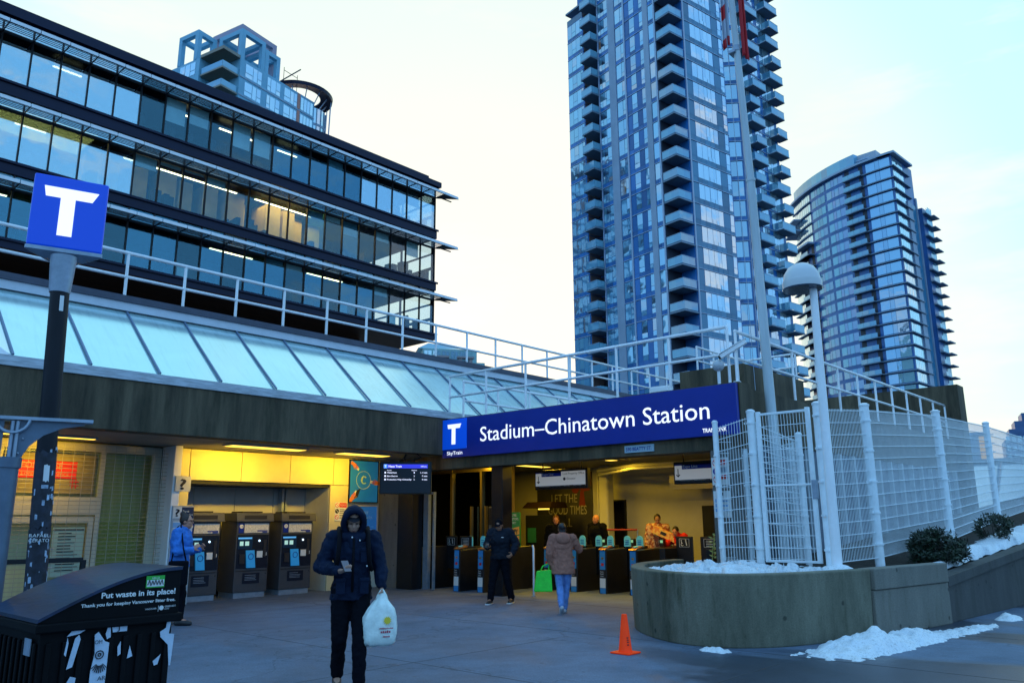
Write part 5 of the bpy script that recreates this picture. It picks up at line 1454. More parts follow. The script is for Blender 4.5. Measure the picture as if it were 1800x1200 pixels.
for p in (PD, PE): q.box(p[0] - .03, p[1] - .035, .9, p[0] + .03, p[1] + .035, 3.38)
q.box(PD[0] - .02, PE[1], .9, PD[0] + .02, PD[1], .94); q.box(PD[0] - .02, PE[1], 3.31, PD[0] + .02, PD[1], 3.35); q.box(PD[0] - .02, PE[1], 2.12, PD[0] + .02, PD[1], 2.15)
q.build("gate_frame", M_fence, GT, bevel=.006)
q = MB(); q.box(12.83, 5.14, 1.9, 12.9, 5.22, 2.2); q.build("lock_box", M_galv, GT, bevel=.005)
# notices on the pier
NT = thing("notice_board", "white panel of prohibition symbols fixed to the right pier above the fence panel", "sign", (12.98, 7.0, 2.2))
q = MB(); q.box(12.975, 6.72, 2.18, 12.995, 7.05, 2.66); q.build("panel", M_paper, NT)
for k, z in enumerate((2.57, 2.42, 2.28)):
    q = MB(); q.lathe([(.06, 0), (.06, .003)], 20, (12.974, 6.97, z), 0 if k != 1 else 1, (-1, 0, 0)); q.lathe([(.047, 0), (.047, .003)], 20, (12.970, 6.97, z), 2 if k != 1 else 1, (-1, 0, 0))
    if k != 1: q.beam((12.966, 7.005, z + .035), (12.966, 6.935, z - .035), .004, .01, 0)
    q.box(12.965, 6.95, z - .02, 12.969, 6.99, z + .015, 2 if k == 1 else 1); q.build("symbol", [M_red, M_blue, M_paper], NT)
q = MB(); q.box(12.972, 6.76, 2.52, 12.9745, 6.88, 2.62); q.box(12.972, 6.76, 2.28, 12.9745, 6.88, 2.36); q.build("red_text_block", M_red, NT)
q = MB(); q.box(12.972, 6.76, 2.40, 12.9745, 6.88, 2.49); q.build("grey_text_block", M_galv, NT)
NT2 = thing("notice_board", "lower white timetable panel with blue boxes on the right pier", "sign", (12.98, 7.0, 1.7))
q = MB(); q.box(12.975, 6.72, 1.62, 12.995, 7.05, 2.08); q.build("panel", M_paper, NT2)
q = MB(); q.box(12.972, 6.86, 2.0, 12.9745, 6.95, 2.05); q.build("heading_block", M_ink, NT2)
q = MB()
for z in (1.88, 1.80, 1.72): q.box(12.972, 6.93, z, 12.9745, 7.02, z + .06); q.box(12.972, 6.77, z + .01, 12.9745, 6.9, z + .04)
q.build("blue_box", mat("pale_blue_print", (.2, .42, .7), .6), NT2)

# ------------------------------------------------------------------ lamp post, flagpole, flag
LP = thing("street_lamp", "white park lamp with a domed head on a tall round post in the planter", "street lamp", (12.24, 4.70, .82))
q = MB(); q.path([(12.24, 4.70, .80), (12.245, 4.69, 3.0), (12.25, 4.68, 5.16)], [.075, .068, .058], 18); q.lathe([(.11, 0), (.1, .05), (.078, .07)], 18, (12.24, 4.70, .82)); q.build("post", M_white, LP, smooth="auto")
q = MB(); hx = (12.20, 4.83, 5.16); q.lathe([(.30, .02), (.305, .10), (.30, .14), (.29, .145), (.27, .26), (.20, .37), (.11, .425), (.02, .44)], 32, hx); q.build("lamp_head", mat("lamp_head_white", (.62, .66, .68), .35), LP, smooth="auto")
q = MB(); q.lathe([(.27, .012), (.275, .03), (.26, .035)], 32, hx); q.lathe([(.30, -.0), (.31, .018)], 32, hx); q.build("lamp_glass", mat("lamp_glass_dark", (.06, .09, .14), .12), LP, smooth="auto")
FP = thing("flagpole", "tall pale tapering flagpole rising behind the mesh gate out of the photo", "flagpole", (13.86, 6.22, .8))
q = MB(); q.path([(13.86, 6.24, .8), (13.85, 6.26, 3.5), (13.83, 6.30, 8.0)], [.100, .092, .078], 20); q.lathe([(.088, 0), (.088, .06)], 20, (13.83, 6.30, 8.0)); q.path([(13.83, 6.30, 8.06), (13.79, 6.40, 12.05), (13.76, 6.47, 17)], [.072, .062, .045], 20)
q.build("pole", mat("pole_paint", (.50, .58, .62), .38, var=.1, scale=2, stretch=(4, 4, .3)), FP, smooth="auto")
q = MB(); q.tube((13.71, 6.46, 3.2), (13.66, 6.54, 16.5), .006, 5); q.box(13.68, 6.36, 10.8, 13.90, 6.5, 10.86); q.lathe([(.08, 0), (.08, .12)], 16, (13.80, 6.38, 10.85)); q.build("halyard", M_galv, FP)
FG = thing("flag", "limp red and white flag hanging against the flagpole at the top of the photo", "flag", (13.72, 6.5, 12))
def drape(seed, x0, y0, z0, z1, w0, w1, mats, bands, dx):
    q = MB(); nu, nv = 26, 24; V = []
    for j in range(nv + 1):
        t = j / nv; z = z0 + (z1 - z0) * t; w = w0 + (w1 - w0) * t
        for i in range(nu + 1):
            s_ = i / nu
            fold = .035 * sin(s_ * 13 + seed + t * 1.5) * (1 - .3 * t)
            side = (s_ - .5) * w + dx * t
            V.append((x0 + side * .66 - fold * .5, y0 - side * .75 - fold, z - .10 * s_ * (1 - t) - .06 * sin(s_ * 5 + seed)))
    fs, mi = [], []
    for j in range(nv):
        for i in range(nu):
            fs.append((j * (nu + 1) + i, j * (nu + 1) + i + 1, (j + 1) * (nu + 1) + i + 1, (j + 1) * (nu + 1) + i)); mi.append(bands((i + .5) / nu, (j + .5) / nv))
    q.v = V; q.f = [list(f) for f in fs]; q.mi = mi
    o = q.build("cloth", mats, FG, smooth=True); sd = o.modifiers.new("s", "SOLIDIFY"); sd.thickness = .006
M_fr, M_fw = mat("flag_red", (.50, .012, .02), .7), mat("flag_white", (.42, .48, .58), .7)
drape(1, 13.70, 6.52, 13.6, 10.95, .17, .14, [M_fr, M_fw], lambda s, t: 0 if (t < .45 or (t > .62 and t < .74) or (t > .9)) and s < .75 else (1 if t < .9 else 0), -.02)
drape(4, 13.86, 6.22, 12.6, 10.66, .07, .13, [M_fr, M_fw], lambda s, t: 0, .02)

# ------------------------------------------------------------------ transit sign on its pole
TS = thing("transit_sign", "blue three-sided transit sign with a white T on a dark sticker-covered pole", "sign", (2.42, 7.62, 0))
q = MB(); q.path([(2.46, 7.615, 0), (2.345, 7.648, 3.62)], .078, 20); q.build("pole", mat("sign_pole", (.006, .008, .014), .45, spec=.25, var=.3, scale=2, stretch=(4, 4, 1)), TS, smooth="auto")
q = MB(); q.lathe([(.084, 3.60), (.088, 3.63), (.108, 3.93), (.11, 3.94)], 22, (2.342, 7.649, 0)); q.build("collar", M_galv, TS, smooth="auto")
tri = [Vector((2.03, 7.74)), Vector((2.645, 7.55)), Vector((2.50, 8.15))]
def rtri(s, r=.05):
    c = sum(tri, Vector((0, 0))) / 3; T = [c + (p - c) * s for p in tri]; res = []
    for i in range(3):
        p, a, d = T[i], (T[i - 1] - T[i]).normalized(), (T[(i + 1) % 3] - T[i]).normalized()
        for t in (0, .25, .5, .75, 1): res.append(tuple(p + a * r * (1 - t) ** 2 + d * r * t ** 2))
    return res
M_sb = mat("lit_sign_blue", (.005, .06, .55), .35, emit=(.0, .035, .42), es=.45)
q = MB(); q.prism(rtri(1), 4.02, 4.70); q.build("lightbox", M_sb, TS, bevel=.012)
q = MB(); q.prism(rtri(.55), 3.93, 3.98, top=rtri(1.02)); q.prism(rtri(1.02), 3.981, 4.015); q.build("tray", M_galv, TS)
d3 = (tri[1] - tri[0]).normalized(); n3 = Vector((d3.y, -d3.x)); c3 = (tri[0] + tri[1]) / 2
logoT(TS, lambda u, v: (c3.x + d3.x * u + n3.x * .006, c3.y + d3.y * u + n3.y * .006, 4.375 + v), .60, M_letter)
# bills and stickers pasted round the pole
M_bill, M_bill2 = mat("dark_bill", (.012, .016, .03), .6, var=.6, scale=14), mat("pale_sticker", (.35, .45, .58), .6, var=.4, scale=20)
def wrap(z0, z1, a0, a1, m, name="pasted_bill", r=.0825, n=14, jag=0.0, seed=1):
    q = MB(); R = random.Random(seed); up, dn = [], []
    for i in range(n + 1):
        a = a0 + (a1 - a0) * i / n; cxp = lambda z: (2.46 - .0318 * z, 7.615 + .0091 * z); (ux, uy), (dx_, dy_) = cxp(z1), cxp(z0); up.append((ux + r * cos(a), uy + r * sin(a), z1 + R.uniform(-jag, jag))); dn.append((dx_ + r * cos(a), dy_ + r * sin(a), z0 + R.uniform(-jag, jag)))
    q.add(dn + up, [(i, i + 1, n + 2 + i, n + 1 + i) for i in range(n)]); return q.build(name, m, TS)
AC = math.atan2(-7.63, -2.425)
wrap(1.55, 2.18, AC - 1.4, AC + 1.4, M_bill, jag=.02); wrap(1.0, 1.54, AC - 1.5, AC + 1.45, M_bill, seed=4, jag=.02)
rr = random.Random(5)
for i in range(46):
    z = rr.uniform(1.0, 1.5) if i < 30 else rr.uniform(1.55, 2.2); a = AC + rr.uniform(-1.3, 1.3); s_ = rr.uniform(.008, .03)
    wrap(z, z + rr.uniform(.01, .05), a, a + s_ / .098, M_bill2, "sticker_scrap", .0835 + i * .00003, 2, .006, i)
wrap(1.93, 2.07, AC - .1, AC + .42, M_paper, "sticker_scrap", .085, 4, .01, 3)
wrap(1.87, 1.90, AC - .2, AC + .42, M_bill2, "sticker_scrap", .085, 4, .0, 3)
wrap(3.42, 3.56, AC + .05, AC + .45, M_paper, "sticker_scrap", .083, 4, .0, 3)
vd = Vector((cos(AC), sin(AC), 0)); rg = Vector((-sin(AC), cos(AC), 0))
pp = Vector((2.413, 7.628, 0)) + vd * .092
text("RAFAEL", tuple(pp + Vector((0, 0, 1.47))), rg, (0, 0, 1), .028, M_paper, TS, .15, align="CENTER"); text("CERATO", tuple(pp + Vector((0, 0, 1.43))), rg, (0, 0, 1), .028, M_paper, TS, .15, align="CENTER")

# ------------------------------------------------------------------ shelter post with curved bracket, handrail
SHP = thing("shelter_post", "grey steel shelter post with a curved bracket arm at the left edge of the photo", "post", (1.70, 6.27, 0))
M_stl = mat("blue_grey_steel", (.10, .15, .22), .38, metal=.3, var=.15, scale=5)
q = MB(); q.tube((1.70, 6.27, 0), (1.70, 6.27, 1.98), .10, 24); q.lathe([(.112, 1.95), (.112, 2.02)], 24, (1.70, 6.27, 0)); q.build("post", M_stl, SHP, smooth="auto")
dv = Vector((2.175 - 1.671, 6.125 - 6.281, 0)).normalized(); dn_ = Vector((-dv.y, dv.x, 0))
B0 = Vector((1.70, 6.27, 0))
q = MB()
cur = [(.02, 2.0), (.10, 2.02), (.14, 2.10), (.22, 2.18), (.33, 2.235), (.47, 2.262), (.47, 2.275), (.02, 2.275)]
q.slab([B0 + dv * u + Vector((0, 0, z)) - dn_ * .006 for u, z in cur], -dn_, .014)
q.slab([B0 - dv * u + Vector((0, 0, z)) - dn_ * .006 for u, z in cur][::-1], -dn_, .014); q.build("bracket_arm", M_stl, SHP)
q = MB(); q.beam(B0 + dv * .52 + Vector((0, 0, 2.29)), B0 - dv * .5 + Vector((0, 0, 2.29)), .10, .022); q.build("top_plate", M_galv, SHP)
q = MB()
for u in (.03, .06): q.tube(B0 + dv * u - dn_ * .03 + Vector((0, 0, 2.0)), B0 + dv * u - dn_ * .03 + Vector((0, 0, 2.27)), .012, 8)
q.path([B0 + dv * (.03 + .1 * cos(t)) - dn_ * .04 + Vector((0, 0, 2.29 + .1 * sin(t))) for t in [RAD(a) for a in range(180, 365, 15)]], .012, 6)
for u, z in ((.08, 2.05), (.1, 2.15)): q.ell(B0 + dv * u - dn_ * .022 + Vector((0, 0, z)), (.008,) * 3, 8, 6)
q.build("bolted_ring", M_galv, SHP)
HR = thing("handrail", "black square handrail in front of the roller shutter behind the litter bin", "handrail", (3.04, 10.57, 0))
q = MB(); a_, c_ = Vector((3.035, 10.57, 1.16)), Vector((3.77, 10.33, 1.165)); q.beam(a_ - (c_ - a_) * .8, c_, .055, .055); q.beam(c_, (c_.x, c_.y, 0), .055, .055); q.build("rail", M_black, HR, bevel=.005)
q = MB(); q.beam((c_.x - 1.2, c_.y + .4, 0), (c_.x - 1.2, c_.y + .4, 1.13), .055, .055); q.build("post", M_black, HR)

# ------------------------------------------------------------------ litter bin
LB = thing("litter_bin", "black litter bin enclosure with a curved lid, white slogan and torn stickers", "litter bin", (2.0, 5.45, 0))
BX0, BX1, BY0, BY1 = 1.64, 2.44, 5.04, 5.95
M_bin = mat("bin_black", (.002, .0025, .004), .65, spec=.15, var=.4, scale=3); M_lid = mat("bin_lid", (.010, .022, .060), .30, var=.45, scale=2.2, stretch=(2, .6, 1), bump=.1, bscale=18)
q = MB(); q.box(BX0 + .03, BY0 + .03, 0.05, BX1 - .03, BY1 - .03, 1.0)
for k in range(9): q.box(BX0 + .06 + k * .083, BY0 + .012, .1, BX0 + .09 + k * .083, BY0 + .029, .93)
for k in range(10): q.box(BX0 + .012, BY0 + .06 + k * .085, .1, BX0 + .029, BY0 + .09 + k * .085, .93)
q.build("body", M_bin, LB, bevel=.006)
q = MB(); q.box(BX0 - .01, BY0 - .012, .985, BX1 + .015, BY1 + .01, 1.035); q.build("rim", M_bin, LB, bevel=.008)
prof = [(BX0 - .005 + .80 * t, 1.04 + .25 * sin(t * pi / 2)) for t in [i / 16 for i in range(17)]]
q = MB()
A = [(x, BY0 + .012, z) for x, z in prof] + [(BX1 - .005, BY0 + .012, 1.036), (BX0, BY0 + .012, 1.036)]
B_ = [(x, BY0 + .03, z) for x, y, z in A]
k = len(A); q.add(A + B_, [tuple(range(k))[::-1], tuple(range(k, 2 * k))] + [(i, (i + 1) % k, k + (i + 1) % k, k + i) for i in range(k)]); fp = q.build("front_panel", M_bin, LB)
q = MB()
lo = [(x, z) for x, z in prof]
vs = []
for y in (BY0, BY1): vs += [(x, y, z) for x, z in lo] + [(x + .004, y, z + .02) for x, z in lo]
n = len(lo)
fs = [(i, i + 1, 2 * n + i + 1, 2 * n + i) for i in range(n - 1)] + [(n + i, 3 * n + i, 3 * n + i + 1, n + i + 1) for i in range(n - 1)] + [(i, n + i, n + i + 1, i + 1) for i in range(n - 1)] + [(2 * n + i, 2 * n + i + 1, 3 * n + i + 1, 3 * n + i) for i in range(n - 1)]
fs += [(0, 2 * n, 3 * n, n), (n - 1, 2 * n - 1, 4 * n - 1, 3 * n - 1)]
q.add(vs, fs); q.box(BX1 - .012, BY0 + .03, 1.036, BX1 - .002, BY1, 1.285); q.build("lid", M_lid, LB, smooth="auto")
S2 = dict(right=(1, 0, 0), up=(0, 0, 1))
text("Put waste in its place!", (1.965, BY0 + .011, 1.150), h=.032, mat=M_paper, parent=fp, width=.44, bold=.025, **S2)
text("Thank you for keeping Vancouver litter free.", (1.858, BY0 + .011, 1.106), h=.019, mat=M_paper, parent=fp, width=.55, bold=.02, **S2)
text("VANCOUVER", (2.225, BY0 + .011, 1.064), h=.010, mat=M_paper, parent=fp, width=.07, **S2)
text("GREENEST", (2.345, BY0 + .011, 1.072), h=.010, mat=M_paper, parent=fp, width=.07, **S2); text("CITY", (2.345, BY0 + .011, 1.058), h=.010, mat=M_paper, parent=fp, width=.03, **S2)
q = MB(); q.lathe([(.014, 0), (.014, .003)], 10, (2.325, BY0 + .010, 1.07), 0, (0, -1, 0)); q.box(2.305, BY0 + .006, 1.05, 2.3065, BY0 + .01, 1.085); q.build("emblem", M_paper, fp)
M_grn = mat("sticker_green", (.03, .45, .05), .5)
q = MB(); q.box(2.218, BY0 + .006, 1.192, 2.33, BY0 + .0115, 1.262, 0); q.box(2.222, BY0 + .004, 1.199, 2.326, BY0 + .006, 1.238, 1); st = q.build("name_sticker", [M_grn, M_paper], fp)
text("HELLO", (2.25, BY0 + .003, 1.243), h=.012, mat=M_paper, parent=LB, width=.045, **S2)
q = MB(); rr = random.Random(2); p = Vector((2.226, BY0 + .001, 1.217))
for i in range(11):
    q2 = Vector((2.226 + i * .0095, BY0 + .001, 1.204 + (.03 if i % 2 else 0) + rr.uniform(0, .006))); q.beam(p, q2, .0035, .003); p = q2
q.build("scribble", M_ink, LB)
M_torn = mat("torn_paper", (.50, .60, .72), .7, var=.12, scale=10)
def torn(pts, mats=M_torn): 
    q = MB(); q.slab([(x, BY0 + .008, z) for x, z in pts], (0, -1, 0), .003); return q.build("torn_sticker", mats, LB)
torn([(1.80, .955), (1.865, .965), (1.90, .985), (1.905, .995), (1.83, .99)][::1]); torn([(1.815, .78), (1.845, .79), (1.875, .935), (1.865, .96), (1.845, .94)]); torn([(1.795, .86), (1.805, .85), (1.812, .92), (1.805, .95)])
torn([(1.945, .60), (2.03, .60), (2.035, .90), (2.01, .91), (1.97, .965), (1.95, .95), (1.96, .85), (1.945, .75)]); torn([(1.82, .6), (1.86, .6), (1.87, .73), (1.84, .74), (1.82, .70)])
torn([(2.05, .955), (2.13, .955), (2.13, 1.0), (2.04, 1.0)]); torn([(2.02, .92), (2.04, .93), (2.035, .985), (2.02, .985), (2.01, .95)]); torn([(2.145, .80), (2.175, .81), (2.155, .87)]); torn([(2.09, .82), (2.105, .83), (2.10, .90), (2.085, .87)])
torn([(2.40, .73), (2.41, .73), (2.42, .91), (2.385, .915), (2.395, .99), (2.37, .995), (2.365, .95), (2.33, .93), (2.335, .90), (2.385, .85)]); torn([(2.31, .74), (2.33, .745), (2.345, .80), (2.32, .78), (2.30, .765)])
q = MB()
for (x, z, s_) in ((1.985, .84, .022), (1.985, .84, .008)): q.path([(x + s_ * cos(t * .5), BY0 + .003, z + s_ * sin(t * .5)) for t in range(13)], .003, 5, closed=True)
for i in range(9): a = -2.6 + i * .25; q.beam((1.99 + .02 * cos(a), BY0 + .003, .80 + .02 * sin(a)), (1.99 + .05 * cos(a), BY0 + .003, .80 + .06 * sin(a)), .005, .003)
q.build("drawn_face", M_ink, LB)
text("OM", (1.952, BY0 + .004, .90), h=.022, mat=M_ink, parent=LB, width=.04, **S2); text("AR", (1.985, BY0 + .004, .70), h=.024, mat=M_ink, parent=LB, width=.045, **S2); text("J", (2.07, BY0 + .004, .965), h=.025, mat=M_ink, parent=LB, width=.015, **S2)
q = MB(); q.box(BX0 + .006, BY0 + .1, .86, BX0 + .011, BY0 + .2, .95); q.build("label_plate", M_galv, LB)

# ------------------------------------------------------------------ ticket machines, kiosk, question mark box
M_tvm = mat("machine_bronze", (.062, .066, .078), .45, metal=.1, var=.08, scale=4); M_tvd = mat("machine_screen_panel", (.008, .014, .03), .25)
M_scr, M_scrb = glow("screen_blue", (.10, .42, .9), .55), glow("screen_pale", (.45, .8, .75), .5)
M_cblue = mat("card_blue", (.03, .30, .62), .4, emit=(.01, .16, .4), es=.35); M_map = mat("route_map", (.60, .60, .58), .5, var=.2, scale=30)
def machine(x0, w, label, num):
    y = 16.4; T = thing("ticket_machine", label, "ticket machine", (x0 + w / 2, y + .3, 0), group="ticket machines in the recess")
    P = lambda u: x0 + u * w
    q = MB(); q.box(x0 + .02, y + .02, .12, x0 + w - .02, y + .72, 1.62); q.build("cabinet", M_tvm, T, bevel=.012)
    q = MB(); q.box(x0 + .05, y + .05, 0, x0 + w - .05, y + .7, .118); q.build("plinth", M_galv, T)
    q = MB(); q.hexa([(x0 - .03, y - .06, 1.61), (x0 + w + .03, y - .06, 1.61), (x0 + w, y + .72, 1.625), (x0, y + .72, 1.625)], [(x0 - .03, y - .02, 1.80), (x0 + w + .03, y - .02, 1.80), (x0 + w, y + .72, 1.80), (x0, y + .72, 1.80)]); hd = q.build("hood", M_tvm, T, bevel=.012)
    q = MB(); q.box(P(.18), y - .055, 1.665, P(.82), y - .047, 1.745); q.box(P(.15), y, 1.802, P(.72), y + .5, 1.83); q.build("header_display", M_ink, hd)
    q = MB(); q.box(P(.23), y + .006, 1.37, P(.93), y + .018, 1.57); mp_ = q.build("map_panel", M_map, T)
    q = MB(); q.box(P(.6), y + .002, 1.40, P(.9), y + .0055, 1.425); q.box(P(.75), y + .002, 1.375, P(.9), y + .0055, 1.395); q.box(P(.07), y + .006, 1.37, P(.21), y + .018, 1.57); q.build("map_key", M_blue, mp_)
    q = MB(); q.lathe([(.045, 0), (.045, .004)], 18, (P(.14), y + .0055, 1.51), 0, (0, -1, 0)); q.build("number_disc", M_paper, T); text(num, (P(.14), y + .0, 1.49), (1, 0, 0), (0, 0, 1), .04, M_ink, T, .045, align="CENTER")
    q = MB(); q.box(P(.05), y + .008, .62, P(.95), y + .018, 1.33); fc = q.build("control_panel", M_tvd, T, bevel=.004)
    q = MB(); q.box(P(.07), y + .002, 1.03, P(.48), y + .0075, 1.29); q.build("touch_screen", mat("screen_base", (.01, .04, .1), .2), fc) if "screen_base" not in bpy.data.materials else q.build("touch_screen", bpy.data.materials["screen_base"], fc)
    q = MB(); q.box(P(.07), y - .001, 1.24, P(.46), y + .0015, 1.275, 0); q.box(P(.12), y - .001, 1.10, P(.22), y + .0015, 1.19, 1); q.box(P(.27), y - .001, 1.10, P(.38), y + .0015, 1.19, 1); q.build("screen_icons", [M_scr, M_scrb], fc)
    q = MB(); q.hexa([(P(.34), y - .03, .63), (P(.58), y - .03, .63), (P(.58), y + .0075, .63), (P(.34), y + .0075, .63)], [(P(.30), y - .012, 1.0), (P(.54), y - .012, 1.0), (P(.54), y + .0075, 1.0), (P(.30), y + .0075, 1.0)]); q.build("card_reader", M_cblue, fc)
    q = MB(); q.path([(P(.44) + .06 * cos(t), y - .026, .87 + .06 * sin(t)) for t in [i * pi / 8 for i in range(16)]], .007, 5, closed=True); q.build("reader_ring", M_blue, fc)
    q = MB(); q.box(P(.12), y - .02, .72, P(.27), y + .0075, .92); q.box(P(.80), y - .01, .86, P(.88), y + .0075, 1.22); q.build("coin_slot", M_ink, fc)
    q = MB(); q.box(P(.62), y - .012, .84, P(.78), y + .0075, .98); q.box(P(.83), y - .005, .88, P(.9), y + .0075, .95); q.build("keypad", M_paper, fc)
    q = MB(); q.ell((P(.67), y - .01, 1.20), (.022, .012, .022), 10, 8); q.build("button_lamp", glow("button_lamp", (.6, .8, 1), 2.2) if "button_lamp" not in bpy.data.materials else bpy.data.materials["button_lamp"], fc)
    q = MB(); q.box(P(.26), y + .010, .30, P(.74), y + .018, .52); pl = q.build("instruction_plate", M_tvd, T)
    q = MB()
    for z in (.47, .43, .40, .37): q.box(P(.32), y + .006, z, P(.32) + w * RND.uniform(.25, .36), y + .0095, z + .009)
    q.build("instruction_text", M_galv, pl)
    q = MB(); q.box(P(.05), y + .012, .56, P(.95), y + .018, .575); q.ell((P(.91), y + .01, .5), (.014, .008, .014), 8, 6); q.build("door_seam", M_dark, T)
machine(7.92, .80, "left ticket machine behind the woman in the blue jacket", "10"); machine(9.06, .84, "middle ticket machine under the yellow lit wall panel", "11"); machine(10.16, .86, "right ticket machine nearest the blue advert posters", "12")
KS = thing("information_kiosk", "slim grey kiosk headed Transit Information beside the left ticket machine", "kiosk", (7.72, 16.1, 0))
q = MB(); q.box(7.43, 16.02, 0, 7.88, 16.12, 1.93); q.build("panel", mat("kiosk_grey", (.42, .46, .5), .45), KS, bevel=.01)
q = MB(); q.box(7.44, 16.008, 1.68, 7.62, 16.018, 1.90, 0); q.box(7.621, 16.008, 1.68, 7.87, 16.018, 1.90, 1); q.build("header", [M_paper, mat("header_navy", (.01, .02, .07), .4)], KS)
text("?", (7.53, 16.004, 1.72), (1, 0, 0), (0, 0, 1), .145, M_ink, KS, .09, align="CENTER", bold=.02); text("Transit", (7.64, 16.004, 1.80), (1, 0, 0), (0, 0, 1), .042, M_paper, KS, .13); text("Information", (7.64, 16.004, 1.735), (1, 0, 0), (0, 0, 1), .042, M_paper, KS, .21)
q = MB(); q.box(7.46, 16.01, 1.1, 7.86, 16.018, 1.62, 0); q.box(7.46, 16.005, 1.50, 7.66, 16.0095, 1.6, 1)
for k in range(9): q.box(7.70, 16.005, 1.57 - k * .05, 7.70 + RND.uniform(.09, .14), 16.0095, 1.585 - k * .05, 2)
q.box(7.7, 16.005, 1.12, 7.8, 16.0095, 1.15, 3); q.build("information_sheet", [M_paper, M_pblue, M_galv, M_red], KS)
QM = thing("information_sign", "small square projecting box with a black question mark above the kiosk", "sign", (7.62, 16.1, 2.2))
q = MB(); q.box(7.44, 16.0, 2.21, 7.76, 16.08, 2.52); q.build("sign_box", mat("sign_face_cream", (.66, .66, .58), .5), QM, bevel=.006); q = MB(); q.box(7.55, 16.08, 2.24, 7.60, 16.5, 2.28); q.build("bracket", M_galv, QM)
text("?", (7.59, 15.995, 2.255), (1, 0, 0), (0, 0, 1), .21, M_ink, QM, .13, align="CENTER", bold=.02)

# ------------------------------------------------------------------ departures display
DP = thing("departure_display", "hanging black screen listing the next trains beside the station sign", "display", (12.08, 14.39, 2.95))
p0, p1 = Vector((11.63, 14.771, 0)), Vector((12.541, 14.006, 0)); dd = (p1 - p0).normalized(); dn = Vector((dd.y, -dd.x, 0)); dn = -dn if dn.dot(p0) > 0 else dn
DPp = lambda u, v, o=0.0: p0 + dd * u + dn * o + Vector((0, 0, 2.21 + v))
WD = (p1 - p0).length
q = MB(); q.hexa([DPp(0, 0, -.08), DPp(WD, 0, -.08), DPp(WD, 0), DPp(0, 0)], [DPp(0, .735, -.08), DPp(WD, .735, -.08), DPp(WD, .735), DPp(0, .735)]); q.build("casing", M_black, DP, bevel=.006)
q = MB(); q.slab([DPp(.03, .03, .004), DPp(WD - .03, .03, .004), DPp(WD - .03, .705, .004), DPp(.03, .705, .004)], dn, .003); scn = q.build("screen", glow("screen_dark", (.0, .002, .01), .4), DP)
q = MB(); q.slab([DPp(.09, .585, .008), DPp(WD - .09, .585, .008), DPp(WD - .09, .675, .008), DPp(.09, .675, .008)], dn, .003); q.build("screen_header", glow("screen_header", (.03, .04, .62), .9), DP)
q = MB(); q.slab([DPp(.09, .585, .011), DPp(.17, .585, .011), DPp(.17, .675, .011), DPp(.09, .675, .011)], dn, .003); q.build("screen_logo", glow("screen_logo", (.1, .3, 1.0), 1.0), DP)
M_st = glow("screen_text", (.75, .78, 1.0), 1.0)
def dt(s_, u, v, h, w, al="LEFT"): text(s_, tuple(DPp(u, v, .012)), dd, (0, 0, 1), h, M_st, DP, w, align=al, name="screen_lettering", bold=.02)
dt("T", .13, .605, .05, .04, "CENTER"); dt("Next Train", .20, .605, .05, .30); dt("3:05 p.m.", WD - .11, .615, .025, .14, "RIGHT"); dt("Route", .17, .528, .02, .10); dt("Platform", .73, .528, .02, .12)
for k, (a_, c_, e_) in enumerate((("Waterfront", "1", "1, 3 min"), ("King George", "2", "7 min"), ("Production Way–University", "2", "4 min"))):
    v = .47 - k * .078; dt(a_, .17, v, .032, (.22, .24, .56)[k]); dt(c_, .79, v, .032, .02, "CENTER"); dt(e_, WD - .1, v, .032, (.155, .12, .12)[k], "RIGHT")
    q = MB(); q.slab([DPp(.11, v - .003, .011), DPp(.145, v - .003, .011), DPp(.145, v + .034, .011), DPp(.11, v + .034, .011)], dn, .003); q.build("line_badge", bpy.data.materials["screen_text"], DP)
q = MB(); mcen = p0 + dd * WD * .5; q.path([mcen + Vector((0, 0, 2.93)) - dn * .04, mcen + Vector((0, 0, 3.03)) - dn * .05 - dd * .04, mcen + Vector((0, 0, 3.12)) - dn * .04]  , .022, 8); q.path([mcen + dd * .03 + Vector((0, 0, 2.95)) - dn * .04, mcen + dd * .35 + Vector((0, 0, 3.05)), mcen + dd * .25 + Vector((0, 0, 3.13))], .015, 6); q.build("hanging_bracket", M_black, DP)

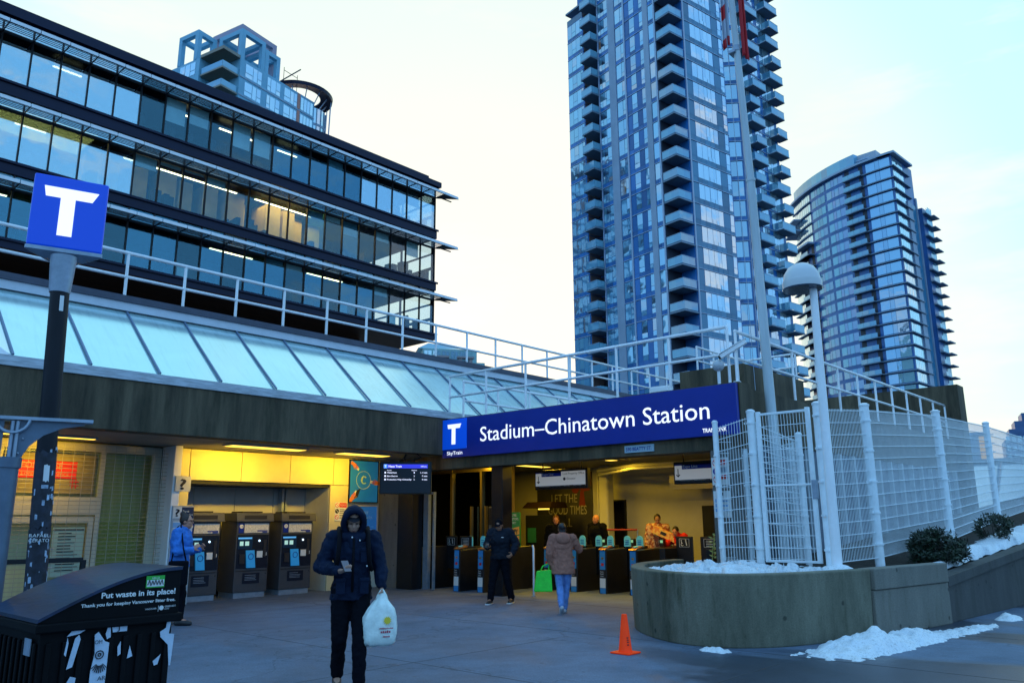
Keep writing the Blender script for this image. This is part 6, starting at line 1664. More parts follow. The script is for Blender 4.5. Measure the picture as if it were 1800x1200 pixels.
# ------------------------------------------------------------------ hanging direction signs
def dsign(y1, y0, label, two):
    x = 14.0; T = thing("direction_sign", label, "sign", (x, (y0 + y1) / 2, 2.72), group="hanging direction signs")
    L_ = y1 - y0; z0, z1 = 2.275, 2.71
    q = MB(); q.box(x, y0, z0, x + .12, y1, z1); q.build("sign_box", M_black, T, bevel=.01)
    q = MB(); q.box(x - .006, y0 + .05, z0 + .06, x - .001, y1 - .03, z1 - .05); q.build("sign_face", mat("sign_face_lit", (.55, .56, .55), .5, emit=(.5, .5, .48), es=.25) if "sign_face_lit" not in bpy.data.materials else bpy.data.materials["sign_face_lit"], T)
    e = y1 - L_ * (.52 if two else .78)
    q = MB(); q.box(x - .010, e, z1 - .15, x - .0065, y1 - L_ * .14, z1 - .05); q.box(x - .010, e, z1 - .075, x - .0065, y1 - .03, z1 - .05); q.build("line_band", M_blue, T)
    q = MB(); q.box(x - .010, y0 + .05, z0 + .06, x - .0065, y1 - .03, z0 + .082); ya = y1 - L_ * .075; q.box(x - .010, ya - .008, z0 + .14, x - .0065, ya + .008, z0 + .30); q.beam((x - .009, ya - .04, z0 + .185), (x - .009, ya, z0 + .145), .006, .016); q.beam((x - .009, ya + .04, z0 + .185), (x - .009, ya, z0 + .145), .006, .016); q.build("arrow", M_ink, T)
    S = dict(right=(0, -1, 0), up=(0, 0, 1))
    text("Expo Line", (x - .011, y1 - L_ * .16, z1 - .125), h=.055, mat=M_paper, parent=T, width=.32, **S)
    if two:
        text("Lost Property Office", (x - .008, e - .05, z1 - .125), h=.05, mat=M_ink, parent=T, width=.60, **S); text("Elevator", (x - .008, e - .16, z1 - .235), h=.05, mat=M_ink, parent=T, width=.25, **S)
        q = MB(); q.lathe([(.035, 0), (.035, .003)], 14, (x - .007, e - .09, z1 - .215), 0, (-1, 0, 0)); q.build("elevator_disc", M_ink, T)
    text("Downtown Vancouver  ·  Surrey  ·  Burnaby", (x - .011, y1 - L_ * .1, z0 + .063), h=.015, mat=M_paper, parent=T, width=L_ * .8, **S)
    q = MB(); q.tube((x + .06, y1 - .2, z1), (x + .06, y1 - .2, 3.1), .015, 8); q.tube((x + .06, y0 + .2, z1), (x + .06, y0 + .2, 3.1), .015, 8); q.build("hanger", M_black, T)
dsign(12.1, 10.6, "hanging direction sign naming Expo Line, Lost Property Office and Elevator", True)
dsign(8.45, 7.05, "hanging direction sign naming only Expo Line, beside the right pier", False)

# ------------------------------------------------------------------ hall posters, machines inside
PO = thing("advert_poster", "tall dark poster reading Let the good times roll on the hall wall", "poster", (18.97, 15.2, 1.1))
q = MB(); q.box(18.96, 14.2, 1.0, 18.99, 16.3, 3.0); q.build("poster_sheet", mat("poster_dark", (.035, .035, .045), .5, var=.4, scale=1), PO)
SW = dict(right=(0, -1, 0), up=(0, 0, 1)); M_ptx = mat("print_grey", (.32, .31, .26), .6)
text("LET THE", (18.955, 15.72, 2.12), h=.26, mat=M_ptx, parent=PO, width=.98, **SW); text("GOOD TIMES", (18.955, 15.85, 1.78), h=.26, mat=M_ptx, parent=PO, width=1.45, **SW); text("ROLL", (18.955, 15.65, 1.42), h=.26, mat=M_ptx, parent=PO, width=.7, **SW)
q = MB(); q.slab([(18.957, 14.75, 2.98), (18.957, 14.22, 2.98), (18.957, 14.22, 2.6), (18.957, 14.3, 2.45), (18.957, 14.55, 2.42), (18.957, 14.75, 2.6)], (-1, 0, 0), .003); q.lathe([(.14, 0), (.14, .003)], 18, (18.955, 14.80, 2.52), 0, (-1, 0, 0)); q.slab([(18.954, 14.62, 2.45), (18.954, 14.5, 2.45), (18.954, 14.44, 2.0), (18.954, 14.68, 2.0)], (-1, 0, 0), .003); q.build("club_motif", mat("print_rust", (.16, .012, .008), .6), PO)
GP = thing("advert_poster", "green standing poster reading Happy Hour behind the gates", "poster", (16.6, 15.4, .0))
rg = Vector((.38, -.92, 0)).normalized(); g0 = Vector((14.65, 13.66, 0)); gn = Vector((-.92, -.38, 0))
GPp = lambda u, v, o=0: g0 + rg * u + gn * o + Vector((0, 0, v))
q = MB(); q.hexa([GPp(0, 0, -.06), GPp(.40, 0, -.06), GPp(.40, 0), GPp(0, 0)], [GPp(0, 1.80, -.06), GPp(.40, 1.80, -.06), GPp(.40, 1.80), GPp(0, 1.80)]); q.build("board", mat("poster_green", (.03, .22, .03), .5), GP)
q = MB(); q.slab([GPp(.05, 1.2, .006), GPp(.38, 1.28, .006), GPp(.38, 1.46, .006), GPp(.05, 1.38, .006)], gn, .004); q.slab([GPp(.06, 1.02, .006), GPp(.38, 1.10, .006), GPp(.38, 1.25, .006), GPp(.06, 1.17, .006)], gn, .004); q.build("orange_band", mat("print_amber", (.7, .35, .04), .5), GP)
q = MB(); q.slab([GPp(.05, .85, .006), GPp(.38, .95, .006), GPp(.38, 1.06, .006), GPp(.05, .98, .006)], gn, .004); q.build("red_band", M_red, GP)
for s_, v, w_ in (("YOU'RE", 1.70, .22), ("TWO STOPS", 1.61, .32), ("AWAY!", 1.52, .2)): text(s_, tuple(GPp(.2, v, .006)), rg, (0, 0, 1), .06, M_paper, GP, w_, align="CENTER")
text("HAPPY", tuple(GPp(.21, 1.29, .012)), rg, (0, 0, 1), .11, M_ink, GP, .28, align="CENTER", bold=.02); text("HOUR", tuple(GPp(.22, 1.09, .012)), rg, (0, 0, 1), .11, M_ink, GP, .25, align="CENTER", bold=.02)
VM = thing("vending_kiosk", "dark kiosk with a red sloping hood standing before the dark poster", "kiosk", (17.0, 14.9, 0))
q = MB(); q.box(17.5, 14.55, 0, 18.2, 15.5, 1.75); q.build("cabinet", M_dark, VM, bevel=.01); q = MB(); q.hexa([(17.4, 14.5, 1.95), (18.2, 14.5, 1.95), (18.2, 15.55, 1.95), (17.4, 15.55, 1.95)], [(17.6, 14.6, 2.12), (18.2, 14.6, 2.12), (18.2, 15.5, 2.12), (17.6, 15.5, 2.12)]); q.build("red_hood", mat("hood_red", (.006, .002, .002), .8, spec=.1), VM)
q = MB(); q.box(17.48, 14.6, 1.90, 17.5, 15.0, 1.935); q.build("strip_lamp", M_lampY, VM); q = MB(); q.box(17.48, 15.1, 1.0, 17.495, 15.4, 1.4); q.build("screen", mat("teal_screen", (.02, .16, .18), .3), VM)
TB = thing("notice_cabinet", "slim dark notice cabinet just right of the black column", "cabinet", (14.5, 14.1, 0))
q = MB(); q.box(14.95, 14.22, 0, 15.1, 14.5, 1.95); q.build("cabinet", mat("cab_grey", (.15, .15, .14), .5), TB, bevel=.01); q = MB(); q.box(14.94, 14.24, 1.5, 14.949, 14.48, 1.92); q.build("header", M_ink, TB)

# ------------------------------------------------------------------ fare gates
M_gate = mat("gate_dark_steel", (.018, .018, .02), .35, metal=.2, var=.15, scale=5); M_cy = mat("paddle_cyan", (.10, .42, .52), .35, emit=(.05, .3, .38), es=.25); M_gbl = mat("gate_sticker_blue", (.03, .26, .62), .4)
M_cop = mat("gate_reader_top", (.35, .16, .06), .3, metal=.5); M_gwing = clear_glass("gate_wing_glass", (.12, .13, .14), .08)
def gate(x, y, label, twin=True):
    T = thing("fare_gate", label, "fare gate", (x, y, 0), group="fare gates across the entrance")
    q = MB(); w = .11
    q.hexa([(x, y - w, 0), (x + 1.7, y - w, 0), (x + 1.7, y + w, 0), (x, y + w, 0)], [(x + .02, y - w, .94), (x + 1.7, y - w, 1.0), (x + 1.7, y + w, 1.0), (x + .02, y + w, .94)]); q.build("cabinet", M_gate, T, bevel=.015)
    q = MB(); q.hexa([(x - .0, y - w + .01, .95), (x + .28, y - w + .01, 1.0), (x + .28, y + w - .01, 1.0), (x, y + w - .01, .95)], [(x + .02, y - w + .01, .975), (x + .28, y - w + .01, 1.035), (x + .28, y + w - .01, 1.035), (x + .02, y + w - .01, .975)]); rd = q.build("reader_top", M_cop, T)
    q = MB(); q.lathe([(.06, 0), (.06, .01)], 16, (x + .14, y, 1.015), 0, (-.2, 0, 1)); q.build("reader_disc", M_cy, rd)
    fx = lambda z: x + .02 * z / .94 - .003
    def st(z0, z1, m, nm):
        q = MB(); q.hexa([(fx(z0) - .004, y - .075, z0), (fx(z0), y - .075, z0), (fx(z0), y + .075, z0), (fx(z0) - .004, y + .075, z0)], [(fx(z1) - .004, y - .075, z1), (fx(z1), y - .075, z1), (fx(z1), y + .075, z1), (fx(z1) - .004, y + .075, z1)]); q.build(nm, m, T)
    st(.52, .93, M_gbl, "blue_strip"); st(.34, .515, M_ink, "black_strip"); st(.13, .335, M_paper, "white_strip"); st(.01, .125, M_gbl, "blue_strip")
    q = MB(); q.box(fx(.75) - .008, y - .03, .74, fx(.75) - .0045, y + .03, .79, 0); q.box(fx(.6) - .008, y - .035, .60, fx(.6) - .0045, y + .035, .66, 1); q.build("card_symbols", [M_gold, M_red], T)
    for i, s_ in enumerate(("Fare", "Paid", "Zone")): text(s_, (fx(.4) - .006, y + .055, .462 - i * .048), (0, -1, 0), (0, 0, 1), .03, M_paper, T, .08)
    for dy in ((.62, .28) if twin else (.28,)):
        q = MB(); yc = y + dy if not twin else y + dy; n = 10
        pts = [(x + .75, yc - .085, 1.0), (x + .75, yc + .085, 1.0)] + [(x + .75, yc + .085 * cos(t), 1.16 + .085 * sin(t)) for t in [pi * i / n for i in range(n + 1)]]
        q.slab([Vector(p) for p in [pts[0]] + pts[2:][::-1][0:] + [pts[1]]], (1, 0, 0), .03); q.build("paddle", M_cy, T)
        q = MB()
        for i in range(3): q.box(x + .712, yc - .05, 1.05 + i * .04, x + .716, yc + .05, 1.065 + i * .04)
        q.build("paddle_text", M_blue, T)
        q = MB(); q.box(x + .74, min(yc, y + .45 if dy > .4 else y) - .02 if False else yc - .1, .35, x + .765, yc + .1, .998); q.build("wing", M_gwing, T)
    q = MB(); q.box(x + 1.2, y - .05, 1.0, x + 1.3, y + .05, 1.16, 0); q.box(x + 1.195, y - .035, 1.08, x + 1.1985, y + .035, 1.14, 1); q.build("rear_post", [M_gate, glow("green_signal", (.25, .6, .35), .5) if "green_signal" not in bpy.data.materials else bpy.data.materials["green_signal"]], T)
gate(13.40, 14.05, "leftmost slim fare gate, next to the wide gate", False); gate(13.50, 13.36, "fare gate just left of the man in black reading his phone"); gate(14.9, 12.55, "fare gate half hidden between the man in black and the woman in the pinkish coat", False)
gate(14.97, 11.80, "fare gate right beside the pinkish coat"); gate(14.97, 10.98, "second fare gate left of the planter"); gate(15.05, 10.22, "fare gate nearest the planter wall")
def wide(x, y, w, label):
    T = thing("fare_gate", label, "fare gate", (x, y, 0), group="fare gates across the entrance")
    q = MB(); q.box(x, y - w / 2, 0, x + 1.2, y - w / 2 + .14, 1.0); q.build("cabinet", M_gate, T, bevel=.012); q = MB(); q.box(x, y + w / 2 - .14, 0, x + 1.2, y + w / 2, 1.0); q.build("cabinet", M_gate, T, bevel=.012)
    for s_ in (-1, 1):
        yc = y + s_ * w * .24
        q = MB(); q.box(x + .5, yc - .21, .45, x + .53, yc + .21, 1.24); pn = q.build("gate_leaf", M_gate, T, bevel=.03)
        q = MB()
        for (a, c) in (((-.12, 1.02), (.12, 1.02)), ((-.12, 1.19), (.12, 1.19)), ((-.12, 1.02), (-.12, 1.19)), ((.12, 1.02), (.12, 1.19))): q.beam((x + .497, yc + a[0], a[1]), (x + .497, yc + c[0], c[1]), .004, .006)
        if s_ > 0:
            q.path([(x + .496, yc + .05 + .03 * cos(t), 1.07 + .03 * sin(t)) for t in [RAD(a) for a in range(-150, 120, 20)]], .006, 5); q.tube((x + .496, yc + .06, 1.09), (x + .496, yc + .07, 1.14), .008, 6); q.ell((x + .496, yc + .07, 1.155), (.006, .012, .012), 8, 6)
            q.beam((x + .496, yc - .04, 1.15), (x + .496, yc - .06, 1.05), .006, .02); q.ell((x + .496, yc - .04, 1.165), (.006, .012, .012), 8, 6)
        else:
            for k in range(4): q.box(x + .495, yc - .09, 1.04 + k * .035, x + .499, yc + .07, 1.05 + k * .035)
        q.build("pictogram", M_paper, pn)
wide(13.6, 14.72, 1.05, "wide accessible fare gate at the far left of the entrance"); wide(15.2, 9.0, 1.25, "wide accessible fare gate behind the snowy planter")
BO = thing("bollard", "slim brass bollard at the left end of the fare gates", "bollard", (13.42, 15.2, 0)); q = MB(); q.tube((13.44, 15.28, 0), (13.44, 15.28, .98), .03, 12); q.build("tube", M_gold, BO, smooth="auto"); q = MB(); q.lathe([(.06, 0), (.06, .015)], 12, (13.44, 15.28, .004)); q.build("base_plate", M_galv, BO)
BO2 = thing("bollard", "slim steel bollard beside the man in black at the entrance", "bollard", (13.4, 11.9, 0)); q = MB(); q.path([(13.6, 11.82, 0), (13.6, 11.82, 1.0), (13.62, 11.86, 1.06)], .028, 10); q.build("tube", M_alu, BO2, smooth="auto"); q = MB(); q.lathe([(.06, 0), (.06, .015)], 12, (13.6, 11.82, .004)); q.build("base_plate", M_galv, BO2)
RR = thing("handrail", "red handrail inside the hall behind the gates", "handrail", (16.5, 11.6, 0)); q = MB(); q.path([(16.75, 12.35, .95), (16.76, 12.3, 1.32), (16.8, 12.2, 1.36), (17.2, 11.5, 1.36)], .025, 8); q.build("rail", mat("rail_red", (.30, .03, .01), .4), RR, smooth="auto"); q = MB(); q.tube((17.2, 11.5, 0), (17.2, 11.5, 1.35), .022, 8); q.tube((16.75, 12.35, 0), (16.75, 12.35, .95), .022, 8); q.build("post", M_galv, RR)

# ------------------------------------------------------------------ traffic cone
CN = thing("traffic_cone", "small slim fluorescent orange-red cone standing on the plaza by the planter", "traffic cone", (8.52, 5.94, .004))
M_or = mat("cone_orange", (1.0, .06, .004), .5, emit=(1, .04, 0), es=.12, spec=.2, var=.08, scale=20)  # small emission added to brighten the orange
q = MB(); q.lathe([(.088, .02), (.082, .03), (.034, .45), (.03, .458), (.022, .455)], 24, (8.52, 5.94, 0)); q.build("cone", M_or, CN, smooth="auto"); q = MB(); q.box(8.39, 5.80, .006, 8.65, 6.08, .024); q.build("base", M_or, CN, bevel=.008)
q = MB(); a0 = math.atan2(-5.94, -8.52) + .5
for k in range(4): q.box(0, 0, 0, 0, 0, 0) if False else None
for k, z in enumerate((.19, .165, .14, .11)): 
    r = .084 - (z - .03) * .115; q.beam((8.52 + (r + .003) * cos(a0 - .2), 5.94 + (r + .003) * sin(a0 - .2), z), (8.52 + (r + .003) * cos(a0 + .15), 5.94 + (r + .003) * sin(a0 + .15), z), .004, .012)
q.build("stencil_mark", M_ink, CN)
# ------------------------------------------------------------------ people
V3 = Vector
def remesh(mb, vox, smooth=4, disp=0.0, dscale=.12, seed=0):
    me = mb.mesh("rm"); ob = bpy.data.objects.new("rm", me); COL.objects.link(ob)
    r = ob.modifiers.new("r", "REMESH"); r.mode = "VOXEL"; r.voxel_size = vox; r.adaptivity = 0
    if smooth: s_ = ob.modifiers.new("s", "SMOOTH"); s_.factor = .5; s_.iterations = smooth
    if disp:
        tx = bpy.data.textures.new("folds", "CLOUDS"); tx.noise_scale = dscale; tx.noise_depth = 2
        d = ob.modifiers.new("d", "DISPLACE"); d.texture = tx; d.strength = disp; d.mid_level = .5
    dg = bpy.context.evaluated_depsgraph_get(); res = bpy.data.meshes.new_from_object(ob.evaluated_get(dg)); res.materials.clear()
    bpy.data.objects.remove(ob); return res
def limb(q, a, ra, c, rc, n=14):
    q.ell(a, (ra,) * 3, n, 8); q.ell(c, (rc,) * 3, n, 8); q.tube(a, c, ra, n, rc)
def chain(q, pts, rs):
    for i in range(len(pts) - 1): limb(q, pts[i], rs[i], pts[i + 1], rs[i + 1])
def hand(q, wrist, d, palm, side, curl=.5, s=1.0, th_out=1):
    """palm and five separate fingers: d points along the hand, palm is the palm normal, side the thumb side"""
    d, palm = V3(d).normalized(), V3(palm); palm = (palm - d * palm.dot(d)).normalized(); lat = V3(side); lat = (lat - d * lat.dot(d) - palm * lat.dot(palm)).normalized()
    w = V3(wrist)
    R = Matrix((lat, palm, d)).transposed()
    q.ell(w + d * .048 * s, (.038 * s, .016 * s, .05 * s), 12, 8, rot=R); limb(q, w - d * .02, .024 * s, w + d * .02 * s, .024 * s)
    for i, (off, L_, r) in enumerate(((.029, .070, .0088), (.010, .078, .009), (-.010, .073, .0088), (-.028, .058, .0078))):
        p = w + d * .085 * s + lat * off * s; dd = d.copy(); rr = r * s
        for seg, f in enumerate((.45, .32, .25)):
            a = curl * (.5 + .5 * seg) * .9
            nd = (dd * cos(a) + palm * sin(a)).normalized()
            p2 = p + nd * L_ * f * s; limb(q, p, rr, p2, rr * .92, 8); p, dd, rr = p2, nd, rr * .92
    p = w + d * .03 * s + lat * .032 * s; t1 = (lat * .8 + d * .6 + palm * .25).normalized(); p2 = p + t1 * .035 * s; limb(q, p, .012 * s, p2, .0105 * s, 8)
    t2 = (lat * .25 + d * .9 + palm * .45 * (1 + curl)).normalized(); limb(q, p2, .0105 * s, p2 + t2 * .03 * s, .009 * s, 8)
def head_geo(q, HM, s=1.0, nose=1.0):
    g = lambda x, y, z: HM @ V3((x * s, y * s, z * s)); R3 = HM.to_3x3()
    q.ell(g(0, -.012, .025), (.073 * s, .092 * s, .095 * s), 20, 14, rot=R3); q.ell(g(0, .022, -.045), (.056 * s, .066 * s, .072 * s), 18, 12, rot=R3)
    q.ell(g(0, .052, -.088), (.026 * s, .026 * s, .022 * s), 10, 8, rot=R3)
    limb(q, g(0, .080, .018), .009 * s, g(0, .100, -.018), .0135 * s, 8)          # nose
    for sx in (-1, 1):
        q.ell(g(.074 * sx, -.012, -.005), (.010 * s, .018 * s, .030 * s), 10, 8, rot=R3)   # ears
        q.ell(g(.036 * sx, .060, -.022), (.024 * s, .022 * s, .02 * s), 10, 8, rot=R3)     # cheeks
        limb(q, g(.012 * sx, .082, .030), .010 * s, g(.045 * sx, .070, .032), .009 * s, 8)   # brow ridge
    q.ell(g(0, .082, -.052), (.021 * s, .010 * s, .006 * s), 10, 6, rot=R3); q.ell(g(0, .080, -.064), (.018 * s, .010 * s, .006 * s), 10, 6, rot=R3)
def eyes_geo(HM, s, parent, mt):
    for sx in (-1, 1):
        q = MB(); q.ell(HM @ V3((.030 * s * sx, .079 * s, .012 * s)), (.0115 * s, .006 * s, .006 * s), 10, 6, rot=HM.to_3x3()); q.build("eye", mt, parent, smooth=True)
    q = MB(); q.ell(HM @ V3((0, .088 * s, -.058 * s)), (.020 * s, .006 * s, .003 * s), 10, 6, rot=HM.to_3x3()); q.build("mouth", mat("lip", (.22, .06, .05), .6) if "lip" not in bpy.data.materials else bpy.data.materials["lip"], parent, smooth=True)
def skin(name, c): return mat(name, c, .5, var=.08, scale=30)
def cloth(name, c, rough=.8, bump=.5, bs=14, var=.15, spec=.15): return mat(name, c, rough, var=var, scale=9, bump=bump, bscale=bs, spec=spec)
M_eye = mat("eye_dark", (.01, .008, .008), .2)
BASE = dict(pelvis=(0, 0, .95), waist=(0, 0, 1.08), chest=(0, .01, 1.28), neck=(0, 0, 1.47), head=(0, .03, 1.60), rs=(.19, 0, 1.42), ls=(-.19, 0, 1.42), re=(.25, -.03, 1.14), le=(-.25, -.03, 1.14),
            rw=(.26, .06, .90), lw=(-.26, .06, .90), rh=(.09, 0, .93), lh=(-.09, 0, .93), rk=(.10, .03, .50), lk=(-.10, .03, .50), ra=(.10, 0, .085), la=(-.10, 0, .085), rt=None, lt=None)
def person(label, loc, az, J=None, s=1.0, nod=0.0, turn=0.0, tilt=0.0, M_skin=None, jacket=None, trousers=None, shoes=None, hair=None, hairkind=None, hands=None, vox=.012, jlen=.80, jfat=1.0, tfat=1.0, group=None, jname="jacket", flare=0.0, hood=None, collar=True, lower=True):
    T = thing("person", label, "person", loc, az - pi / 2, group=group)
    j = {k: (V3(v) * s if v is not None else None) for k, v in {**BASE, **(J or {})}.items()}
    HM = Matrix.Translation(j["head"]) @ Matrix.Rotation(turn, 4, "Z") @ Matrix.Rotation(-nod, 4, "X") @ Matrix.Rotation(tilt, 4, "Y")
    loc_build = lambda me, name, mt, smooth=True: link_mesh(me, name, mt, T, None, False, smooth)
    # one continuous body
    q = MB(); head_geo(q, HM, s)
    neckt = HM @ V3((0, -.02 * s, -.06 * s)); limb(q, j["neck"], .058 * s, neckt, .052 * s)
    chain(q, [j["pelvis"], j["waist"], j["chest"]], [.115 * s, .105 * s, .12 * s]); limb(q, j["chest"], .12 * s, j["neck"] - V3((0, 0, .03)), .06 * s)
    limb(q, j["rs"], .05 * s, j["ls"], .05 * s)
    hd = hands or {}
    for p in "rl":
        chain(q, [j[p + "s"], j[p + "e"], j[p + "w"]], [.048 * s, .038 * s, .026 * s]); chain(q, [j[p + "h"], j[p + "k"], j[p + "a"]], [.08 * s, .052 * s, .036 * s])
        limb(q, j["pelvis"], .1 * s, j[p + "h"], .08 * s)
        wd = (j[p + "w"] - j[p + "e"]).normalized(); h = hd.get(p, {})
        d = V3(h.get("d", wd)); palm = V3(h.get("palm", ((-1 if p == "r" else 1), 0, 0))); side = V3(h.get("side", (0, 1, 0)))
        hand(q, j[p + "w"], d, palm, side, h.get("curl", .45), s * 1.03)
        f = j[p + "a"]; tdir = V3(h.get("toe", (0, 1, 0))).normalized(); limb(q, f, .036 * s, f + tdir * .14 * s + V3((0, 0, -.045 * s)), .03 * s)
    body = loc_build(remesh(q, vox * .7, 2), "body", M_skin)
    eyes_geo2 = []
    WMT = WM[T]
    for sx in (-1, 1):
        q = MB(); q.ell(HM @ V3((.030 * s * sx, .081 * s, .012 * s)), (.0115 * s, .006 * s, .006 * s), 10, 6, rot=HM.to_3x3()); loc_build(q.mesh("eye"), "eye", M_eye)
    q = MB(); q.ell(HM @ V3((0, .090 * s, -.058 * s)), (.020 * s, .005 * s, .003 * s), 10, 6, rot=HM.to_3x3())
    loc_build(q.mesh("mouth"), "mouth", bpy.data.materials.get("lip") or mat("lip", (.22, .06, .05), .6))
    # trousers
    q = MB()
    for p in "rl":
        k, a = j[p + "k"], j[p + "a"]
        chain(q, [j[p + "h"] + V3((0, 0, .02)), j[p + "h"] * .5 + k * .5, k, k * .45 + a * .55, a + (k - a) * .06], [.108 * s * tfat, .096 * s * tfat, .076 * s * tfat, .068 * s * tfat, .062 * s * tfat])
        limb(q, j["pelvis"], .125 * s, j[p + "h"], .11 * s * tfat)
    loc_build(remesh(q, vox, 1, .026, .06), "trousers", trousers)
    # upper garment
    q = MB(); F_ = jfat
    jl = V3((j["pelvis"].x, j["pelvis"].y, jlen * s))
    def oval(a, c, ra, rc, sy=.72):
        n = 18; A, C_ = V3(a), V3(c); up = [A + V3((cos(2 * pi * i / n) * ra, sin(2 * pi * i / n) * ra * sy, 0)) for i in range(n)]; dn = [C_ + V3((cos(2 * pi * i / n) * rc, sin(2 * pi * i / n) * rc * sy, 0)) for i in range(n)]
        q.add(up + dn, [(i, n + i, n + (i + 1) % n, (i + 1) % n) for i in range(n)] + [tuple(range(n)), tuple(range(2 * n - 1, n - 1, -1))])
    hipw = (.185 + flare) * s * F_
    oval(j["chest"] + V3((0, 0, .09 * s)), j["waist"], .185 * s * F_, .175 * s * F_); oval(j["waist"], jl, .175 * s * F_, hipw); oval(j["chest"] + V3((0, 0, .16 * s)), j["chest"] + V3((0, 0, .09 * s)), .13 * s * F_, .185 * s * F_)
    q.ell(j["chest"], (.19 * s * F_, .15 * s * F_, .17 * s), 16, 10)
    for p in "rl":
        S_, E_, W_ = j[p + "s"], j[p + "e"], j[p + "w"]
        chain(q, [S_, S_ * .5 + E_ * .5, E_, E_ * .45 + W_ * .55, W_ + (E_ - W_) * .08], [.085 * s * F_, .078 * s * F_, .070 * s * F_, .060 * s * F_, .048 * s * F_]); limb(q, S_, .082 * s * F_, j["neck"] - V3((0, 0, .04)), .07 * s)
    if collar: limb(q, j["neck"] - V3((0, 0, .03)), .085 * s, j["neck"] + V3((0, 0, .02)), .078 * s)
    jk = loc_build(remesh(q, vox, 1, .038, .065), jname, jacket)
    # shoes
    for p in "rl":
        a = j[p + "a"]; tdir = V3(hd.get(p, {}).get("toe", (0, 1, 0))).normalized(); q = MB()
        up_ = V3((0, 0, 1)); 
        limb(q, a + V3((0, 0, -.03)) * s, .046 * s, a + tdir * .13 * s - up_ * .05 * s, .042 * s); limb(q, a - tdir * .04 * s - up_ * .045 * s, .042 * s, a + tdir * .17 * s - up_ * .055 * s, .034 * s)
        loc_build(remesh(q, .009, 2), "shoe", shoes)
    if hair and hairkind:
        q = MB(); R3 = HM.to_3x3(); g = lambda x, y, z: HM @ V3((x * s, y * s, z * s))
        q.ell(g(0, -.025, .035), (.082 * s, .094 * s, .098 * s), 20, 14, rot=R3)
        if hairkind == "bun": q.ell(g(0, -.075, .125), (.042 * s, .042 * s, .045 * s), 14, 10, rot=R3)
        if hairkind == "lowbun": q.ell(g(0, -.115, .03), (.05 * s, .04 * s, .05 * s), 14, 10, rot=R3); q.ell(g(0, -.04, -.03), (.078 * s, .07 * s, .07 * s), 14, 10, rot=R3)
        if hairkind == "long": q.ell(g(0, -.05, -.04), (.085 * s, .07 * s, .13 * s), 14, 10, rot=R3)
        if hairkind == "cap": q.ell(g(0, .075, .055), (.065 * s, .055 * s, .012 * s), 12, 8, rot=R3)
        loc_build(remesh(q, .011, 2, .012, .03), {"cap": "cap", "beanie": "beanie"}.get(hairkind, "hair"), hair)
    return T, j, HM, loc_build

SK1, SK2, SK3 = skin("skin_light", (.48, .26, .18)), skin("skin_medium", (.34, .17, .11)), skin("skin_ruddy", (.55, .24, .15))
M_sh = mat("shoe_dark", (.02, .02, .022), .5)
M_navyj = cloth("navy_parka", (.005, .012, .034), .75, .6, 10)
M_blk = cloth("black_cloth", (.004, .005, .009), .9, .5, 12, spec=.1)
to_cam = math.atan2(-6.65, -4.93)
# 1 hooded man
T1, j, HM, LBd = person("man in a navy hooded parka reading a phone and carrying a plastic bag", (4.93, 6.65, .004), to_cam + .06,
    J=dict(head=(.005, .075, 1.585), neck=(0, .02, 1.46), re=(.30, -.02, 1.15), rw=(.13, .25, 1.12), le=(-.27, .02, 1.15), lw=(-.285, .11, .955), rs=(.185, .0, 1.42), ls=(-.185, .01, 1.42),
           rk=(.10, .06, .50), ra=(.10, -.12, .13), lk=(-.085, .14, .53), la=(-.09, .17, .085)),
    s=1.0, nod=.5, M_skin=SK1, jacket=M_navyj, trousers=M_blk, shoes=mat("shoe_brown", (.05, .035, .03), .5), vox=.011, jlen=.84, jfat=1.0, tfat=.98, flare=.02,
    hands={"r": dict(d=(-.55, .80, .12), palm=(-.1, -.2, 1), side=(-.5, -.8, 0), curl=.75, toe=(0, .9, -.35)), "l": dict(d=(0, .25, -1), palm=(1, 0, 0), side=(0, 1, 0), curl=1.35)}, hair=mat("beanie_dark", (.01, .012, .02), .85), hairkind="cap", jname="parka")
q = MB(); s = 1.0; R3 = HM.to_3x3(); g = lambda x, y, z: HM @ V3((x * s, y * s, z * s))
q.path([g(.100 * cos(t), .058 + .015 * sin(t), .008 + .140 * sin(t)) for t in [2 * pi * i / 22 for i in range(22)]], .030, 10, closed=True)
hd = remesh(q, .010, 2, .010, .06)
q2 = MB()
# shell of the hood, open at the face
n, k = 24, 12; vs = []; fs = []
for i in range(k + 1):
    t = pi * .5 * i / k      # 0 at the rim, pi/2 at the back
    for jx in range(n):
        a = 2 * pi * jx / n; rx, rz = .112 * cos(t) ** .55 if t < pi / 2 - .01 else .005, .152 * cos(t) ** .55 if t < pi / 2 - .01 else .005
        vs.append(g(rx * cos(a), .058 - .185 * sin(t), .012 + rz * sin(a) + (-.015 * sin(t))))
for i in range(k):
    for jx in range(n): fs.append((i * n + jx, i * n + (jx + 1) % n, (i + 1) * n + (jx + 1) % n, (i + 1) * n + jx))
me = bpy.data.meshes.new("hood"); me.from_pydata([tuple(v) for v in vs], [], fs); ho = LBd(me, "hood", M_navyj); sd = ho.modifiers.new("s", "SOLIDIFY"); sd.thickness = .02; sd.offset = 0
LBd(hd, "hood_rim", M_navyj)
q = MB()
limb(q, j["neck"] + V3((-.08, .07, -.03)), .055, j["neck"] + V3((.08, .07, -.03)), .055); limb(q, j["neck"] + V3((-.09, -.05, .0)), .07, j["neck"] + V3((.09, -.05, .0)), .07); limb(q, j["neck"] + V3((0, .10, -.05)), .045, j["neck"] + V3((0, .10, -.12)), .05)
LBd(remesh(q, .012, 3, .012, .06), "hood_collar", M_navyj)
M_strap = mat("strap_black", (.003, .003, .006), .8, spec=.15)
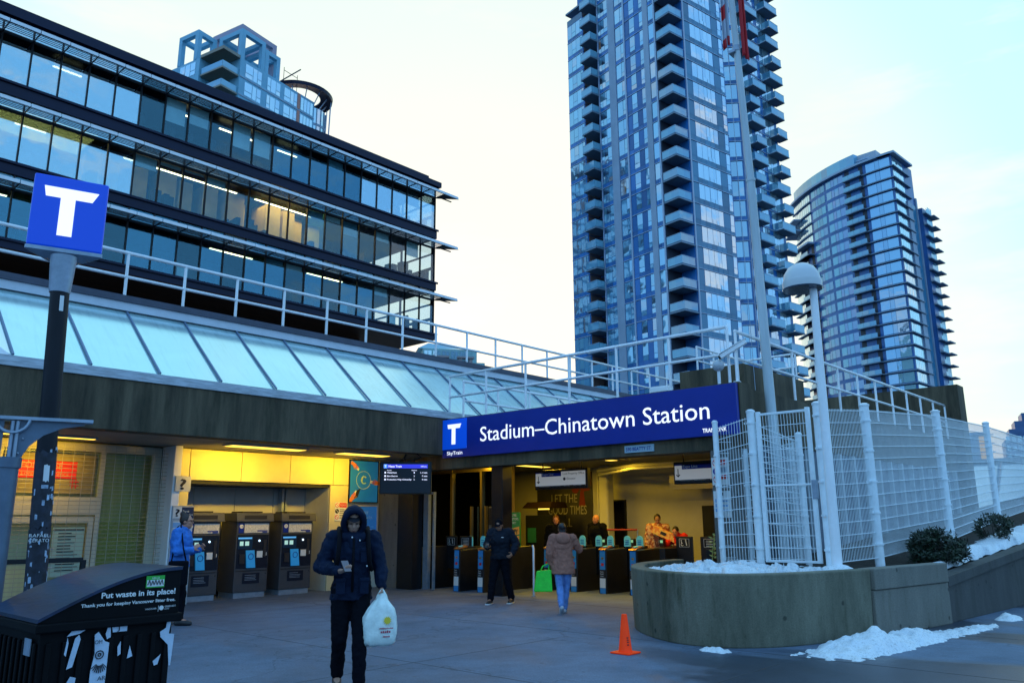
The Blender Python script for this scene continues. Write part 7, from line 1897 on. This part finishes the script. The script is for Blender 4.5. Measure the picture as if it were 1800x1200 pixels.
for sx in (-1, 1):
    q = MB(); c = j["chest"]; q.path([c + V3((sx * .135, -.10, .19)), c + V3((sx * .14, -.0, .235)), c + V3((sx * .135, .11, .18)), c + V3((sx * .14, .170, .05)), c + V3((sx * .155, .165, -.10)), c + V3((sx * .185, .08, -.16))], .022, 8); LBd(q.mesh("strap"), "backpack_strap", M_strap)
q = MB(); w_ = j["waist"]
q.box(-.012, .150, .92, .012, .168, 1.42); LBd(q.mesh("placket"), "zip_placket", M_strap)
for sx, z0, z1 in ((-1, 1.19, 1.33), (-1, .90, 1.05), (1, .90, 1.05)):
    q = MB(); q.box(sx * .07, .145, z0, sx * .155, .170, z1); q.box(sx * .065, .150, z1 - .035, sx * .16, .176, z1); o = LBd(q.mesh("pocket"), "pocket", M_navyj, False); b_ = o.modifiers.new("b", "BEVEL"); b_.width = .008; b_.segments = 2
for (x, z) in ((-.055, 1.40), (.02, 1.43), (-.13, 1.16)): 
    q = MB(); q.ell((x, .185, z), (.007, .006, .009), 8, 6); LBd(q.mesh("toggle"), "toggle", M_paper)
q = MB(); q.ell((0, -.21, 1.22), (.15, .10, .24), 16, 10); LBd(remesh(q, .02, 2), "backpack", M_strap)
def w_of(T, p): return WM[T] @ V3(p)
def local_thing(name, label, cat, T, p): 
    w = w_of(T, p); return thing(name, label, cat, tuple(w))
# phone in his right hand
PH_ = local_thing("phone", "smartphone in the right hand of the man in the navy parka", "phone", T1, (.09, .33, 1.17))
PMx = WM[T1] @ Matrix.Translation((.075, .335, 1.168)) @ Matrix.Rotation(.35, 4, "Z") @ Matrix.Rotation(-.75, 4, "X")
q = MB(PMx); q.box(-.037, -.072, -.004, .037, .072, .004); q.build("case", M_black, PH_, bevel=.003); q = MB(PMx); q.box(-.034, -.068, .0042, .034, .068, .0052); q.build("screen", glow("phone_screen", (.10, .14, .2), .3), PH_)
# plastic carrier bag
BG = local_thing("plastic_bag", "white plastic carrier bag with yellow sun and red print held by the man", "carrier bag", T1, (-.30, .16, .40))
M_bag = mat("bag_plastic", (.78, .88, .82), .28, var=.10, scale=14, bump=.7, bscale=9)
n = 40; prof = [(.905, .025, .02), (.86, .045, .03), (.82, .085, .05), (.765, .125, .072), (.69, .155, .088), (.60, .172, .095), (.52, .178, .095), (.46, .170, .085), (.43, .145, .06), (.425, .05, .02)]
vs, fs = [], []
for i, (z, rx, ry) in enumerate(prof):
    for jx in range(n):
        a = 2 * pi * jx / n; cx = abs(cos(a)) ** .6 * (1 if cos(a) > 0 else -1); cy = abs(sin(a)) ** .6 * (1 if sin(a) > 0 else -1)
        f = .93 + .22 * NZ.noise(V3((cx * 2.8, cy * 2.8, z * 8))) + .06 * sin(a * 9 + z * 9) * (z > .6) + .07 * NZ.noise(V3((cx * 8, cy * 8, z * 16)))
        vs.append(V3((-.285 + cx * rx * f + .05 * (.9 - z), .15 + cy * ry * f, z + .012 * NZ.noise(V3((cx * 3, cy * 3, 5))))))
for i in range(len(prof) - 1):
    for jx in range(n): fs.append((i * n + jx, (i + 1) * n + jx, (i + 1) * n + (jx + 1) % n, i * n + (jx + 1) % n))
fs.append(tuple(range((len(prof) - 1) * n, len(prof) * n))[::-1]); fs.append(tuple(range(n)))
q = MB(WM[T1]); q.add(vs, fs); q.build("bag_body", M_bag, BG, smooth=True)
q = MB(WM[T1])
for sx in (-1, 1): q.path([(-.285 + sx * .05, .15, .82), (-.285 + sx * .035, .15, .88), (-.285 + sx * .012, .15, .925), (-.285, .15, .935)], [.02, .015, .011, .01], 8)
q.build("handle", M_bag, BG, smooth=True)
# print on the bag: sits just off the front surface
R1 = WM[T1].to_3x3(); rt = R1 @ V3((-1, 0, 0)); upv = V3((0, 0, 1)); fn = R1 @ V3((0, 1, 0))
q = MB(WM[T1]); cx_, cz_ = -.335, .66
pts = []
for i in range(24): a = 2 * pi * i / 24; r = .040 if i % 2 else .027; pts.append((cx_ + r * cos(a), .2495, cz_ + r * sin(a)))
q.slab(pts, (0, 1, 0), .004); q.build("sun_print", mat("print_yellow", (.80, .62, .04), .5), BG)
M_rp = mat("print_dark_red", (.45, .02, .06), .5)
q = MB(WM[T1])
for row, (z, h_, x0, x1) in enumerate(((.585, .012, -.39, -.26), (.55, .024, -.365, -.285), (.51, .014, -.36, -.30))):
    x = x0
    while x < x1: q.box(x, .247, z, x + h_ * .55, .2515, z + h_ * RND.uniform(.6, 1)); x += h_ * .8
q.build("red_print", M_rp, BG)

# 2 man in black reading his phone
T2, j, HM, LBd = person("man dressed in black with a dark cap reading a phone before the gates", (12.0, 11.3, .004), RAD(205),
    J=dict(head=(.0, .10, 1.56), neck=(0, .04, 1.45), chest=(0, .03, 1.27), re=(.30, .0, 1.16), rw=(.20, .26, 1.12), le=(-.34, -.02, 1.18), lw=(-.30, .14, .99), rk=(.13, .12, .50), ra=(.16, .20, .085), lk=(-.13, -.02, .50), la=(-.20, -.10, .09)), s=.96,
    nod=.6, M_skin=SK2, jacket=cloth("black_jacket", (.010, .014, .024), .8, .4), trousers=M_blk, shoes=M_sh, hair=M_blk, hairkind="cap", jfat=1.2, tfat=1.12, jlen=.88,
    hands={"r": dict(d=(-.3, 1, .2), palm=(0, 0, 1), side=(-1, 0, 0), curl=.9), "l": dict(d=(.3, .9, -.5), curl=1.1)})
q = MB(); q.box(-.12, .172, 1.26, -.07, .182, 1.275); LBd(q.mesh("logo"), "chest_logo", M_paper)
q = MB()
for p, t in (("r", (0, 1, 0)), ("l", (0, 1, 0))): a = j[p + "a"]; q.box(a.x - .04, a.y - .07, .0, a.x + .04, a.y + .2, .02)
LBd(q.mesh("sole"), "shoe_sole", M_paper)
PH2 = local_thing("phone", "phone held low by the man dressed in black", "phone", T2, (.16, .36, 1.13)); PMx = WM[T2] @ Matrix.Translation((.17, .36, 1.12)) @ Matrix.Rotation(-.7, 4, "X")
q = MB(PMx); q.box(-.036, -.07, -.004, .036, .07, .004); q.build("case", M_black, PH2, bevel=.003)

# 3 woman in pinkish coat from behind
T3, j, HM, LBd = person("woman in a pinkish brown coat and pale blue trousers seen from behind", (11.4, 9.22, .004), RAD(45),
    J=dict(head=(.0, .05, 1.58), re=(.34, .10, 1.20), rw=(.30, .30, 1.30), le=(-.27, -.02, 1.14), lw=(-.24, .05, .92), rk=(.07, .10, .50), ra=(.02, .08, .085), lk=(-.07, -.02, .50), la=(-.06, -.22, .15)), s=.90,
    nod=.25, M_skin=SK2, jacket=cloth("pink_brown_coat", (.36, .155, .11), .9, .5, 10), trousers=cloth("pale_blue_trousers", (.16, .30, .66), .8, .4), shoes=mat("shoe_white", (.5, .52, .55), .6), hair=mat("hair_black", (.012, .010, .012), .5), hairkind="lowbun", jfat=1.12, jlen=.74, flare=.03, tfat=1.0,
    hands={"r": dict(d=(-.2, .5, .8), palm=(-1, 0, 0), curl=.8), "l": dict(curl=1.4, toe=(0, .8, -.6))}, jname="coat")
q = MB(); q.ell((0, -.12, 1.27), (.13, .06, .10), 14, 10); limb(q, (-.09, -.06, 1.31), .05, (.09, -.06, 1.31), .05); LBd(remesh(q, .015, 3), "coat_hood", bpy.data.materials["pink_brown_coat"])
GB_ = local_thing("shopping_bag", "bright green reusable shopping bag in the left hand of the woman in the pinkish coat", "shopping bag", T3, (-.34, .0, .42))
M_gbag = mat("bag_green", (.02, .62, .03), .5, var=.12, scale=8, bump=.4, bscale=10, emit=(.0, .5, .0), es=.03)
q = MB(WM[T3]); q.hexa([(-.52, -.06, .37), (-.20, -.10, .37), (-.20, .10, .37), (-.52, .08, .37)], [(-.47, -.03, .72), (-.21, -.05, .74), (-.21, .05, .74), (-.47, .04, .72)]); q.build("bag_body", M_gbag, GB_, bevel=.02)
q = MB(WM[T3])
for y in (-.03, .03): q.path([(-.40, y, .72), (-.36, y, .80), (-.27, .04, .84), (-.24, .045, .82), (-.26, y, .73)], .009, 6)
q.build("handle", M_gbag, GB_, smooth=True)

# 4 woman in blue walking right behind the bin
T4, j, HM, LBd = person("woman with hair bun in a blue jacket by the ticket machines", (6.20, 12.97, .004), RAD(-42),
    J=dict(head=(.0, .07, 1.60), neck=(0, .03, 1.46), re=(.26, .02, 1.14), rw=(.16, .24, 1.16), le=(-.26, .05, 1.14), lw=(-.18, .26, 1.16), rk=(.09, .10, .51), ra=(.10, .10, .09), lk=(-.09, .0, .49), la=(-.09, -.16, .12)), s=1.0,
    M_skin=SK3, jacket=cloth("bright_blue_jacket", (.045, .20, .62), .7, .5, 10), trousers=M_blk, shoes=M_sh, hair=mat("hair_brown", (.03, .014, .010), .5), hairkind="bun", jfat=1.15, tfat=1.0, jlen=.88,
    hands={"r": dict(d=(-.3, .6, .6), palm=(-1, 0, 0), curl=1.0), "l": dict(d=(.3, .6, .6), palm=(1, 0, 0), curl=1.0, toe=(0, .75, -.65))})
q = MB(); g = lambda x, y, z: HM @ V3((x, y, z))
for sx in (-1, 1): q.path([g(.032 * sx + .022 * cos(t), .098, .012 + .018 * sin(t)) for t in [2 * pi * i / 12 for i in range(12)]], .0025, 5, closed=True); q.path([g(.054 * sx, .096, .015), g(.08 * sx, .0, .015)], .0025, 5)
LBd(q.mesh("glasses"), "glasses", M_black)
SB = local_thing("shoulder_bag", "black shoulder bag hanging on the woman in the blue jacket", "shoulder bag", T4, (.30, .08, .75))
q = MB(WM[T4]); q.box(.27, -.06, .62, .38, .24, 1.0); q.build("bag_body", M_blk, SB, bevel=.03); q = MB(WM[T4]); q.path([(.33, -.02, 1.0), (.30, .0, 1.25), (.22, .0, 1.52), (.14, .02, 1.56), (.24, .08, 1.40), (.32, .14, 1.2), (.33, .2, 1.0)], .012, 8); q.build("strap", M_blk, SB, smooth=True)

# 5, 6 behind the gates
G5 = "people inside the station hall"
person("person with reddish face and dark coat behind the gates, left of the poster words", (16.2, 13.3, .004), RAD(215), s=1.0, nod=.3, M_skin=SK3, jacket=M_blk, trousers=M_blk, shoes=M_sh, hair=mat("hair_auburn", (.12, .03, .012), .6), hairkind="long", vox=.016, jfat=1.05, group=G5)
person("bald man in an open dark overcoat behind the gates, facing left", (16.8, 12.45, .004), RAD(175), s=1.01, M_skin=SK3, jacket=M_blk, trousers=M_blk, shoes=M_sh, vox=.016, jfat=1.2, jlen=.6, group=G5, J=dict(head=(0, .04, 1.60)))
# 7, 8 by the red rail
M_pl = mat("plaid_jacket", (.35, .10, .05), .8, col2=(.7, .45, .25), scale=14, stretch=(1, 1, 1), pos=(.48, .52), detail=1)
person("person in a checked orange and white jacket standing in the hall by the red rail", (16.95, 10.75, .004), RAD(215), s=1.0, nod=.35, M_skin=SK2, jacket=M_pl, trousers=M_blk, shoes=M_sh, hair=mat("hair_dark", (.015, .01, .01), .6), hairkind="beanie", vox=.016, jfat=1.12, group=G5)
person("person in a bright red jacket bending over a patterned box in the hall", (17.0, 10.15, .004), RAD(190), s=.93, nod=.4, M_skin=SK3, jacket=cloth("red_jacket", (.75, .03, .02), .8, .4), trousers=M_blk, shoes=M_sh, hair=bpy.data.materials["hair_dark"], hairkind="beanie", vox=.016, jfat=1.1, group=G5,
       J=dict(chest=(0, .16, 1.20), neck=(0, .26, 1.34), head=(0, .36, 1.42), rs=(.17, .22, 1.30), ls=(-.17, .22, 1.30), re=(.27, .34, 1.08), le=(-.22, .34, 1.08), rw=(.24, .52, 1.15), lw=(-.14, .52, 1.10)))
BX = thing("box", "patterned orange box carried tilted in front of the person in the red jacket", "box", (16.7, 10.3, 1.25))
q = MB(FR(16.72, 10.45, RAD(115), 1.28) @ Matrix.Rotation(-.42, 4, "Y")); q.box(-.32, -.14, -.09, .26, .14, .09); q.build("carton", mat("carton_orange", (.75, .28, .06), .6, col2=(.85, .55, .12), scale=18, pos=(.45, .55), detail=0), BX, bevel=.01)
q = MB(FR(16.72, 10.45, RAD(115), 1.28) @ Matrix.Rotation(-.42, 4, "Y")); q.box(-.08, .141, -.03, .06, .146, .04); q.build("label_patch", M_ink, BX)
